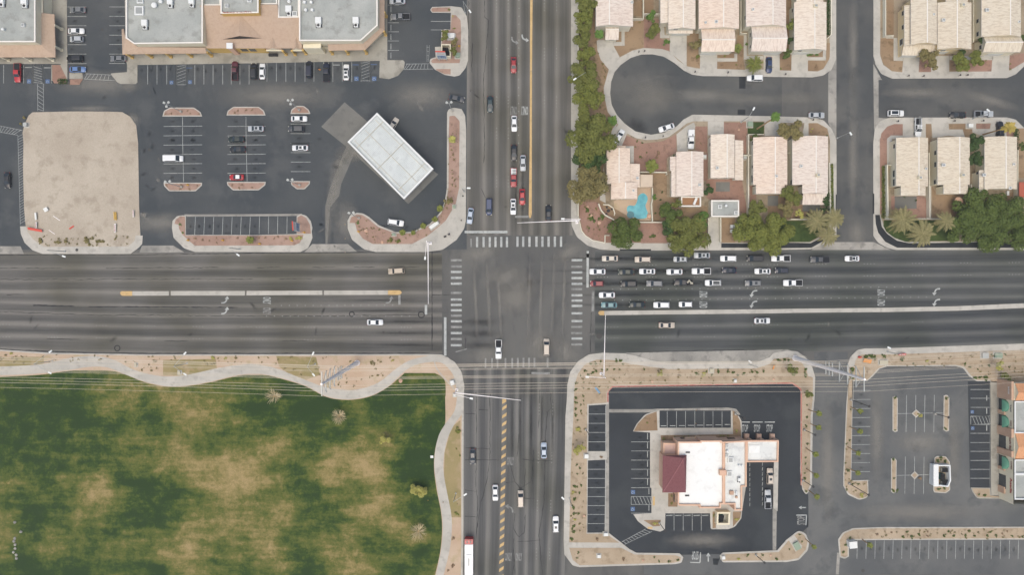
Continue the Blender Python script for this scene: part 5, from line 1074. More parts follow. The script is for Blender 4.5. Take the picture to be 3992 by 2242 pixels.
VT = {
 'sedan': dict(secs=[(-2.4,.7,.45,.74),(-2.32,.82,.3,.88),(-1.6,.9,.24,.97),(0,.92,.24,.97),(1.2,.91,.24,.94),(2.0,.86,.28,.82),(2.3,.76,.34,.7),(2.4,.6,.42,.6)], cab=(-1.95,1.2,-1.15,.28,.93,1.4,.83,.62), wb=1.42, w=.92),
 'coupe': dict(secs=[(-2.15,.68,.45,.72),(-2.05,.82,.3,.86),(-1.4,.9,.22,.92),(0,.9,.22,.9),(1.1,.9,.22,.86),(1.8,.84,.28,.74),(2.15,.6,.4,.56)], cab=(-1.6,.95,-.85,.1,.86,1.27,.8,.58), wb=1.3, w=.9),
 'hatch': dict(secs=[(-2.0,.74,.4,.86),(-1.9,.84,.28,.96),(-1.0,.88,.24,1.0),(.8,.88,.24,.97),(1.6,.84,.28,.88),(2.05,.66,.4,.68)], cab=(-1.95,1.2,-1.6,.35,.95,1.5,.82,.64), wb=1.25, w=.88),
 'suv': dict(secs=[(-2.4,.78,.45,.92),(-2.3,.9,.34,1.05),(-1.5,.95,.3,1.1),(.6,.95,.3,1.1),(1.5,.94,.3,1.04),(2.2,.88,.36,.94),(2.45,.72,.45,.8)], cab=(-2.3,1.2,-1.95,.5,1.05,1.72,.88,.7), wb=1.45, w=.95),
 'minivan': dict(secs=[(-2.5,.8,.4,.9),(-2.42,.92,.3,1.05),(-1.5,.97,.26,1.1),(.8,.97,.26,1.08),(1.8,.93,.3,.95),(2.4,.8,.38,.78),(2.55,.62,.45,.66)], cab=(-2.42,1.75,-2.1,.8,1.05,1.75,.9,.74), wb=1.5, w=.97),
 'van': dict(secs=[(-2.8,.95,.4,1.1),(-2.7,1.0,.35,1.2),(1.4,1.0,.35,1.2),(2.2,.95,.38,1.08),(2.75,.86,.42,.95),(2.85,.7,.5,.8)], cab=(-2.78,1.95,-2.68,1.15,1.15,2.15,.98,.86), wb=1.75, w=1.0),
 'pickup': dict(secs=[(-.85,.96,.4,1.1),(-.3,.97,.38,1.1),(1.2,.97,.38,1.1),(2.3,.94,.42,1.02),(2.75,.88,.48,.95),(2.85,.78,.55,.85)], cab=(-.85,1.35,-.6,.62,1.06,1.75,.9,.72), wb=1.75, w=.97, bed=True),
}
m_bumper = simple('dark_bumper', c8(60,62,64), .6)
def wheel(root, x, y, r=.33):
    b = MB(); s = 1 if y > 0 else -1; b.tube((x, y-s*.22, r), (x, y, r), r, r, 14); o = b.build('wheel', m_tyre, root, Z0)
    o['_o'] = [0, 0, 0]; g = MB(); g.tube((x, y-s*.02, r), (x, y+s*.012, r), r*.6, r*.6, 10); g.build('rim', m_rim, o, Z0)
def make_vehicle(kind, color, extra=()):
    d = VT[kind]; t = empty({'sedan':'sedan','coupe':'coupe','hatch':'hatchback','suv':'sport_utility_vehicle','minivan':'minivan','van':'cargo_van','pickup':'pickup_truck'}[kind], (0,0,0))
    b = MB(); loft(b, d['secs']); cabin(b, *d['cab'])
    pk = d.get('bed')
    if pk:
        for s in (-1, 1): b.box((-1.8, s*.9, .82), (1.95, .13, .6))
        b.box((-2.8, 0, .82), (.1, 1.93, .6)); b.box((-1.8, 0, .5), (2.0, 1.8, .1))
    b.build('body', paint(color), t, Z0)
    xb0, xb1, xt0, xt1, zb, zt, wb, wt = d['cab']
    ws = pane('windshield', t, [(xb1,-wb,zb),(xb1,wb,zb),(xt1,wt,zt),(xt1,-wt,zt)], .012, .9)
    pane('rear_window', t, [(xb0,-wb,zb),(xb0,wb,zb),(xt0,wt,zt),(xt0,-wt,zt)], .012, .84)
    for s in (-1, 1): pane('side_window', t, [(xb0+.2,s*wb,zb),(xb1-.15,s*wb,zb),(xt1,s*wt,zt),(xt0,s*wt,zt)], .012, .86)
    W = d['w']; xw = d['wb']; x0 = -2.9 if pk else d['secs'][0][0]; x1 = d['secs'][-1][0]
    for x in ((-xw if not pk else -1.75), xw):
        for s in (-1, 1): wheel(t, x, s*(W+.01), .38 if kind in ('pickup','van','suv') else .33)
    zf = d['secs'][-1][3]
    for s in (-1, 1):
        b = MB(); b.box((x1-.22, s*(W*.68), zf+.02), (.34, .3, .14)); b.build('headlight', m_head, t, Z0)
        b = MB(); b.box((x0+.09, s*(W*.8), .8), (.14, .22, .2)); b.build('taillight', m_tail, t, Z0)
        b = MB(); b.box((xb1-.35, s*(W+.1), zb+.05), (.14, .2, .14)); b.build('mirror', m_bumper, t, Z0)
    if pk:
        b = MB(); b.box((-1.8, 0, .58), (1.86, 1.66, .06)); b.build('truck_bed', m_bed, t, Z0)
    cx = (xt0+xt1)/2
    for e in extra:
        if e == 'sunroof': b = MB(); b.box((cx+.1, 0, zt+.045), (.75, .8, .03)); b.build('sunroof', m_cglass, t, Z0)
        if e == 'bigroof': b = MB(); b.box((cx, 0, zt+.045), (xt1-xt0-.5, .95, .03)); b.build('glass_roof', m_cglass, t, Z0)
        if e == 'rails':
            for s in (-1, 1): b = MB(); b.box((cx, s*(wt-.05), zt+.09), (xt1-xt0-.3, .05, .06)); b.build('roof_rail', m_bumper, t, Z0)
        if e == 'topper': b = MB(); b.box((-1.85, 0, 1.42), (1.95, 1.7, .65)); b.box((-1.2, .3, 1.77), (.35, .35, .06), 0, 1); b.build('bed_topper', [paint('white'), m_cglass], t, Z0)
        if e == 'cover': b = MB(); b.box((-1.82, 0, 1.12), (1.9, 1.72, .05)); b.build('bed_cover', m_bed, t, Z0)
        if e == 'ladder':
            b = MB()
            for s in (-.35, .1): b.box((-.9, s, 1.98), (4.4, .07, .07))
            for k in range(12): b.box((-2.9+k*.36, -.12, 1.98), (.05, .42, .05))
            for x in (-2.6, .2): b.box((x, 0, 1.9), (.08, 1.7, .08)); b.box((x, -.8, 1.5), (.08, .08, .8)); b.box((x, .8, 1.5), (.08, .08, .8))
            b.build('ladder_rack', m_grey, t, Z0)
        if e == 'softtop': b = MB(); b.box((cx-.1, 0, zt+.03), (xt1-xt0+.2, wt*2, .1)); b.build('white_top', paint('white'), t, Z0)
        if e == 'boards':
            b = MB()
            for k in range(4): b.box((-2.5+k*.45, 0, 1.0), (.22, 1.6, .25))
            b.box((-1.8, -.5, 1.15), (1.8, .3, .1)); b.build('cargo', paint('white'), t, Z0)
        if e == 'clutter':
            b = MB()
            for k in range(7): b.box((-1.2-k*.25, rnd.uniform(-.6, .6), .8), (.2, .5, .3), rnd.uniform(0, 1))
            b.build('cargo', m_pale, t, Z0)
    return t
protos = {}
def car(f, x, y, kind, color, head, label, extra=(), z=0.0, cat=None):
    key = (kind, tuple(extra))
    p = P(f, x, y, 1.2)
    if key not in protos: o = make_vehicle(kind, color, extra); protos[key] = o
    else:
        o = copy_tree(protos[key])
        for ch in o.children:
            if ch.name.startswith('body'): ch.material_slots[0].link = 'OBJECT'; ch.material_slots[0].material = paint(color)
    o.location = (p[0], p[1], z+.02); o.rotation_euler = (0, 0, R(head+rnd.uniform(-.6, .6)))
    tag(o, label, cat or {'sedan':'car','coupe':'car','hatch':'car','suv':'suv','minivan':'minivan','van':'van','pickup':'pickup truck'}[kind], 'vehicles on the streets and in the parking lots')
    return o
W_, E_, N_, S_ = 180, 0, 90, 270
CARS = [
('A',770,92,'sedan','grey',W_,'grey sedan parked nearest the top in the left shop aisle'),
('A',755,303,'sedan','white',E_,'white sedan parked beside the left shop walkway'),
('A',760,385,'hatch','silver',W_,'silver hatchback parked just below the white sedan by the left shops'),
('A',745,580,'suv','black',W_,'black suv parked above the light blue sedan by the left shops'),
('A',770,690,'sedan','blue',E_,'light blue sedan in the last space of the left shop aisle'),
('A',1180,580,'sedan','grey',W_,'grey sedan parked against the west end of the long shopping strip'),
('A',168,725,'pickup','bred',S_,'red pickup truck parked below the top left shop building',('cover',)),
('A',2355,705,'pickup','maroon',N_,'maroon pickup truck parked nose-in to the shop walkway'),
('S',637,178,'suv','black',N_,'black suv parked between the maroon pickup and a white sedan'),
('B',53,708,'sedan','white',N_,'white sedan parked in the shop row next to the black suv'),
('B',525,690,'minivan','navy',N_,'dark blue minivan parked in the middle of the shop front row'),
('B',698,718,'pickup','navy',N_,'long dark blue pickup truck parked in the shop front row',('cover',)),
('B',897,718,'sedan','white',N_,'white sedan at the right end of the shop front row near the blue disabled bays',('sunroof',)),
('B',1412,2,'sedan','silver',W_,'silver sedan cut by the top edge beside the shops'),
('B',1445,160,'pickup','grey',W_,'grey pickup truck with an open black bed at the right side of the shops'),
('B',2008,982,'sedan','dgrey',-12,'dark sedan leaving the lot beside the corner island'),
('A',2563,1287,'sedan','silver',W_,'silver sedan in the right half of the middle parking rows',('sunroof',)),
('C',2367,105,'sedan','dgreen',W_,'dark green sedan in the left half of the middle parking rows'),
('C',2382,208,'sedan','black',W_,'black sedan with pale rear window below the dark green sedan',('sunroof',)),
('C',2370,488,'coupe','bred',W_,'red coupe with a white top beside the lower island',('softtop',)),
('C',1738,302,'van','white',E_,'white cargo van alone in the left parking rows'),
('B',423,1187,'sedan','white',E_,'white sedan just below the top island of the right parking row'),
('B',395,1290,'suv','dgrey',W_,'dark grey suv below the white sedan in the right parking row'),
('D',432,193,'sedan','white',W_,'white sedan in the middle of the right parking row',('sunroof',)),
('C',62,520,'sedan','black',S_,'black sedan driving down the aisle at the left edge'),
('B',1368,1250,'sedan','cream',58,'cream sedan half hidden by the fuel station canopy'),
('D',1395,945,'suv','white',-9,'white suv with roof rails on the curved lane south of the fuel canopy',('rails',)),
('D',2145,878,'sedan','ltblue',263,'pale blue sedan in the right-turn lane beside the crossing corner'),
('D',2335,785,'minivan','dblue',S_,'dark blue minivan waiting before the northern stop line'),
('E',6,645,'sedan','red',S_,'red sedan driving alone on the northern road'),
('B',2346,1042,'sedan','dteal',S_,'dark teal sedan with lit headlights on the northern road'),
('E',12,1235,'sedan','white',S_,'white sedan beside the painted words on the northern road'),
('G',10,243,'sedan','black',S_,'black sedan behind the ladder truck on the northern road'),
('G',100,345,'sedan','silver',S_,'silver sedan in the lane next to the yellow median'),
('G',6,492,'pickup','red',S_,'red pickup truck carrying a white ladder rack',('boards',)),
('G',93,687,'sedan','bred',S_,'bright red sedan next to the yellow median near the stop line'),
('G',2,785,'sedan','white',S_,'white sedan at the front of the left turn queue',('sunroof',)),
('G',357,848,'sedan','black',N_,'black sedan driving away north right of the yellow median',('sunroof',)),
('J',2430,935,'pickup','white',S_,'white pickup truck with an open dark bed entering the southern crosswalk'),
('L',336,915,'minivan','champ',N_,'champagne minivan crossing the junction northwards'),
('J',1403,145,'suv','beige',184,'beige suv with red brake lights on the western road'),
('J',1187,663,'sedan','white',E_,'white sedan driving east on the western road'),
('G',975,1307,'sedan','cream',W_,'cream sedan first in the upper lane of the eastern queue'),
('G',1307,1318,'suv','champ',W_,'champagne suv second in the upper lane of the eastern queue',('rails',)),
('G',1685,1315,'hatch','silver',W_,'silver hatchback with sunroof in the upper lane of the eastern queue',('sunroof',)),
('G',1902,1276,'sedan','silver',W_,'silver sedan pulling in by the kerb above the eastern queue',('sunroof',)),
('G',2167,1308,'suv','white',W_,'white suv in the upper lane between the kerb-side sedan and a dark one'),
('G',2437,1307,'minivan','black',W_,'black minivan in the upper lane near the big garden tree'),
('H',138,1307,'pickup','white',W_,'white pickup truck with black bed in the upper lane of the eastern queue'),
('H',530,1318,'pickup','dgrey',W_,'dark grey pickup truck near the side street mouth',('cover',)),
('H',858,1308,'coupe','white',W_,'small white coupe with black stripes last in the upper lane',('sunroof',)),
('L',850,152,'sedan','white',W_,'white sedan at the stop line in the second lane of the eastern queue'),
('L',1138,155,'sedan','olive',W_,'olive dark sedan second in the second lane of the eastern queue'),
('L',1350,150,'sedan','white',W_,'white sedan with sunroof behind the olive sedan',('sunroof',)),
('L',1625,154,'sedan','white',W_,'white sedan without sunroof in front of the white pickup'),
('L',1893,148,'pickup','white',W_,'white pickup truck with dark open bed in the second lane'),
('L',2175,138,'coupe','navy',W_,'small navy coupe behind the white pickup in the second lane'),
('L',2512,148,'sedan','white',W_,'white sedan with sunroof near the end of the second lane',('sunroof',)),
('M',148,140,'hatch','navy',W_,'navy hatchback last in the second lane of the eastern queue'),
('L',845,272,'hatch','brick',W_,'dark red hatchback at the stop line in the third lane'),
('L',1165,275,'suv','black',W_,'black suv with lit headlights second in the third lane'),
('L',1425,272,'suv','grey',W_,'grey suv third in the third lane of the eastern queue'),
('L',1716,260,'pickup','black',W_,'black pickup truck carrying white items in its bed',('clutter',)),
('L',2013,265,'suv','white',W_,'white suv with glass roof in the third lane',('bigroof','rails')),
('L',2415,268,'suv','grey',W_,'grey suv with sunroof near the end of the third lane',('sunroof',)),
('M',258,265,'pickup','white',W_,'white pickup truck with covered bed last in the third lane',('cover',)),
('L',945,388,'sedan','white',W_,'white sedan alone in the upper left-turn lane'),
('L',967,488,'sedan','teal',W_,'teal sedan at the front beside the yellow median nose'),
('L',1247,485,'sedan','dgreen',W_,'dark green sedan behind the teal sedan'),
('L',1495,488,'suv','white',W_,'white suv in the left-turn lane next to the concrete median'),
('L',1738,482,'hatch','white',W_,'small white hatchback last in the left-turn lane'),
('L',1547,692,'sedan','champ',E_,'champagne sedan driving east below the concrete median'),
('L',2508,648,'sedan','white',E_,'white sedan driving east below the concrete median',('sunroof',)),
('E',2435,778,'suv','white',W_,'white suv parked at the kerb beside the big palm'),
('F',22,645,'sedan','dblue',S_,'dark blue sedan parked on a driveway beside the big palm'),
('E',1545,1278,'sedan','white',197,'white sedan parked in the bulb of the cul-de-sac'),
('E',1070,1368,'sedan','white',62,'white sedan parked on the driveway left of the cul-de-sac bulb'),
('G',1790,110,'pickup','white',S_,'white pickup truck with a boxed bed cover parked on a driveway',('topper',)),
('F',500,1152,'sedan','silver',E_,'silver sedan parked at the kerb near the side street'),
('F',1295,1133,'suv','white',E_,'white suv with a long black glass roof parked on the right street',('bigroof',)),
('F',1520,1275,'pickup','white',S_,'white work truck with a ladder rack parked across a pavement',('ladder',)),
('F',1920,1150,'sedan','black',W_,'black sedan parked on the right street in front of a pickup'),
('F',2180,1140,'pickup','silver',E_,'silver pickup truck with black bed parked under a street lamp'),
('F',2345,1295,'suv','black',N_,'black suv parked on a driveway under the yellow palm'),
('O',1058,550,'sedan','dgrey',S_,'dark grey sedan driving south in the kerb lane'),
('O',1600,505,'sedan','ltblue',N_,'pale blue sedan driving north on the southern road'),
('O',1230,828,'sedan','white',S_,'white sedan driving south beside the striped yellow centre'),
('O',1423,875,'minivan','champ',N_,'champagne minivan driving north on the southern road'),
('O',1690,1068,'suv','white',N_,'white suv with sunroof driving north in the kerb lane',('sunroof',)),
('Q',1485,740,'suv','champ',N_,'champagne suv with sunroof in the restaurant drive-through lane',('sunroof',)),
('Q',1470,905,'pickup','silver',N_,'silver pickup truck with lit headlights in the drive-through lane'),
]
for c in CARS: car(*c)
for o in list(C.objects):    # restaurant cars drive on the new asphalt
    pass
# --- city bus
t = empty('city_bus', (*P('O',1028,1325,2.5), 0)); tag(t, 'white city bus with a red rear end cut by the bottom edge', 'bus')
m_busr = paint('bred'); m_busw = paint('white'); c = Vector(P('O',1029,1180,3.0)); Lb = 12.2
bx = c.x; y1 = c.y; y0 = y1-Lb
def bb(name, mat, boxes): 
    b = MB()
    for ce, di in boxes: b.box(ce, di)
    return b.build(name, mat, t)
bb('body', m_busw, [((bx,(y0+y1-1.5)/2,1.7),(2.5,Lb-1.5,2.5)),((bx,(y0+y1-1.5)/2,3.0),(2.3,Lb-1.7,.15))]); bb('rear_section', m_busr, [((bx,y1-.75,1.65),(2.5,1.5,2.5)),((bx,y1-.8,2.95),(2.2,1.2,.12))])
bb('roof_unit', m_busw, [((bx,y1-6.2,3.2),(1.5,3.6,.25))]); bb('roof_vent', m_grey, [((bx,y1-6.6,3.35),(.35,2.2,.06))]); bb('engine_grille', m_maro if 'm_maro' in globals() else paint('maroon'), [((bx+s,y1-.75,3.03),(.5,.8,.06)) for s in (-.5,.5)])
for s in (-1,1): bb('window_band', m_cglass, [((bx+s*1.25,(y0+y1)/2-.6,2.15),(.04,Lb-3,.9))]); bb('taillight', m_tail, [((bx+s*1.0,y1+.01,1.2),(.3,.06,.4))])
for x in (-1,1):
    for y in (y1-2.5, y0+2.6): b = MB(); b.tube((bx+x*1.0,y,.48),(bx+x*1.27,y,.48),.48,.48,14); b.build('wheel', m_tyre, t)
# ---------------------------------------------------------------- vegetation
def leafmat(name, a, b_, c, sc=.9):
    m, t, b = nmat(name); co = t.nodes.new('ShaderNodeTexCoord').outputs['Object']; p = pos(t)
    n1 = remap(t, noise(t, p, sc, 3, .6), .36, .64); n2 = remap(t, noise(t, p, sc*5, 2, .6), .35, .68)
    col = mixc(t, n1, a, b_); col = mixc(t, mth(t, 'MULTIPLY', n2, .75), col, c)
    t.links.new(col, b.inputs['Base Color']); b.inputs['Roughness'].default_value = .75; b.inputs['Specular IOR Level'].default_value = .2
    b.inputs['Subsurface Weight'].default_value = 0
    return m
m_bark = gmat('bark', c8(120,96,74), c8(146,120,94), 1.5, None, 1, .1); m_bark2 = gmat('palm_bark', c8(178,142,104), c8(196,162,124), 1.5, None, 1, .1)
LM = {'olive': leafmat('olive_leaves', c8(106,112,50), c8(84,96,40), c8(142,142,70)), 'dark': leafmat('dark_green_leaves', c8(64,86,40), c8(84,104,44), c8(114,126,58)),
      'deep': leafmat('deep_green_leaves', c8(46,70,38), c8(60,86,40), c8(88,112,54)), 'brown': leafmat('brown_green_leaves', c8(108,102,60), c8(132,120,72), c8(158,144,90)),
      'mixed': leafmat('mixed_green_leaves', c8(88,102,44), c8(116,122,52), c8(148,150,66)), 'yel': leafmat('yellow_green_leaves', c8(154,152,70), c8(176,166,80), c8(198,190,104)),
      'green': leafmat('bright_green_leaves', c8(68,106,42), c8(90,124,50), c8(124,150,68)), 'grey': leafmat('grey_green_fronds', c8(136,128,82), c8(112,112,66), c8(184,170,120)),
      'dry': leafmat('dry_brown_leaves', c8(134,108,82), c8(150,122,92), c8(170,142,112)), 'tanb': leafmat('bare_tan_twigs', c8(204,180,138), c8(216,194,152), c8(228,210,174)),
      'ypalm': leafmat('yellow_palm_fronds', c8(178,152,66), c8(158,140,60), c8(200,176,92))}
def crown_mesh(Rr, n, leaf, lobes, flat=.55, seed=1):
    r = random.Random(seed); L_ = []
    for k in range(lobes):
        a = r.uniform(0, 6.283); q = math.sqrt(r.uniform(0, 1))*.78; L_.append((q*math.cos(a), q*math.sin(a), r.uniform(-.25, .6)*(1-q*.6), r.uniform(.16, .36)))
    L_.append((0, 0, .1, .42)); vs = []; fs = []
    wts = [l[3]**2 for l in L_]
    for i in range(n):
        l = r.choices(L_, wts)[0]; u = r.uniform(-1, 1); a = r.uniform(0, 6.283); s = math.sqrt(1-u*u); rad = l[3]*(r.uniform(.55, 1.0)**.6)*(1.12 if r.random() < .08 else 1)
        if u < -.3: u = -u
        c = Vector(((l[0]+rad*s*math.cos(a))*Rr, (l[1]+rad*s*math.sin(a))*Rr, (l[2]+rad*u)*Rr*flat*1.5))
        nrm = (Vector((s*math.cos(a), s*math.sin(a), u*1.2))+Vector((r.uniform(-.8,.8), r.uniform(-.8,.8), r.uniform(-.3,.9)))).normalized()
        t1 = nrm.orthogonal().normalized(); t2 = nrm.cross(t1); q = r.uniform(0, 6.283); t1, t2 = t1*math.cos(q)+t2*math.sin(q), t2*math.cos(q)-t1*math.sin(q)
        w_ = leaf*r.uniform(.6, 1.3); h_ = w_*r.uniform(.45, .9); k = len(vs)
        vs += [c-t1*w_, c+t2*h_*.9-t1*w_*.1, c+t1*w_, c-t2*h_]; fs.append((k, k+1, k+2, k+3))
    me = bpy.data.meshes.new('crown'); me.from_pydata([tuple(v) for v in vs], [], fs); me.update(); return me
def mesh_obj(name, me, mat, parent):
    o = bpy.data.objects.new(name, me)
    if not me.materials: me.materials.append(mat)
    C.objects.link(o); o.parent = parent
    o.material_slots[0].link = 'OBJECT'; o.material_slots[0].material = mat; return o
CR = {s: [crown_mesh(R0, n, lf, lb, .55, 10*i+s) for i in range(3)] for s, (R0, n, lf, lb) in {1: (1.6, 500, .2, 7), 2: (3.2, 2100, .24, 16), 3: (5.5, 5200, .3, 26), 4: (9.5, 9000, .42, 40)}.items()}
CR0 = {1: 1.6, 2: 3.2, 3: 5.5, 4: 9.5}; tk = [0]
def trunk(root, h, r, spread, mat=None, n=5, name='trunk'):
    b = MB(); rr = random.Random(tk[0]); b.tube((0,0,-.1), (0,0,h*.55), r, r*.7, 8)
    for k in range(n):
        a = k*6.283/n+rr.uniform(-.4,.4); q = (math.cos(a)*spread*.55, math.sin(a)*spread*.55, h*rr.uniform(.85,1.05)); b.tube((0,0,h*.5), q, r*.55, r*.2, 6)
    return b.build(name, mat or m_bark, root, (0,0,0))
def tree(f, x, y, r, col, label, h=None, sx=1, sy=1, rot=None, cat='tree', name='broadleaf_tree', group='trees around the houses'):
    rm = r/FR[f][2]*K; h = h or min(8, 2.2+rm*.9); p = P(f, x, y, h); tk[0] += 1
    s = 1 if rm < 2.3 else 2 if rm < 4.2 else 3 if rm < 7.5 else 4
    t = empty(name, (p[0], p[1], .14), 0); tag(t, label, cat, group); trunk(t, h*.85, max(.09, rm*.05), rm*.8)
    o = mesh_obj('crown', CR[s][tk[0] % 3], LM[col], t); k = rm/CR0[s]/.92; o.location = (0, 0, h-.25*rm); o.scale = (k*sx, k*sy, k*1.0); o.rotation_euler = (0, 0, rot if rot is not None else tk[0]*1.7)
    return t
T = [('E',735,15,125,'olive','green tree at the very top of the row beside the northern road'),('E',715,165,105,'mixed','rounded green tree second from the top of the roadside row'),
('E',725,350,118,'olive','olive tree third from the top of the roadside row'),('E',730,555,105,'mixed','loose yellowish tree in the upper middle of the roadside row'),('E',715,765,150,'olive','wide olive tree level with the cul-de-sac bulb'),
('E',765,985,142,'mixed','green tree left of the bulb pavement'),('E',735,1215,128,'olive','olive tree in the roadside row below the cul-de-sac centre'),('G',790,95,225,'olive','largest olive tree of the roadside row beside the pool house'),
('G',770,320,150,'deep','deep green tree between the two widest trees of the roadside row'),('G',755,565,195,'brown','wide brownish tree at the lower end of the roadside row'),
('E',1385,165,68,'green','bright green tree between the first and second northern houses'),('E',1395,300,78,'olive','olive tree just above the bulb in the front yard'),('E',1850,440,70,'brown','thin brownish tree beside the third northern house'),
('E',1535,418,42,'green','round bright green bush tree beside the driveway above the bulb'),('G',1122,1030,158,'dark','round dark tree between the pool and the southern pavement'),
('G',1590,860,120,'dark','dark tree behind the balcony house'),('G',1760,1065,205,'olive','large olive tree by the southern pavement behind the balcony house'),('G',1570,1000,80,'deep','dark tree pressed between two larger trees left of the garden room'),
('G',1900,920,85,'green','green tree touching the wall left of the garden room'),('G',1975,615,70,'deep','small dark tree left of the red patio'),('G',1415,688,34,'green','slim bright green bush tree beside the pool wall'),
('G',2400,1035,185,'mixed','large yellowish green tree in the middle of the southern tree group'),('H',60,1060,190,'mixed','large yellowish green tree left of the dark lawn'),('H',235,690,105,'olive','olive tree between two southern tiled houses'),
('H',190,800,90,'brown','brownish tree behind the southern tiled houses'),('G',2450,805,95,'olive','olive tree right of the long fence behind the garden room'),('H',335,860,58,'yel','small pale tree beside the corner patio'),
('F',248,240,68,'mixed','round yellowish tree squeezed between two northern houses'),('F',225,400,42,'deep','small dark tree below the round yellowish one between the houses'),('F',200,550,62,'dark','small dark tree beside the pale corner driveway'),
('F',1640,560,95,'brown','brown leafless looking tree below the yellow walled house'),('F',1650,640,70,'brown','lower brown tree touching the pavement of the right street'),('F',1965,610,95,'mixed','yellowish tree left of its twin on the right block'),('F',2105,590,88,'mixed','yellowish tree right of its twin on the right block'),
('F',1950,520,60,'deep','dark evergreen bush against the sand tiled house'),('F',2140,395,48,'deep','dark cypress beside the top right house'),('F',2570,380,60,'dark','dark tree cut by the upper right edge'),
('H',2120,830,215,'dark','largest green tree below the sand tiled house at the lower right'),('H',1990,1010,165,'dark','dark tree with an olive crown between the date palms and the largest tree'),('H',2270,1020,205,'dark','wide dark tree directly below the largest green tree'),('H',2400,850,190,'dark','green tree right of the largest one'),('H',2530,1050,165,'dark','dark tree cut by the lower right edge of the housing'),
('H',2095,130,92,'deep','upper dark tree between two sand tiled houses'),('H',2095,310,78,'deep','lower dark tree between two sand tiled houses'),('H',2570,185,50,'dark','small dark tree at the right edge beside a pale wall'),
('F',255,1305,128,'brown','round olive brown tree in front of the corner tiled houses'),('G',2430,90,55,'dark','small dark tree at the front corner of a southern house'),('G',1640,770,60,'olive','small olive tree left of the balcony'),
('H',590,740,48,'deep','dark bush tree beside the tiled patio roof'),('H',560,820,40,'deep','smaller dark bush tree below the tiled patio roof'),('M',235,1140,72,'olive','small olive tree beside the base of the right steel pole'),
('Q',105,545,45,'yel','pale yellow green tree left of the restaurant parking bays'),('L',1485,1180,40,'yel','pale yellow green bush tree on the gravel above the restaurant'),('R',1380,40,38,'yel','pale yellow green tree on the gravel above the shopping lot'),
('R',1430,118,34,'olive','small olive tree beside the brown shop pillar'),('R',105,238,32,'olive','small olive tree at the top of the narrow strip'),('Q',1768,140,34,'olive','small olive tree at the top of the right restaurant strip'),
('B',1890,345,58,'olive','olive bush tree left of the utility box on the entry island'),('B',1985,425,52,'brown','brownish bush tree above the dumpster enclosure on the entry island'),('B',1990,515,50,'olive','olive bush tree right of the dumpster enclosure on the entry island'),
('D',1930,730,48,'brown','brownish bush tree on the gravel bend of the corner island')]
for q in T: tree(*q[:6], h=(10 if q[3] > 300 else 4.5 if q[0] in 'GH' and q[3] > 100 and q[2] > 800 else None))
for f, x, y, r, lb in (('O',380,415,54,'small yellow green tree on the upper park lawn'),('O',648,798,62,'small yellow green tree in the middle of the park lawn near the path')): tree(f, x, y, r, 'yel', lb, h=2.6, group='trees on the park lawn')
def bare(f, x, y, r, label):
    p = P(f, x, y, 2); rm = r/FR[f][2]*K; t = empty('bare_tree', (p[0], p[1], .14)); tag(t, label, 'tree', 'trees on the park lawn'); b = MB(); rr = random.Random(int(x)); b.tube((0,0,0),(0,0,1.4),.14,.1,6); b.build('trunk', m_bark2, t, Z0); b = MB()
    for k in range(46):
        a = rr.uniform(0, 6.283); l = rm*rr.uniform(.6, 1.1); q = Vector((math.cos(a)*l*.45, math.sin(a)*l*.45, rr.uniform(1.6, 2.6))); b.tube((0,0,1.2), q, .07, .05, 4, 0, False)
        for j in range(3):
            a2 = a+rr.uniform(-.6, .6); e = q+Vector((math.cos(a2)*l*.6, math.sin(a2)*l*.6, rr.uniform(.2, .9))); b.tube(q, e, .05, .02, 3, 0, False)
    b.build('crown', LM['tanb'], t, Z0)
bare('N',2085,85,60,'tan leafless tree at the top of the park lawn'); bare('O',45,240,56,'tan leafless tree left of the yellow green tree on the park lawn'); bare('O',645,1118,66,'tan leafless tree near the lower path bend')
# palms
def frond_mesh(n, ln, droop, wd, leaflets, seed, up=.5):
    r = random.Random(seed); vs = []; fs = []
    for k in range(n):
        a = k*2.39996+r.uniform(-.2,.2); el = r.uniform(-.25, up); L_ = ln*r.uniform(.75, 1.08); d0 = Vector((math.cos(a), math.sin(a), 0)); sd = Vector((-math.sin(a), math.cos(a), 0)); P_ = []
        for j in range(7):
            s = j/6; P_.append(d0*(L_*s*(1-.12*s))+Vector((0,0,L_*(el*s-droop*s*s))))
        if leaflets:
            for j in range(1, leaflets):
                s = j/leaflets; i = min(5, int(s*6)); q = P_[i].lerp(P_[i+1], s*6-i); w_ = wd*math.sin(math.pi*(.12+.86*s))*r.uniform(.8, 1.1)
                for sg in (-1, 1):
                    e = q+sd*sg*w_+d0*w_*.7+Vector((0,0,-w_*.3)); o = d0*(L_/leaflets*.38); b_ = len(vs); vs += [q-o, q+o, e+o*.3, e-o*.3]; fs.append((b_, b_+1, b_+2, b_+3))
        b_ = len(vs); hw = wd*.09 if leaflets else wd
        for j in range(7):
            w_ = hw*(1-.7*(j/6)) if leaflets else hw*math.sin(math.pi*min(1, .1+.9*j/6)); vs += [P_[j]-sd*w_, P_[j]+sd*w_+Vector((0,0,w_*.2))]
        fs += [(b_+2*j, b_+2*j+2, b_+2*j+3, b_+2*j+1) for j in range(6)]
    me = bpy.data.meshes.new('fronds'); me.from_pydata([tuple(v) for v in vs], [], fs); me.update(); return me
FM = {'date': [frond_mesh(46, 4.2, .42, .5, 15, s) for s in (1, 2)], 'fan': [frond_mesh(30, 1.5, .5, .34, 0, s, .9) for s in (3, 4)], 'mid': [frond_mesh(36, 2.6, .4, .36, 12, s) for s in (5, 6)]}
FL = {'date': 4.2, 'fan': 1.5, 'mid': 2.6}
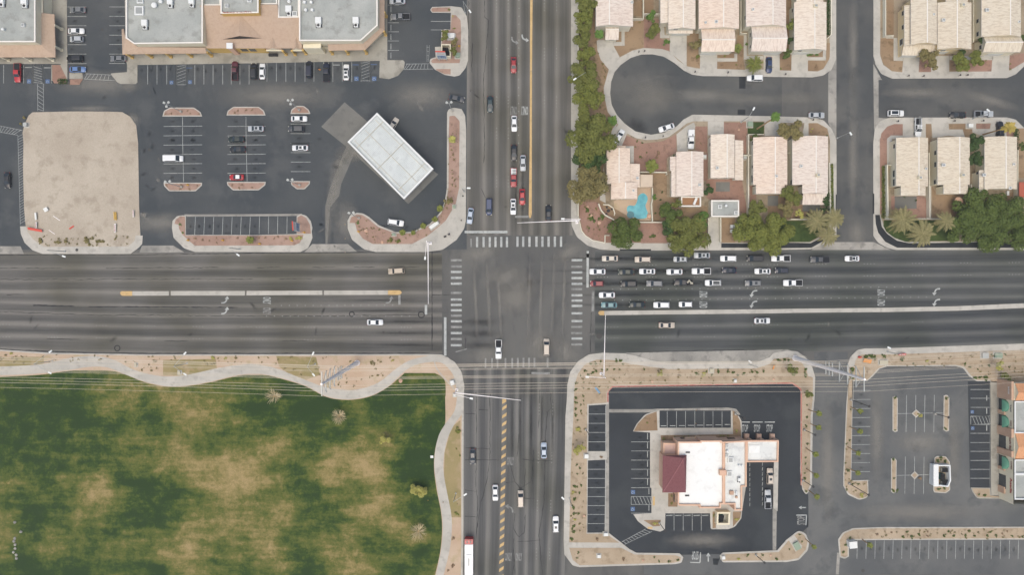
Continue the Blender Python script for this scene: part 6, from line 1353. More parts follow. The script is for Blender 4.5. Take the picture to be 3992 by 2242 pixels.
def palm(f, x, y, r, kind, col, label, h=4, base=None, cat='palm', group='palm trees', tr=.2):
    top = P3(f, x, y, h); bs = P3(*base, .14) if base else Vector((top.x, top.y, .14)); t = empty('palm_tree', bs); tag(t, label, cat, group); tk[0] += 1
    b = MB(); e = top-bs; mid = e*.5+Vector((0,0,.3)); b.tube((0,0,-.1), mid, tr*1.25, tr, 9); b.tube(mid, e, tr, tr*.9, 9); b.build('trunk', m_bark2, t, Z0)
    o = mesh_obj('fronds', FM[kind][tk[0] % 2], LM[col], t); k = r/FR[f][2]*K/FL[kind]; o.location = e; o.scale = (k, k, k); o.rotation_euler = (0, 0, tk[0]*1.3)
for q in [('E',868,340,58,'fan','green','fan palm at the corner of the top left house',5),('E',2255,482,58,'fan','mixed','fan palm beside the third northern house',4),('E',2430,640,105,'mid','mixed','large feathery palm above the kerb-side white suv',4),
 ('E',1000,1210,66,'fan','green','fan palm on the left rim of the cul-de-sac',4),('G',1395,378,80,'fan','mixed','yellowish palm in the front yard right of the pool house',4),
 ('H',500,930,150,'date','grey','left date palm of the group beside the side street'),('H',680,905,130,'date','grey','right date palm overhanging the side street'),('H',610,1075,130,'date','grey','lower date palm nearest the pavement left of the side street'),
 ('H',1360,915,165,'date','grey','left date palm below the white block wall'),('H',1790,935,125,'date','grey','right date palm beside the largest tree'),('H',1560,1055,170,'date','grey','lower date palm spreading over the dark pavement'),
 ('D',1965,112,48,'fan','yel','small palm on the long gravel strip beside the northern road',2.5),('D',1840,805,42,'fan','mixed','small palm at the upper end of the curved planting',2),('D',1792,912,38,'fan','mixed','small palm next to the white utility cabinet',2),
 ('D',1675,980,38,'fan','mixed','small palm left of the white utility cabinet',2),('D',1572,1050,32,'fan','mixed','small palm at the bottom of the curved planting',2),('D',1465,1045,40,'fan','mixed','small palm below the white suv on the curved lane',2),('C',2512,1122,50,'fan','mixed','small palm in the middle of the bottom parking island',2.5)]:
    palm(*q[:7], h=(q[7] if len(q) > 7 else 5.5), tr=.14 if q[4] == 'fan' else .3)
palm('F',82,1172,58,'fan','green','tall palm leaning over the pavement with its trunk on the green lawn patch',12,('E',2452,1290),tr=.22)
palm('F',2425,1275,75,'fan','ypalm','tall yellow palm over the driveway at the upper right',11,('K',1050,225),tr=.2)
for i, (f, bx_, by_, x, y, lb) in enumerate([('R',102,340,175,366,'first'),('R',118,435,172,461,'second'),('R',88,600,152,640,'third'),('R',90,737,156,782,'fourth'),('R',105,882,160,925,'fifth')]):
    palm(f, x, y, 24, 'fan', 'mixed', lb+' thin palm from the top of the strip right of the restaurant', 6.5, (f, bx_, by_), tr=.13, group='thin palms in the parking strips')
for i, (f, bx_, by_, x, y, lb) in enumerate([('R',387,322,450,350,'first'),('R',380,455,450,486,'second'),('R',365,590,438,632,'third'),('R',388,740,435,765,'fourth')]):
    palm(f, x, y, 23, 'fan', 'mixed', lb+' thin palm from the top of the strip left of the shopping lot', 6, (f, bx_, by_), tr=.13, group='thin palms in the parking strips')
palm('R',515,1250,24,'fan','mixed','thin palm on the long gravel strip at the bottom right',6,('R',465,1212),tr=.13,group='thin palms in the parking strips')
palm('Q',1802,1247,22,'fan','mixed','thin palm on the rounded island below the stop marking',6,('Q',1740,1190),tr=.13,group='thin palms in the parking strips')
# hedges
def hedge(f, x0, y0, x1, y1, h, label, col='deep'):
    a = P(f, x0, y0, h); c = P(f, x1, y1, h); w_ = abs(c[0]-a[0]); l = abs(c[1]-a[1]); cx, cy = (a[0]+c[0])/2, (a[1]+c[1])/2; r = random.Random(5); vs = []; fs = []
    for i in range(int(w_*l*22)+60):
        p = Vector((r.uniform(-w_/2, w_/2), r.uniform(-l/2, l/2), h*r.uniform(.55, 1))); 
        if r.random() < .3: p.z = r.uniform(.1, h)
        n_ = Vector((r.uniform(-1,1), r.uniform(-1,1), r.uniform(.2,1.4))).normalized(); t1 = n_.orthogonal().normalized()*r.uniform(.1,.22); t2 = n_.cross(t1); k = len(vs); vs += [p-t1, p+t2, p+t1, p-t2]; fs.append((k,k+1,k+2,k+3))
    me = bpy.data.meshes.new('hedge'); me.from_pydata([tuple(v) for v in vs], [], fs); me.materials.append(LM[col]); o = bpy.data.objects.new('hedge', me); C.objects.link(o); o.location = (cx, cy, .1); tag(o, label, 'hedge')
hedge('F',598,-60,632,350,1.8,'long dark hedge beside the corner house at the top'); hedge('H',640,355,662,880,1.3,'thin hedge left of the side street','mixed'); hedge('H',1150,378,1198,905,.8,'long low olive hedge inside the white block wall','olive'); hedge('A',578,785,672,838,1.0,'dark square hedge in the planter by the left shops'); hedge('H',585,640,628,830,1.6,'dark hedge beside the tiled patio roof')
hedge('F',2480,1290,2530,1500,1.4,'dark hedge below the yellow palm')
# shrubs
SM = [crown_mesh(.6, 90, .13, 4, .6, 90+i) for i in range(4)]
RG = {
'the striped row islands': ('dry', 'x', 'A 1658,1140,12 1715,1140,14 1880,1108,12 1905,1135,12 1993,1140,12 2355,1130,16 2385,1105,16 2468,1100,16 2528,1100,14 C 1668,572,14 1812,567,16 1805,607,16 1900,607,14 1980,575,12 2325,570,14 2398,598,14 2425,570,12 2525,595,14'),
'the bare dirt lot': ('brown', 'x', 'C 408,1132,40 575,1142,32 650,1130,30 690,1155,14 770,1160,15 870,1135,46 925,1110,25 985,1132,32 1020,1138,30 1155,1108,18 A 235,1180,24 205,1235,18'),
'the bottom parking island': ('dry', 'x', 'C 1808,960,18g 1830,1050,16g 1895,1112,14 1955,1105,16 2025,1120,16 2100,1130,14 2170,1098,12 2172,1150,12 2385,1105,14 D 20,1100,14 82,1100,16 175,1105,12 213,1085,14 290,1110,20 345,1110,30y 425,1100,34y'),
'the curved corner island': ('dry', 'x', 'D 1010,948,22g 1075,1015,15 1150,1003,15 1113,1083,10 1350,1130,34o 1425,1130,30o 1975,250,10 1980,315,8 B 1958,1250,9'),
'the entry island at the top': ('mixed', 'y', 'B 1932,92,18 1972,158,14y 1985,278,14 1950,470,22'),
'the red yards around the pool house': ('dark', 'x', 'G 788,905,45 898,905,40 750,822,32 765,1000,16 1000,930,15 1404,1082,32 1248,128,14 1298,145,14 1228,185,10 1283,280,18 1345,242,9 1465,245,26d 1615,265,16 1890,150,14d 1440,290,22d'),
'the northern front yards': ('mixed', 'x', 'E 1278,220,12 1855,560,30 2098,645,18d 2245,640,9 2130,555,16 2350,440,24g F 140,685,15 490,665,22d 2448,640,9 2445,690,9 430,540,30g 500,530,35g 2200,600,12'),
'the gardens near the side street': ('deep', 'x', 'H 420,870,36 470,890,24 1500,725,13 1380,690,10 1650,350,16 F 455,1290,12y 445,1320,12y 500,1370,20 600,1360,20 G 1430,850,16 1480,720,18 1500,640,14 1900,840,22'),
'the verge above the park path': ('brown', 'x', 'I 105,978,22y 945,998,12 1515,1150,16 2140,1020,30y 2262,1022,18y 2360,1022,20 1075,1000,9 J 20,1018,14 112,1018,10 213,1035,15 195,1082,13 50,1062,12 1135,1215,11 1215,1198,17 1268,1198,13 1050,1240,13 1160,1060,28 1365,1045,18y'),
'the narrow park verge': ('mixed', 'y', 'O 938,355,30 935,490,10 960,540,12 935,985,19 915,1175,16d 905,1380,20d 870,1420,14d'),
'the gravel band above the restaurant': ('dark', 'x', 'L 725,1145,20 800,1168,21 838,1152,20 755,1192,20 950,1142,16 1015,1137,17 1070,1135,13 1315,1137,15 1665,1198,15d 1730,1188,11d 1847,1180,24 1943,1157,15 1925,1188,30y 1998,1192,18 2065,1155,22 2160,1155,18 2213,1170,22 2262,1195,18 2318,1177,20 2398,1163,20 2457,1167,22 2517,1152,20 895,1140,14 785,1078,22 825,1080,20 880,1055,18 1040,1050,22 1080,1050,24 1110,1085,20 680,1200,12 955,1318,10 1280,1270,12 M 115,1045,25 180,1045,25 212,1045,20 385,1140,25 385,1190,28'),
'the gravel band left of the restaurant': ('dark', 'y', 'Q 85,60,14 82,110,14 85,170,15 84,205,14 82,250,14 82,295,14 140,60,9 140,100,9 135,160,11 138,190,10 122,222,10 120,265,11 95,330,9 98,400,25y 90,655,10 110,682,12 95,720,10 78,812,18 120,802,14 68,855,17y 108,857,12 73,905,19 66,962,17 70,1003,17 103,1010,13 80,1050,16y 66,1100,18 62,1140,19 55,1190,19 270,598,16d 235,1190,18d'),
'the gravel strips below the restaurant': ('dark', 'x', 'Q 105,1290,12 93,1330,9 425,1335,18d 650,1325,12 755,1350,14 820,1345,14 685,1352,10 1430,1310,12 1325,1308,13 1535,1335,16 1262,1335,16y 1625,1265,10 1700,1160,10 1720,1210,9'),
'the narrow strip right of the restaurant': ('dark', 'y', 'Q 1752,315,10 1748,375,10 1752,222,9 1755,500,12 1743,605,10 1738,715,10 1738,760,10 1745,850,12'),
'the planting around the restaurant': ('mixed', 'x', 'Q 600,350,10 655,345,14d 1248,410,14y 722,468,14 798,453,9 862,452,10 897,450,9 985,447,9 1128,445,10 1152,444,10 1180,443,10 775,880,10 775,935,14 655,1080,18y 1080,1020,12 1245,1050,16y'),
'the strip left of the shopping lot': ('dark', 'y', 'R 388,340,9 380,545,10 360,572,9 355,700,9 370,753,14 398,840,10 440,840,10 365,878,10 458,915,22y 85,705,9 95,393,12 90,450,10 82,800,12'),
'the islands of the shopping lot': ('dark', 'x', 'R 687,262,14 688,478,9 1028,262,14 1025,468,12 675,677,14 678,800,9 675,885,14 700,885,13 970,682,18 998,665,16 1022,690,16 980,875,14 1015,868,14 853,385,19y 855,800,17d 1290,915,16 1250,912,10'),
'the gravel band above the shopping lot': ('dark', 'x', 'R 1155,35,12 1190,58,10 1240,70,10 1315,45,14 1450,52,10 1225,125,18 1255,125,14 1300,125,22 M 1175,1003,26 1000,1005,30 1045,1005,32 1080,1015,26 985,1012,22 1350,1028,28 1610,1050,24y 1470,1080,14 2255,990,14 2395,985,14 1010,1160,14d 858,1130,30 850,1165,26 850,1225,28'),
'the long gravel strip at the bottom right': ('dark', 'x', 'R 383,1205,12 357,1248,14 340,1300,14 565,1182,12d 663,1165,10d 737,1195,16 767,1163,11 802,1193,16 845,1180,14 905,1162,10d 905,1190,10d 1013,1185,14 1045,1160,11 1082,1187,14 1158,1188,13 1184,1160,12 1220,1188,12 1303,1187,14 1327,1163,12 1367,1185,13 1405,1175,10d 1440,1160,10d 1472,1190,10 1540,1192,12'),
}
CW = {'dry':'dry brown','brown':'brownish','dark':'dark green','mixed':'olive green','deep':'deep green','yel':'pale yellow green','green':'fresh green','olive':'olive green'}
SU = {'d':'dry','y':'yel','g':'green','o':'olive'}; nsh = 0
for rg, (dc, ax, sp) in RG.items():
    f = 'A'; L_ = []
    for q in sp.split():
        if q in FR: f = q; continue
        a = q.split(','); c_ = dc; rr_ = a[2]
        if rr_[-1] in SU: c_ = SU[rr_[-1]]; rr_ = rr_[:-1]
        p = P(f, float(a[0]), float(a[1]), .5); L_.append((p[0], p[1], float(rr_)/FR[f][2]*K, c_))
    L_.sort(key=lambda q: q[0] if ax == 'x' else -q[1])
    for i, (x, y, r, c_) in enumerate(L_):
        o = mesh_obj('shrub', SM[nsh % 4], LM[c_], None); k = max(.35, r)/.55; o.location = (x, y, .2); o.scale = (k, k, k*.8); o.rotation_euler = (0, 0, nsh*2.1); nsh += 1
        same = [q for q in L_ if q[3] == c_]
        od = ordw(same.index((x, y, r, c_))); tag(o, '%s shrub in %s, %s such from the %s' % (CW[c_], rg.replace('the ', '', 1), od, 'left' if ax == 'x' else 'top') if len(same) > 1 else 'only %s shrub in %s' % (CW[c_], rg), 'shrub', 'shrubs in the planting beds')
# scattered low plants nobody could count
r = random.Random(3); vs = []; fs = []
def scatter(spec, n, s0=.1, s1=.3):
    n = int(n*.6)
    poly = pl(spec); xs = [p[0] for p in poly]; ys_ = [p[1] for p in poly]; k = 0; tries = 0
    while k < n and tries < n*30:
        tries += 1; x = r.uniform(min(xs), max(xs)); y = r.uniform(min(ys_), max(ys_)); ins = False
        for i in range(len(poly)):
            a, c = poly[i-1], poly[i]
            if (a[1] > y) != (c[1] > y) and x < (c[0]-a[0])*(y-a[1])/(c[1]-a[1])+a[0]: ins = not ins
        if not ins: continue
        k += 1; s = r.uniform(s0, s1)
        for j in range(7):
            p = Vector((x+r.uniform(-s, s), y+r.uniform(-s, s), ZK+r.uniform(.08, .3))); n_ = Vector((r.uniform(-1,1), r.uniform(-1,1), 1)).normalized(); t1 = n_.orthogonal().normalized()*s*.6; t2 = n_.cross(t1); b_ = len(vs); vs.extend([p-t1, p+t2, p+t1, p-t2]); fs.append((b_, b_+1, b_+2, b_+3))
scatter('@C 260,1060 340,1120 440,1188 1290,1185 1360,1090 1300,1060 600,1080', 50); scatter('@G 670,750 850,750 1020,930 1230,950 1230,1140 920,1140 720,1070', 90); scatter('@L 620,1250 900,1050 1300,1120 2440,1140 2440,1290 950,1290 900,1443 620,1443', 110); scatter('@I 0,985 2576,1000 2576,1060 1500,1180 1150,1030 0,1090', 110)
scatter('@J 0,1000 1740,1000 1400,1100 1000,1330 700,1300 200,1110', 80); scatter('@R 370,200 360,800 490,830 490,920 350,880 340,780', 40); scatter('@R 560,1145 1547,1140 1547,1200 400,1205', 70); scatter('@Q 60,100 160,230 150,1140 45,1180', 60); scatter('@M 900,1000 2576,940 2576,1270 2250,1240 1950,1100 1150,1120', 110); scatter('@D 1940,20 2030,20 2030,600 1900,900 1700,1080 1560,1150 1180,1150 1000,980 1120,920 1400,1070 1750,980 1910,700', 110); scatter('@E 670,500 840,470 940,700 900,900 940,1120 1010,1250 960,1443 680,1443', 140)
me = bpy.data.meshes.new('low_plants'); me.from_pydata([tuple(v) for v in vs], [], fs); me.materials.append(LM['brown']); o = bpy.data.objects.new('ground_cover', me); C.objects.link(o); tag(o, 'low dry plants scattered over the gravel beds', 'ground cover', None, 'stuff')
# ---------------------------------------------------------------- poles, lamps, signals, signs and small things
m_pole = simple('pale_steel', (.9,.88,.85,1), .5); m_galv = simple('galvanised_steel', c8(190,192,190), .5, .3); m_lamp = simple('lamp_housing', c8(244,246,246), .4)
m_wire = simple('aluminium_cable', c8(214,200,182), .5, .2); m_sigb = simple('signal_black', c8(40,42,40), .5); m_rock = gmat('sandstone', c8(205,160,135), c8(220,180,155), 1, None, 1, .1); m_tan1 = simple('tan_metal', c8(200,190,165), .6)
m_orng = simple('orange_cloth', c8(240,150,60), .8); m_redc = simple('red_cloth', c8(226,84,70), .8); m_whc = simple('white_panel', c8(236,236,234), .6); m_yelc = simple('yellow_panel', c8(236,184,60), .6); m_utl = simple('green_utility_box', c8(150,168,146), .6)
# transmission poles and cables
def arms_of(fr, x0, x1, hs): pass
POLES = [('J', (1012,1070), (652,1285), 40.0, [(39.6,3.0),(35.8,2.6),(31.8,2.6),(27.4,2.6)], [23.3,21.3,19.3], 1.6, 'left tapered steel transmission pole standing on the park verge'),
         ('M', (275,1022), (978,1237), 42.0, [(41.6,3.0),(37.6,2.6),(33.2,2.6),(28.8,2.6)], [24.5,22.6,20.6], 1.7, 'right tapered steel transmission pole leaning across the restaurant driveway')]
AT = []
for f, bs, tp, h, arms, shorts, sl, lb in POLES:
    B_ = P3(f, *bs, .1); T_ = P3(f, *tp, h); t = empty('transmission_pole', B_); tag(t, lb, 'power pole', 'steel transmission poles'); b = MB(); D_ = T_-B_
    n = 8
    for k in range(n): b.tube(B_+D_*(k/n), B_+D_*((k+1)/n), .74-.46*k/n, .74-.46*(k+1)/n, 14)
    b.tube(B_-Vector((0,0,.1)), B_+Vector((0,0,.5)), .85, .85, 14); b.build('mast', m_pole, t)
    at = []
    for hh_, l in arms:
        c = B_+D_*(hh_/h); b = MB(); b.box((c.x, c.y, c.z), (.22, 2*l, .22))
        if hh_ < h-1:
            for s in (-1, 1): b.tube((c.x, c.y+s*l, c.z), (c.x+D_.x/h*2.6, c.y+s*.3+D_.y/h*2.6, c.z+2.6), .07, .07, 5)
            for s in (-1, 1): b.tube((c.x, c.y+s*l, c.z), (c.x, c.y+s*l, c.z-.9), .09, .09, 6)
        b.build('crossarm', m_galv, t); at += [(c.x, c.y+s*l, c.z-(.9 if hh_ < h-1 else 0)) for s in (1, -1)]
    for hh_ in shorts:
        c = B_+D_*(hh_/h); b = MB(); b.tube((c.x, c.y-sl, c.z+.3), (c.x, c.y+sl, c.z+.3), .16, .16, 8)
        for s in (-1, 1): b.tube((c.x, c.y+s*sl, c.z+.3), (c.x, c.y+s*sl, c.z-.3), .12, .1, 8)
        b.build('insulator_arm', m_galv, t); at += [(c.x, c.y+s*sl, c.z-.3) for s in (1, -1)]
    AT.append(at)
lv = ['topmost crossarm','second crossarm','third crossarm','lowest crossarm','upper short arm','middle short arm','lower short arm']
def sag(a, c, s, n=14): return [Vector(a).lerp(Vector(c), k/n)-Vector((0, 0, s*4*(k/n)*(1-k/n))) for k in range(n+1)]
for i, (a, c) in enumerate(zip(AT[0], AT[1])):
    L0 = (a[0]-128, a[1]+3.0, a[2]); R0 = (c[0]+128, c[1]+6.5, c[2]); b = MB(); rad = .028 if i < 2 else .04
    p = sag(L0, a, 2.2)+sag(a, c, 2.2)[1:]+sag(c, R0, 2.2)[1:]; b.path(p, rad, 4); o = b.build('power_cable', m_wire)
    tag(o, 'power cable strung from the %s end of the %s across the picture' % (('north','south')[i % 2], lv[i//2]), 'cable', 'overhead power cables')
# cobra-head street lamps
def lamp(f, hx, hy, bs, label, h=9.0, arms=((0,0),), name='street_lamp', col=None, group='street lamps'):
    """bs = (frame, x, y) of the pole foot; the head(s) hang at the ends of arms"""
    B_ = P3(*bs, .14); t = empty(name, B_); tag(t, label, 'street lamp', group); b = MB(); b.tube(B_, B_+Vector((0,0,h-.6)), .13, .08, 8); b.tube(B_, B_+Vector((0,0,.25)), .28, .28, 8); b.build('pole', col or m_galv, t)
    for (q, w_) in ([(hx, hy)],) if False else [((hx, hy), 0)]+([((a[0], a[1]), 0) for a in arms if a != (0,0)]):
        H_ = P3(f, q[0], q[1], h); b = MB(); b.tube(B_+Vector((0,0,h-.8)), H_, .06, .045, 6); b.build('arm', col or m_galv, t)
        d_ = (H_-B_); d_.z = 0; a = math.atan2(d_.y, d_.x) if d_.length > .1 else 0; b = MB(); b.box((H_.x, H_.y, H_.z), (1.0, .42, .18), a); b.box((H_.x, H_.y, H_.z-.11), (.6, .3, .06), a, 1); b.build('lamp_head', [m_lamp, m_glass], t)
lamp('B',2143,110,('B',2095,125),'street lamp on the pavement beside the entry island'); lamp('D',2131,600,('D',2085,640),'street lamp beside the northern road next to the corner island')
lamp('C',641,1287,('C',655,1238),'street lamp below the bare dirt lot'); lamp('C',2390,1272,('C',2410,1215),'street lamp below the bottom parking island')
lamp('I',506,956,('I',528,1050),'twin-headed lamp near the left end of the park verge',9,((500,1170),)); lamp('I',1857,974,('I',1878,1075),'twin-headed lamp in the middle of the park verge',9,((1857,1184),)); lamp('J',568,975,('J',590,1080),'twin-headed lamp left of the steel transmission pole',9,((573,1190),))
lamp('M',1222,918,('M',1205,960),'street lamp on the pavement above the shopping lot'); lamp('L',2380,1058,('L',2370,1085),'street lamp at the bus bay above the restaurant')
lamp('O',1002,838,('O',930,828),'street lamp on the right edge of the park verge'); lamp('O',1744,866,('O',1795,865),'street lamp beside the gravel band left of the restaurant')
lamp('E',620,792,('E',700,800),'street lamp hidden in the wide olive roadside tree',8); lamp('E',2418,1090,('E',2290,1225),'street lamp on the pavement south of the cul-de-sac',8); lamp('F',836,1341,('F',700,1385),'street lamp reaching over the side street',8); lamp('F',2216,1105,('F',2060,1190),'street lamp above the silver pickup on the right street',8)
# parking lot lamps
def lot_lamp(bs, tp, label, heads=1, h=9.0, hm=None, pm=None):
    B_ = P3(*bs, .14); T_ = P3(*tp, h); t = empty('parking_lot_lamp', B_); tag(t, label, 'lamp post', 'parking lot lamps'); b = MB(); b.tube(B_, B_+Vector((0,0,.8)), .34, .34, 10); b.build('base', m_conc, t)
    b = MB(); b.tube(B_+Vector((0,0,.8)), T_, .11, .09, 8); b.build('pole', pm or m_dark, t)
    for k in range(heads):
        a = k*2.094+.6; d_ = Vector((math.cos(a), math.sin(a), 0))*(.75 if heads > 1 else 0); b = MB(); b.box(T_+d_+Vector((0,0,.1)), (.62,.62,.2), a)
        if heads > 1: b.tube(T_, T_+d_, .05, .05, 5)
        b.build('lamp_head', hm or m_dark, t)
for bs, tp, lb, n in ((('A',1822,1122),('A',1672,1042),'three-headed lamp on the top island of the left parking row',3),(('B',432,1105),('B',342,1018),'three-headed lamp on the top island of the right parking row',3),(('B',1965,1112),('B',1934,1040),'two-headed lamp at the tip of the curved corner island',2),
   (('C',1830,592),('C',1685,548),'two-headed lamp on the lower island of the left parking row',2),(('D',435,572),('D',338,530),'two-headed lamp on the lower island of the right parking row',2),(('D',1032,902),('D',952,862),'two-headed lamp on the rounded tip of the corner island',2)): lot_lamp(bs, tp, lb, n, 9.5, m_galv, m_galv)
for bs, tp, lb in ((('Q',1232,285),('Q',1298,318),'dark lamp post right of the northern restaurant bays'),(('Q',155,400),('Q',180,436),'dark lamp post left of the upper left restaurant bays'),(('Q',686,1072),('Q',728,1132),'dark lamp post below the restaurant walkway'),(('Q',1728,400),('Q',1808,437),'upper dark lamp post in the strip right of the restaurant'),
   (('Q',1720,765),('Q',1795,812),'lower dark lamp post in the strip right of the restaurant'),(('Q',1380,1303),('Q',1443,1360),'dark lamp post on the gravel strip below the restaurant'),(('R',385,273),('R',510,317),'upper dark lamp post in the strip left of the shopping lot'),(('R',373,835),('R',505,912),'lower dark lamp post in the strip left of the shopping lot'),(('R',948,366),('R',1040,392),'dark lamp post in the upper shopping bays')): lot_lamp(bs, tp, lb, 1, 9)
# traffic signals: mast, arm with signal heads, luminaire arm
def signal(foot, tip, lum, label, h=6.6):
    A_ = P3(*foot, h); B_ = Vector((A_.x, A_.y, .14)); T_ = P3(*tip, h+.3); t = empty('traffic_signal', B_); tag(t, label, 'traffic light', 'mast arm traffic signals'); b = MB(); b.tube(B_, B_+Vector((0,0,10.2)), .19, .12, 10); b.box(B_+Vector((0,0,.2)), (.8,.8,.4)); b.build('pole', m_pole, t)
    b = MB(); n = 6
    for k in range(n): b.tube(A_.lerp(T_, k/n), A_.lerp(T_, (k+1)/n), .17-.11*k/n, .17-.11*(k+1)/n, 8)
    b.build('mast_arm', m_pole, t); u = (T_-A_).normalized(); sd = Vector((-u.y, u.x, 0))
    for s in (.45, .68, .9):
        q = A_.lerp(T_, s); hd = MB(); hd.box((q.x, q.y, q.z-.55), (.34,.34,1.05), math.atan2(u.y, u.x)); o = hd.build('signal_head', m_sigb, t)
        l = MB()
        for k, mi in ((.32,0),(0,1),(-.32,2)): l.tube((q.x+sd.x*.17, q.y+sd.y*.17, q.z-.55+k), (q.x+sd.x*.22, q.y+sd.y*.22, q.z-.55+k), .12, .12, 10, mi)
        l.build('signal_lens', [m_tail, m_yelc, m_green], o)
    H_ = P3(*lum, 10); b = MB(); b.tube(B_+Vector((0,0,9.8)), H_, .07, .05, 6); b.build('lamp_arm', m_pole, t); b = MB(); b.box(H_, (.95,.5,.2), math.atan2(H_.y-B_.y, H_.x-B_.x)); b.build('lamp_head', m_lamp, t)
signal(('D',1722,1142),('J',1725,478),('D',1693,1305),'mast arm signal reaching south from the northwest corner'); signal(('G',662,925),('G',42,950),('G',500,910),'mast arm signal reaching west from the northeast corner')
signal(('L',912,1205),('L',928,590),('L',745,1211),'mast arm signal reaching north from the southeast corner'); signal(('O',925,62),('O',1425,120),('O',1048,106),'mast arm signal reaching east from the park corner')
# roadside price signs
def price_sign(top0, top1, h, face, label, nrm):
    a = P3(*top0, h); c = P3(*top1, h); t = empty('price_sign', ((a.x+c.x)/2, (a.y+c.y)/2, .14)); tag(t, label, 'sign'); u = (c-a).normalized(); L_ = (c-a).length; M = Matrix.Translation((a+c)/2) @ Matrix(((u.x, 0, -nrm[0], 0), (u.y, 0, -nrm[1], 0), (0, 1, 0, 0), (0, 0, 0, 1)))
    # local: x along, y up, z backwards
    def lb(name, mat, ce, di): b = MB(); b.box(ce, di, 0, 0, M); return b.build(name, mat, t)
    lb('panel', m_whc, (0,-3.1,.15), (L_,6.2,.3)); lb('price_panel', simple('blue_price_panel', c8(66,112,170), .5), (0,-4.2,-.03), (L_*.86,2.3,.06))
    lb('panel_cap', m_redc, (0,.05,.15), (L_+.1,.14,.34))
    for s in (-1, 1): lb('post', m_galv, (s*L_*.42,-h/2-.2,.36), (.2,h-.4,.12))
    MF = M @ Matrix.Translation((0,0,-.08))
    for tx, yy, ww, hh_, mt in (('GAS FOOD',-1.3,L_*.7,.5,m_sred),('REG 2.39',-3.8,L_*.75,.8,m_whc),('PRE 2.59',-4.8,L_*.75,.7,m_whc)):
        b = MB(); text_on(b, tx, MF @ Matrix.Translation((0,yy,0)), ww, hh_, 0, .02); b.build('lettering', mt, t)
price_sign(('B',1797,520),('B',1893,522), 8.8, None, 'white and blue price sign on two posts in front of the dumpster enclosure', (0,-1))
price_sign(('D',372,1025),('D',366,935), 8.4, None, 'white and blue price sign at the right end of the bottom parking island', (1,0))
# banners and boards on the bare lot
def board(f, x, y, w_, hh_, ang, mat, label, name='banner', z=.6, text=None, tilt=.4, tm=None):
    p = P(f, x, y, z); t = empty(name, (p[0], p[1], .16)); tag(t, label, 'sign' if name != 'banner' else 'banner'); M = Matrix.Translation((p[0], p[1], z)) @ Matrix.Rotation(ang, 4, 'Z') @ Matrix.Rotation(tilt, 4, 'X'); b = MB(); b.box((0,0,0), (w_,hh_,.06), 0, 0, M); b.build('panel', mat, t)
    b = MB()
    for s in (-1, 1): q = M @ Vector((s*w_*.42, 0, -.06)); b.tube((q.x, q.y, .15), (q.x, q.y, max(.3, q.z)), .04, .04, 6)
    b.build('stake', m_galv, t)
    if text: b = MB(); text_on(b, text, M @ Matrix.Translation((0,0,.05)), w_*.85, hh_*.6, 0, .02); b.build('lettering', tm or m_sred, t)
board('C',458,816,1.2,1.2,.5,m_whc,'square white board on the bare lot','notice_board',.8,None,.1); board('C',357,884,2.2,.8,-H2+.1,m_whc,'pale upright banner at the left side of the bare lot'); board('C',361,972,1.8,.75,-H2,m_whc,'white banner just above the red one on the bare lot','banner',.6,'LEASE')
board('C',350,1018,4.4,.8,-.18,m_redc,'long red banner at the lower left of the bare lot','banner',.7,None,.5); board('C',1147,880,2.4,.34,-H2+.05,m_yelc,'left yellow banner of the pair on the bare lot'); board('C',1164,882,2.5,.34,-H2+.05,m_yelc,'right yellow banner of the pair on the bare lot')
board('C',1155,1002,2.6,.75,-H2,m_whc,'white banner with red lettering below the yellow pair','banner',.6,'TAXES'); board('C',1338,858,2.0,.6,-H2+.05,m_whc,'white banner near the right edge of the bare lot','banner',.6,'RENT')
board('C',718,996,1.6,.4,.6,m_redc,'small red strip of banner lying in the middle of the bare lot','banner',.35,None,.1); board('C',568,903,2.4,.16,-.6,m_pole,'upper pale pole section lying on the bare lot','plank',.3,None,0); board('C',520,1042,2.2,.14,-.6,m_pole,'lower pale pole section lying on the bare lot','plank',.3,None,0)
board('M',1355,985,2.1,.8,0,m_redc,'red banner on the pavement above the shopping lot','banner',.7,'SALE',.7,m_whc); board('M',1005,1050,2.4,1.2,-.2,m_orng,'orange and white feather banner beside the driveway','banner',.8,None,.4); board('M',62,1115,1.2,.5,1.2,m_orng,'small orange sign on the gravel left of the steel pole','banner',.5)
board('L',848,1345,2.2,.5,-.9,simple('blue_cloth', c8(110,160,200), .7),'blue banner lying on the gravel above the restaurant','banner',.5,None,.2)
board('O',748,550,.9,.9,0,m_whc,'small white board on the park lawn beside the path','notice_board',.7,None,.4)
# boxes, cabinets, rocks
def cab(f, x, y, w_, l, h, ang, mat, label, name='utility_cabinet', cat='cabinet', pad=True):
    p = P(f, x, y, h); t = empty(name, (p[0], p[1], ZK)); tag(t, label, cat); b = MB(); b.box((p[0], p[1], ZK+h/2), (w_, l, h), ang); b.build('body', mat, t)
    b = MB(); b.box((p[0], p[1], ZK+h+.04), (w_+.1, l+.1, .08), ang); b.build('lid', mat, t)
    if pad: b = MB(); b.box((p[0], p[1], ZK+.06), (w_+.7, l+.7, .08), ang); b.build('pad', m_conc, t)
cab('B',1955,355,1.9,1.4,1.3,0,m_whc,'large white utility cabinet on the entry island'); cab('B',2020,550,1.3,1.3,.9,0,m_utl,'green utility box beside the entry pavement'); cab('D',1782,972,2.9,.9,1.2,.65,m_whc,'long white utility cabinet in the curved planting'); cab('D',1985,788,.7,.9,.8,0,m_utl,'green utility box at the bend of the corner island'); cab('D',1378,1067,.9,.5,.6,0,m_utl,'green utility box below the white suv')
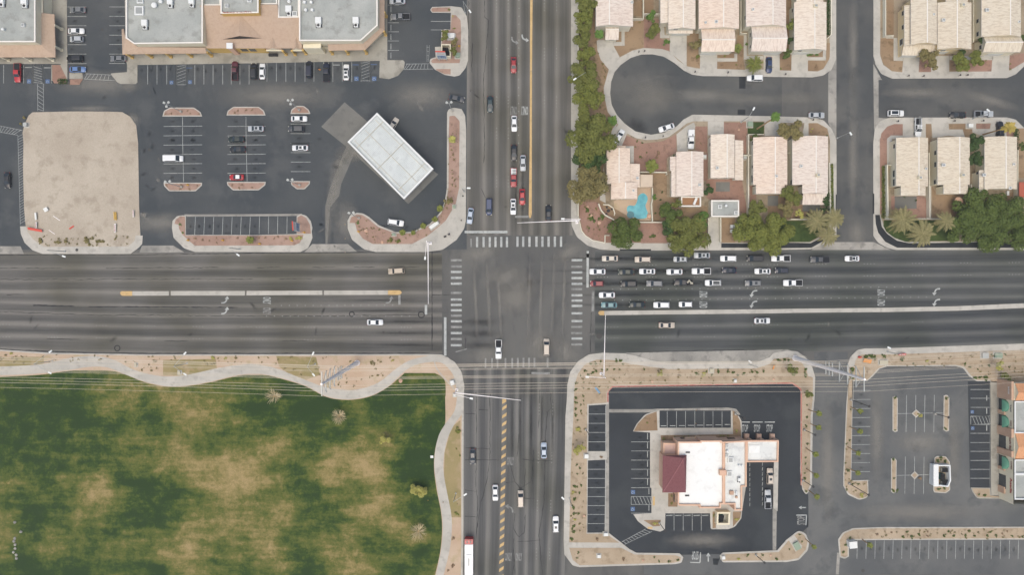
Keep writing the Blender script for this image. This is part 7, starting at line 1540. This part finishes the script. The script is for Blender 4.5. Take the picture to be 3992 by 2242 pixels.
cab('J',1966,1270,1.0,1.2,1.3,.3,m_whc,'white signal cabinet on the park corner'); cab('J',1990,1398,.7,.7,1.2,0,m_galv,'grey cabinet beside the park corner signal'); cab('Q',160,592,1.1,1.1,.8,0,m_whc,'white utility box between the left restaurant bays'); cab('Q',300,1157,1.1,.8,.8,0,m_whc,'white utility box at the lower left corner of the restaurant lot'); cab('Q',250,1315,.9,.8,.7,0,m_whc,'white utility box on the strip below the restaurant'); cab('Q',1148,1325,.8,.8,.8,0,m_whc,'small white box with red mark near the restaurant exit')
cab('E',2383,1245,1.4,1.4,.8,0,m_utl,'green transformer box on the lawn patch'); cab('A',252,1250,1.0,1.0,.9,0,m_galv,'grey utility box at the upper left of the bare lot'); cab('M',2188,995,1.8,1.5,.7,0,m_galv,'left grey utility box above the shopping lot'); cab('M',2320,995,2.2,1.4,.6,0,m_utl,'right green utility box above the shopping lot'); cab('M',1165,1065,2.4,1.2,.5,0,m_tan1,'tan utility vault beside the orange banner'); cab('F',2040,1260,1.3,1.0,1.0,0,m_whc,'white box on the pavement of the right street')
cab('R',402,1248,2.2,1.9,2.0,.1,m_whc,'white storage shed in the first bay of the bottom right row','storage_shed','shed',False); cab('L',1995,1148,1.1,1.1,.7,0,m_tan1,'tan utility box with round lid on the gravel above the restaurant'); cab('L',2232,1252,.6,.6,.6,0,m_whc,'small white box right of centre on the gravel above the restaurant'); cab('I',1800,1168,.7,.7,.5,0,m_tan1,'round tan box on the dry verge of the park'); cab('I',1363,1090,.5,.8,.5,0,m_tan1,'small tan box on the park verge left of the dry grass')
cab('G',2203,988,1.1,.9,.8,0,m_whc,'upper white garden table on the small lawn','garden_table','table',False); cab('G',2203,1033,1.1,.9,.8,0,m_whc,'lower white garden table on the small lawn','garden_table','table',False); cab('G',2330,292,.9,.8,.9,0,m_galv,'grey air conditioner beside the long fence','air_conditioner','air conditioner'); cab('G',1925,285,.8,.9,.8,0,m_whc,'white air conditioner between two southern houses','air_conditioner','air conditioner'); cab('H',2412,652,.6,1.2,.7,0,m_whc,'white bench behind the house above the largest tree','garden_bench','bench',False)
cab('Q',1678,1240,1.6,2.2,.7,.5,m_utl,'green transformer on its own concrete pad on the rounded island','transformer','transformer')
b = MB(); b.prism(pl('@Q 1610,1185 1655,1158 1715,1240 1668,1280'), ZK-.01, ZK+.05); struct(b.build('concrete_pad', m_conc))
def rock(f, x, y, s, label, mat=None):
    p = P(f, x, y, .4); bm_ = bmesh.new(); bmesh.ops.create_icosphere(bm_, subdivisions=2, radius=s); rr = random.Random(int(x*7+y))
    for v in bm_.verts: v.co *= rr.uniform(.78, 1.15); v.co.z *= .6
    me = bpy.data.meshes.new('boulder'); bm_.to_mesh(me); bm_.free(); me.materials.append(mat or m_rock); o = bpy.data.objects.new('boulder', me); C.objects.link(o); o.location = (p[0], p[1], .25); tag(o, label, 'rock', 'boulders in the gravel beds')
for f, x, y, s, lb in (('G',750,787,.5,'pink boulder nearest the tree row in the red corner yard'),('G',780,880,.75,'largest pink boulder in the red corner yard'),('G',868,948,.6,'pink boulder in the centre of the red corner yard'),('D',1103,1028,.65,'pink boulder beside two shrubs on the corner island'),('D',1263,1143,.45,'tan boulder at the bottom of the corner island'),('D',1030,900,.4,'pale boulder at the tip of the corner island'),
   ('G',1370,880,.9,'pink boulder pile corner beside the swimming pool'),('Q',570,1345,.4,'pale boulder on the strip below the restaurant'),('Q',142,1023,.35,'pale boulder beside the left restaurant bays'),('O',1908,1000,.4,'pale boulder on the gravel left of the lower left bays'),('L',1400,1260,.4,'pale boulder on the gravel above the restaurant'),('M',65,1235,.4,'pink boulder left of the restaurant driveway'),('Q',1490,1308,.35,'pale boulder on the strip right of the restaurant exit'),('J',1445,1252,.6,'round pale boulder ring on the grass tip'),('E',2270,1300,.35,'pink boulder in the red yard south of the cul-de-sac'),('R',1560,1450,.3,'grey boulder')): 
    if f != 'R': rock(f, x, y, s, lb)
# small park stones in a row
for i, (x, y) in enumerate(((110,1050),(155,1122),(110,1172),(103,1195),(112,1220),(112,1250),(100,1278),(120,1298),(122,1325))): 
    p = P('N', x, y, 0); rock('N', x, y, .45, '%s pale stone from the top in the row at the lower left of the lawn' % ORD[i], m_apron)
# fire pit
p = P('G', 955, 830); t = empty('fire_pit', (p[0], p[1], .15)); tag(t, 'small fire pit with chairs inside the curved seat wall', 'fire pit'); b = MB(); b.tube((p[0],p[1],.15),(p[0],p[1],.6),.5,.5,14); b.build('bowl', m_dark, t)
for a in (.4, 2.0, 4.2): b = MB(); b.box((p[0]+1.1*math.cos(a), p[1]+1.1*math.sin(a), .6), (.5,.5,.08), a); b.box((p[0]+1.35*math.cos(a), p[1]+1.35*math.sin(a), .85), (.06,.5,.5), a); b.build('chair', m_dark, t)
# traffic cones / hydrants / mailboxes
def post(f, x, y, name, label, mat, r, h, cat, grp=None):
    p = P(f, x, y, h/2); b = MB(); b.tube((p[0],p[1],ZK),(p[0],p[1],ZK+h*.8),r,r*.85,10); b.tube((p[0],p[1],ZK+h*.8),(p[0],p[1],ZK+h),r*.85,r*.3,10); b.tube((p[0]-r*1.7,p[1],ZK+h*.6),(p[0]+r*1.7,p[1],ZK+h*.6),r*.45,r*.45,8); o = b.build(name, mat); tag(o, label, cat, grp)
for f, x, y, lb in (('C',1888,1125,'left yellow hydrant on the bottom parking island'),('C',2240,1125,'middle yellow hydrant on the bottom parking island'),('D',32,1160,'yellow hydrant near the lower edge of the bottom parking island'),('D',357,1130,'right yellow hydrant on the bottom parking island'),('D',1025,1038,'yellow hydrant on the corner island'),('B',2035,460,'orange hydrant beside the entry pavement'),('C',1885,568,'yellow hydrant on the lower island of the left parking row'),('D',480,1045,'yellow hydrant under the price sign on the parking island')): post(f, x, y, 'fire_hydrant', lb, m_yelb, .26, .8, 'hydrant', 'yellow hydrants in the parking islands')
post('M',925,1012,'fire_hydrant','red hydrant at the corner of the shopping driveway',m_redc,.34,.9,'hydrant'); post('B',635,697,'traffic_cone','orange cone in the bay beside the dark blue pickup',m_orng,.2,.7,'cone')
for i, (f, x, y) in enumerate((('E',1264,515),('E',1322,508),('E',1828,717),('E',2160,725),('F',182,742),('F',1418,757),('F',1568,760),('F',1935,752),('F',2010,750),('F',460,1200),('F',1312,1215),('F',1880,1212),('F',2168,1210),('G',1330,90),('G',1507,78))):
    lab = ['upper left mailbox on the bulb pavement','upper right mailbox on the bulb pavement','mailbox at the neck of the cul-de-sac','mailbox left of the kerb-side white suv','mailbox below the dark blue sedan driveway','leftmost mailbox on the north pavement of the right street','second mailbox on the north pavement of the right street','third mailbox on the north pavement of the right street','rightmost mailbox on the north pavement of the right street','mailbox beside the silver sedan near the side street','leftmost mailbox on the south pavement of the right street','middle mailbox on the south pavement of the right street','rightmost mailbox on the south pavement of the right street','left mailbox below the cul-de-sac bulb','right mailbox below the cul-de-sac bulb'][i]
    p = P(f, x, y, 1); t = empty('mailbox', (p[0], p[1], ZK)); tag(t, lab, 'mailbox', 'mailboxes on the pavements'); b = MB(); b.box((p[0],p[1],.6),(.1,.1,1.0)); b.build('post', m_bark, t); b = MB(); b.box((p[0],p[1],1.2),(.25,.5,.28)); b.build('box', m_dark, t)
# shopping carts by the shop door, patio set, park bench
p = P('T', 1620, 1090, 1); t = empty('shopping_carts', (p[0], p[1], .15)); tag(t, 'row of dark shopping carts standing outside the shop entrance', 'carts'); 
for k in range(6): b = MB(); b.box((p[0]-1.2+k*.45, p[1], .75), (.38,.8,.5)); b.box((p[0]-1.2+k*.45, p[1], .3), (.34,.7,.08)); b.build('cart', m_dark, t)
p = P('H', 1925, 730, 2.4); t = empty('patio_umbrella', (p[0], p[1], .15)); tag(t, 'round pale patio umbrella behind a sand tiled house', 'umbrella'); b = MB(); b.tube((p[0],p[1],2.2),(p[0],p[1],2.7),1.3,.05,10,0,False); b.build('canopy', m_rock, t); b = MB(); b.tube((p[0],p[1],.15),(p[0],p[1],2.5),.04,.04,6); b.build('pole', m_galv, t)
# person crouching beside a bag on the corner pavement
p = P('D', 1937, 1072, .5); t = bpy.data.meshes.new('person'); V_ = [(0,0,.5),(0,.08,.75),(0,.16,1.0),(0,.2,1.2),(0,.24,1.34),(.2,.16,1.12),(.32,.34,.9),(.26,.56,.78),(-.2,.16,1.12),(-.32,.34,.9),(-.26,.56,.78),(.12,.02,.48),(.2,.4,.55),(.18,.22,.1),(.18,.42,.06),(-.12,.02,.48),(-.2,.4,.55),(-.18,.22,.1),(-.18,.42,.06)]
E_ = [(0,1),(1,2),(2,3),(3,4),(2,5),(5,6),(6,7),(2,8),(8,9),(9,10),(0,11),(11,12),(12,13),(13,14),(0,15),(15,16),(16,17),(17,18)]; RR = [.17,.15,.17,.06,.11,.07,.05,.045,.07,.05,.045,.11,.085,.06,.05,.11,.085,.06,.05]
t.from_pydata(V_, E_, []); o = bpy.data.objects.new('person', t); C.objects.link(o); o.location = (p[0], p[1], ZK); o.rotation_euler = (0,0,.6); t.materials.append(simple('dark_clothes', c8(52,52,56), .9)); tag(o, 'person in dark clothes crouching on the corner pavement', 'person')
sk = o.modifiers.new('skin', 'SKIN'); o.modifiers.new('sub', 'SUBSURF').levels = 1
for i, v in enumerate(t.skin_vertices[0].data): v.radius = (RR[i], RR[i]); v.use_root = (i == 0)
hm_ = MB(); hm_.tube((0,.22,1.3),(0,.26,1.52),.1,.09,10); ho = hm_.build('hair', simple('dark_hair', c8(40,34,30), .8), o, (0,0,0))
p = P('D', 1893, 1088, .3); b = MB(); b.box((p[0],p[1],ZK+.2),(.75,.45,.4),.3); b.tube((p[0]-.2,p[1],ZK+.4),(p[0]+.2,p[1],ZK+.5),.03,.03,6); o = b.build('bag', m_dark); tag(o, 'black bag on the corner pavement beside the crouching person', 'bag')
p = P('C', 2278, 1055, .5); b = MB(); b.tube((p[0]-.5,p[1],.35),(p[0]-.5,p[1]+.06,.35),.33,.33,14); b.tube((p[0]+.5,p[1],.35),(p[0]+.5,p[1]+.06,.35),.33,.33,14); b.tube((p[0]-.5,p[1],.35),(p[0],p[1],.8),.03,.03,5); b.tube((p[0],p[1],.8),(p[0]+.4,p[1],.85),.03,.03,5); b.tube((p[0]+.5,p[1],.35),(p[0]+.4,p[1],.95),.03,.03,5); b.box((p[0]-.1,p[1],.9),(.25,.12,.06)); b.tube((p[0]+.38,p[1]-.25,.98),(p[0]+.38,p[1]+.25,.98),.02,.02,5); b.tube((p[0]-.5,p[1],.35),(p[0]+.1,p[1],.4),.03,.03,5); o = b.build('bicycle', m_dark); tag(o, 'dark bicycle left in a bay of the bottom parking island', 'bicycle')
# manholes
b = MB()
for f, x, y, r_ in (('C',775,1222,15),('D',2073,680,9),('D',2057,925,8),('L',978,1002,10),('L',866,800,30),('R',468,1420,12),('A',1027,294,12),('C',1500,214,16),('A',1500,928,13),('J',1275,762,12),('J',1440,765,14)):
    c = P(f, x, y); rr = r_/FR[f][2]*K; b.sheet([(c[0]+rr*math.cos(a*.45), c[1]+rr*math.sin(a*.45)) for a in range(14)], (.036 if f in 'LARJ' or (f == 'C' and x > 1000) else ZK+.03))
struct(b.build('road_manholes', simple('manhole_iron', c8(78,76,74), .7)))
for o in bpy.data.objects:
    if '_o' in o.keys(): del o['_o']
# ---------------------------------------------------------------- thin scattering volume, added to lift the blacks like a faded grade
b = MB(); b.box((0, 0, (HC+6-1.2)/2-.0), (5100, 5100, HC+6+1.2)); hm, ht_, hb = nmat('fade_scatter'); ht_.nodes.remove(hb)
pv = ht_.nodes.new('ShaderNodeVolumePrincipled'); pv.inputs['Color'].default_value = (.92, .93, .92, 1); pv.inputs['Density'].default_value = .00025; pv.inputs['Anisotropy'].default_value = .2
ht_.links.new(pv.outputs[0], ht_.nodes['Material Output'].inputs['Volume']); o = b.build('fade_volume', hm); o['kind'] = 'stuff'; o['label'] = 'thin pale scattering volume added over the whole crossing to lift its dark tones'
if '_o' in o.keys(): del o['_o']
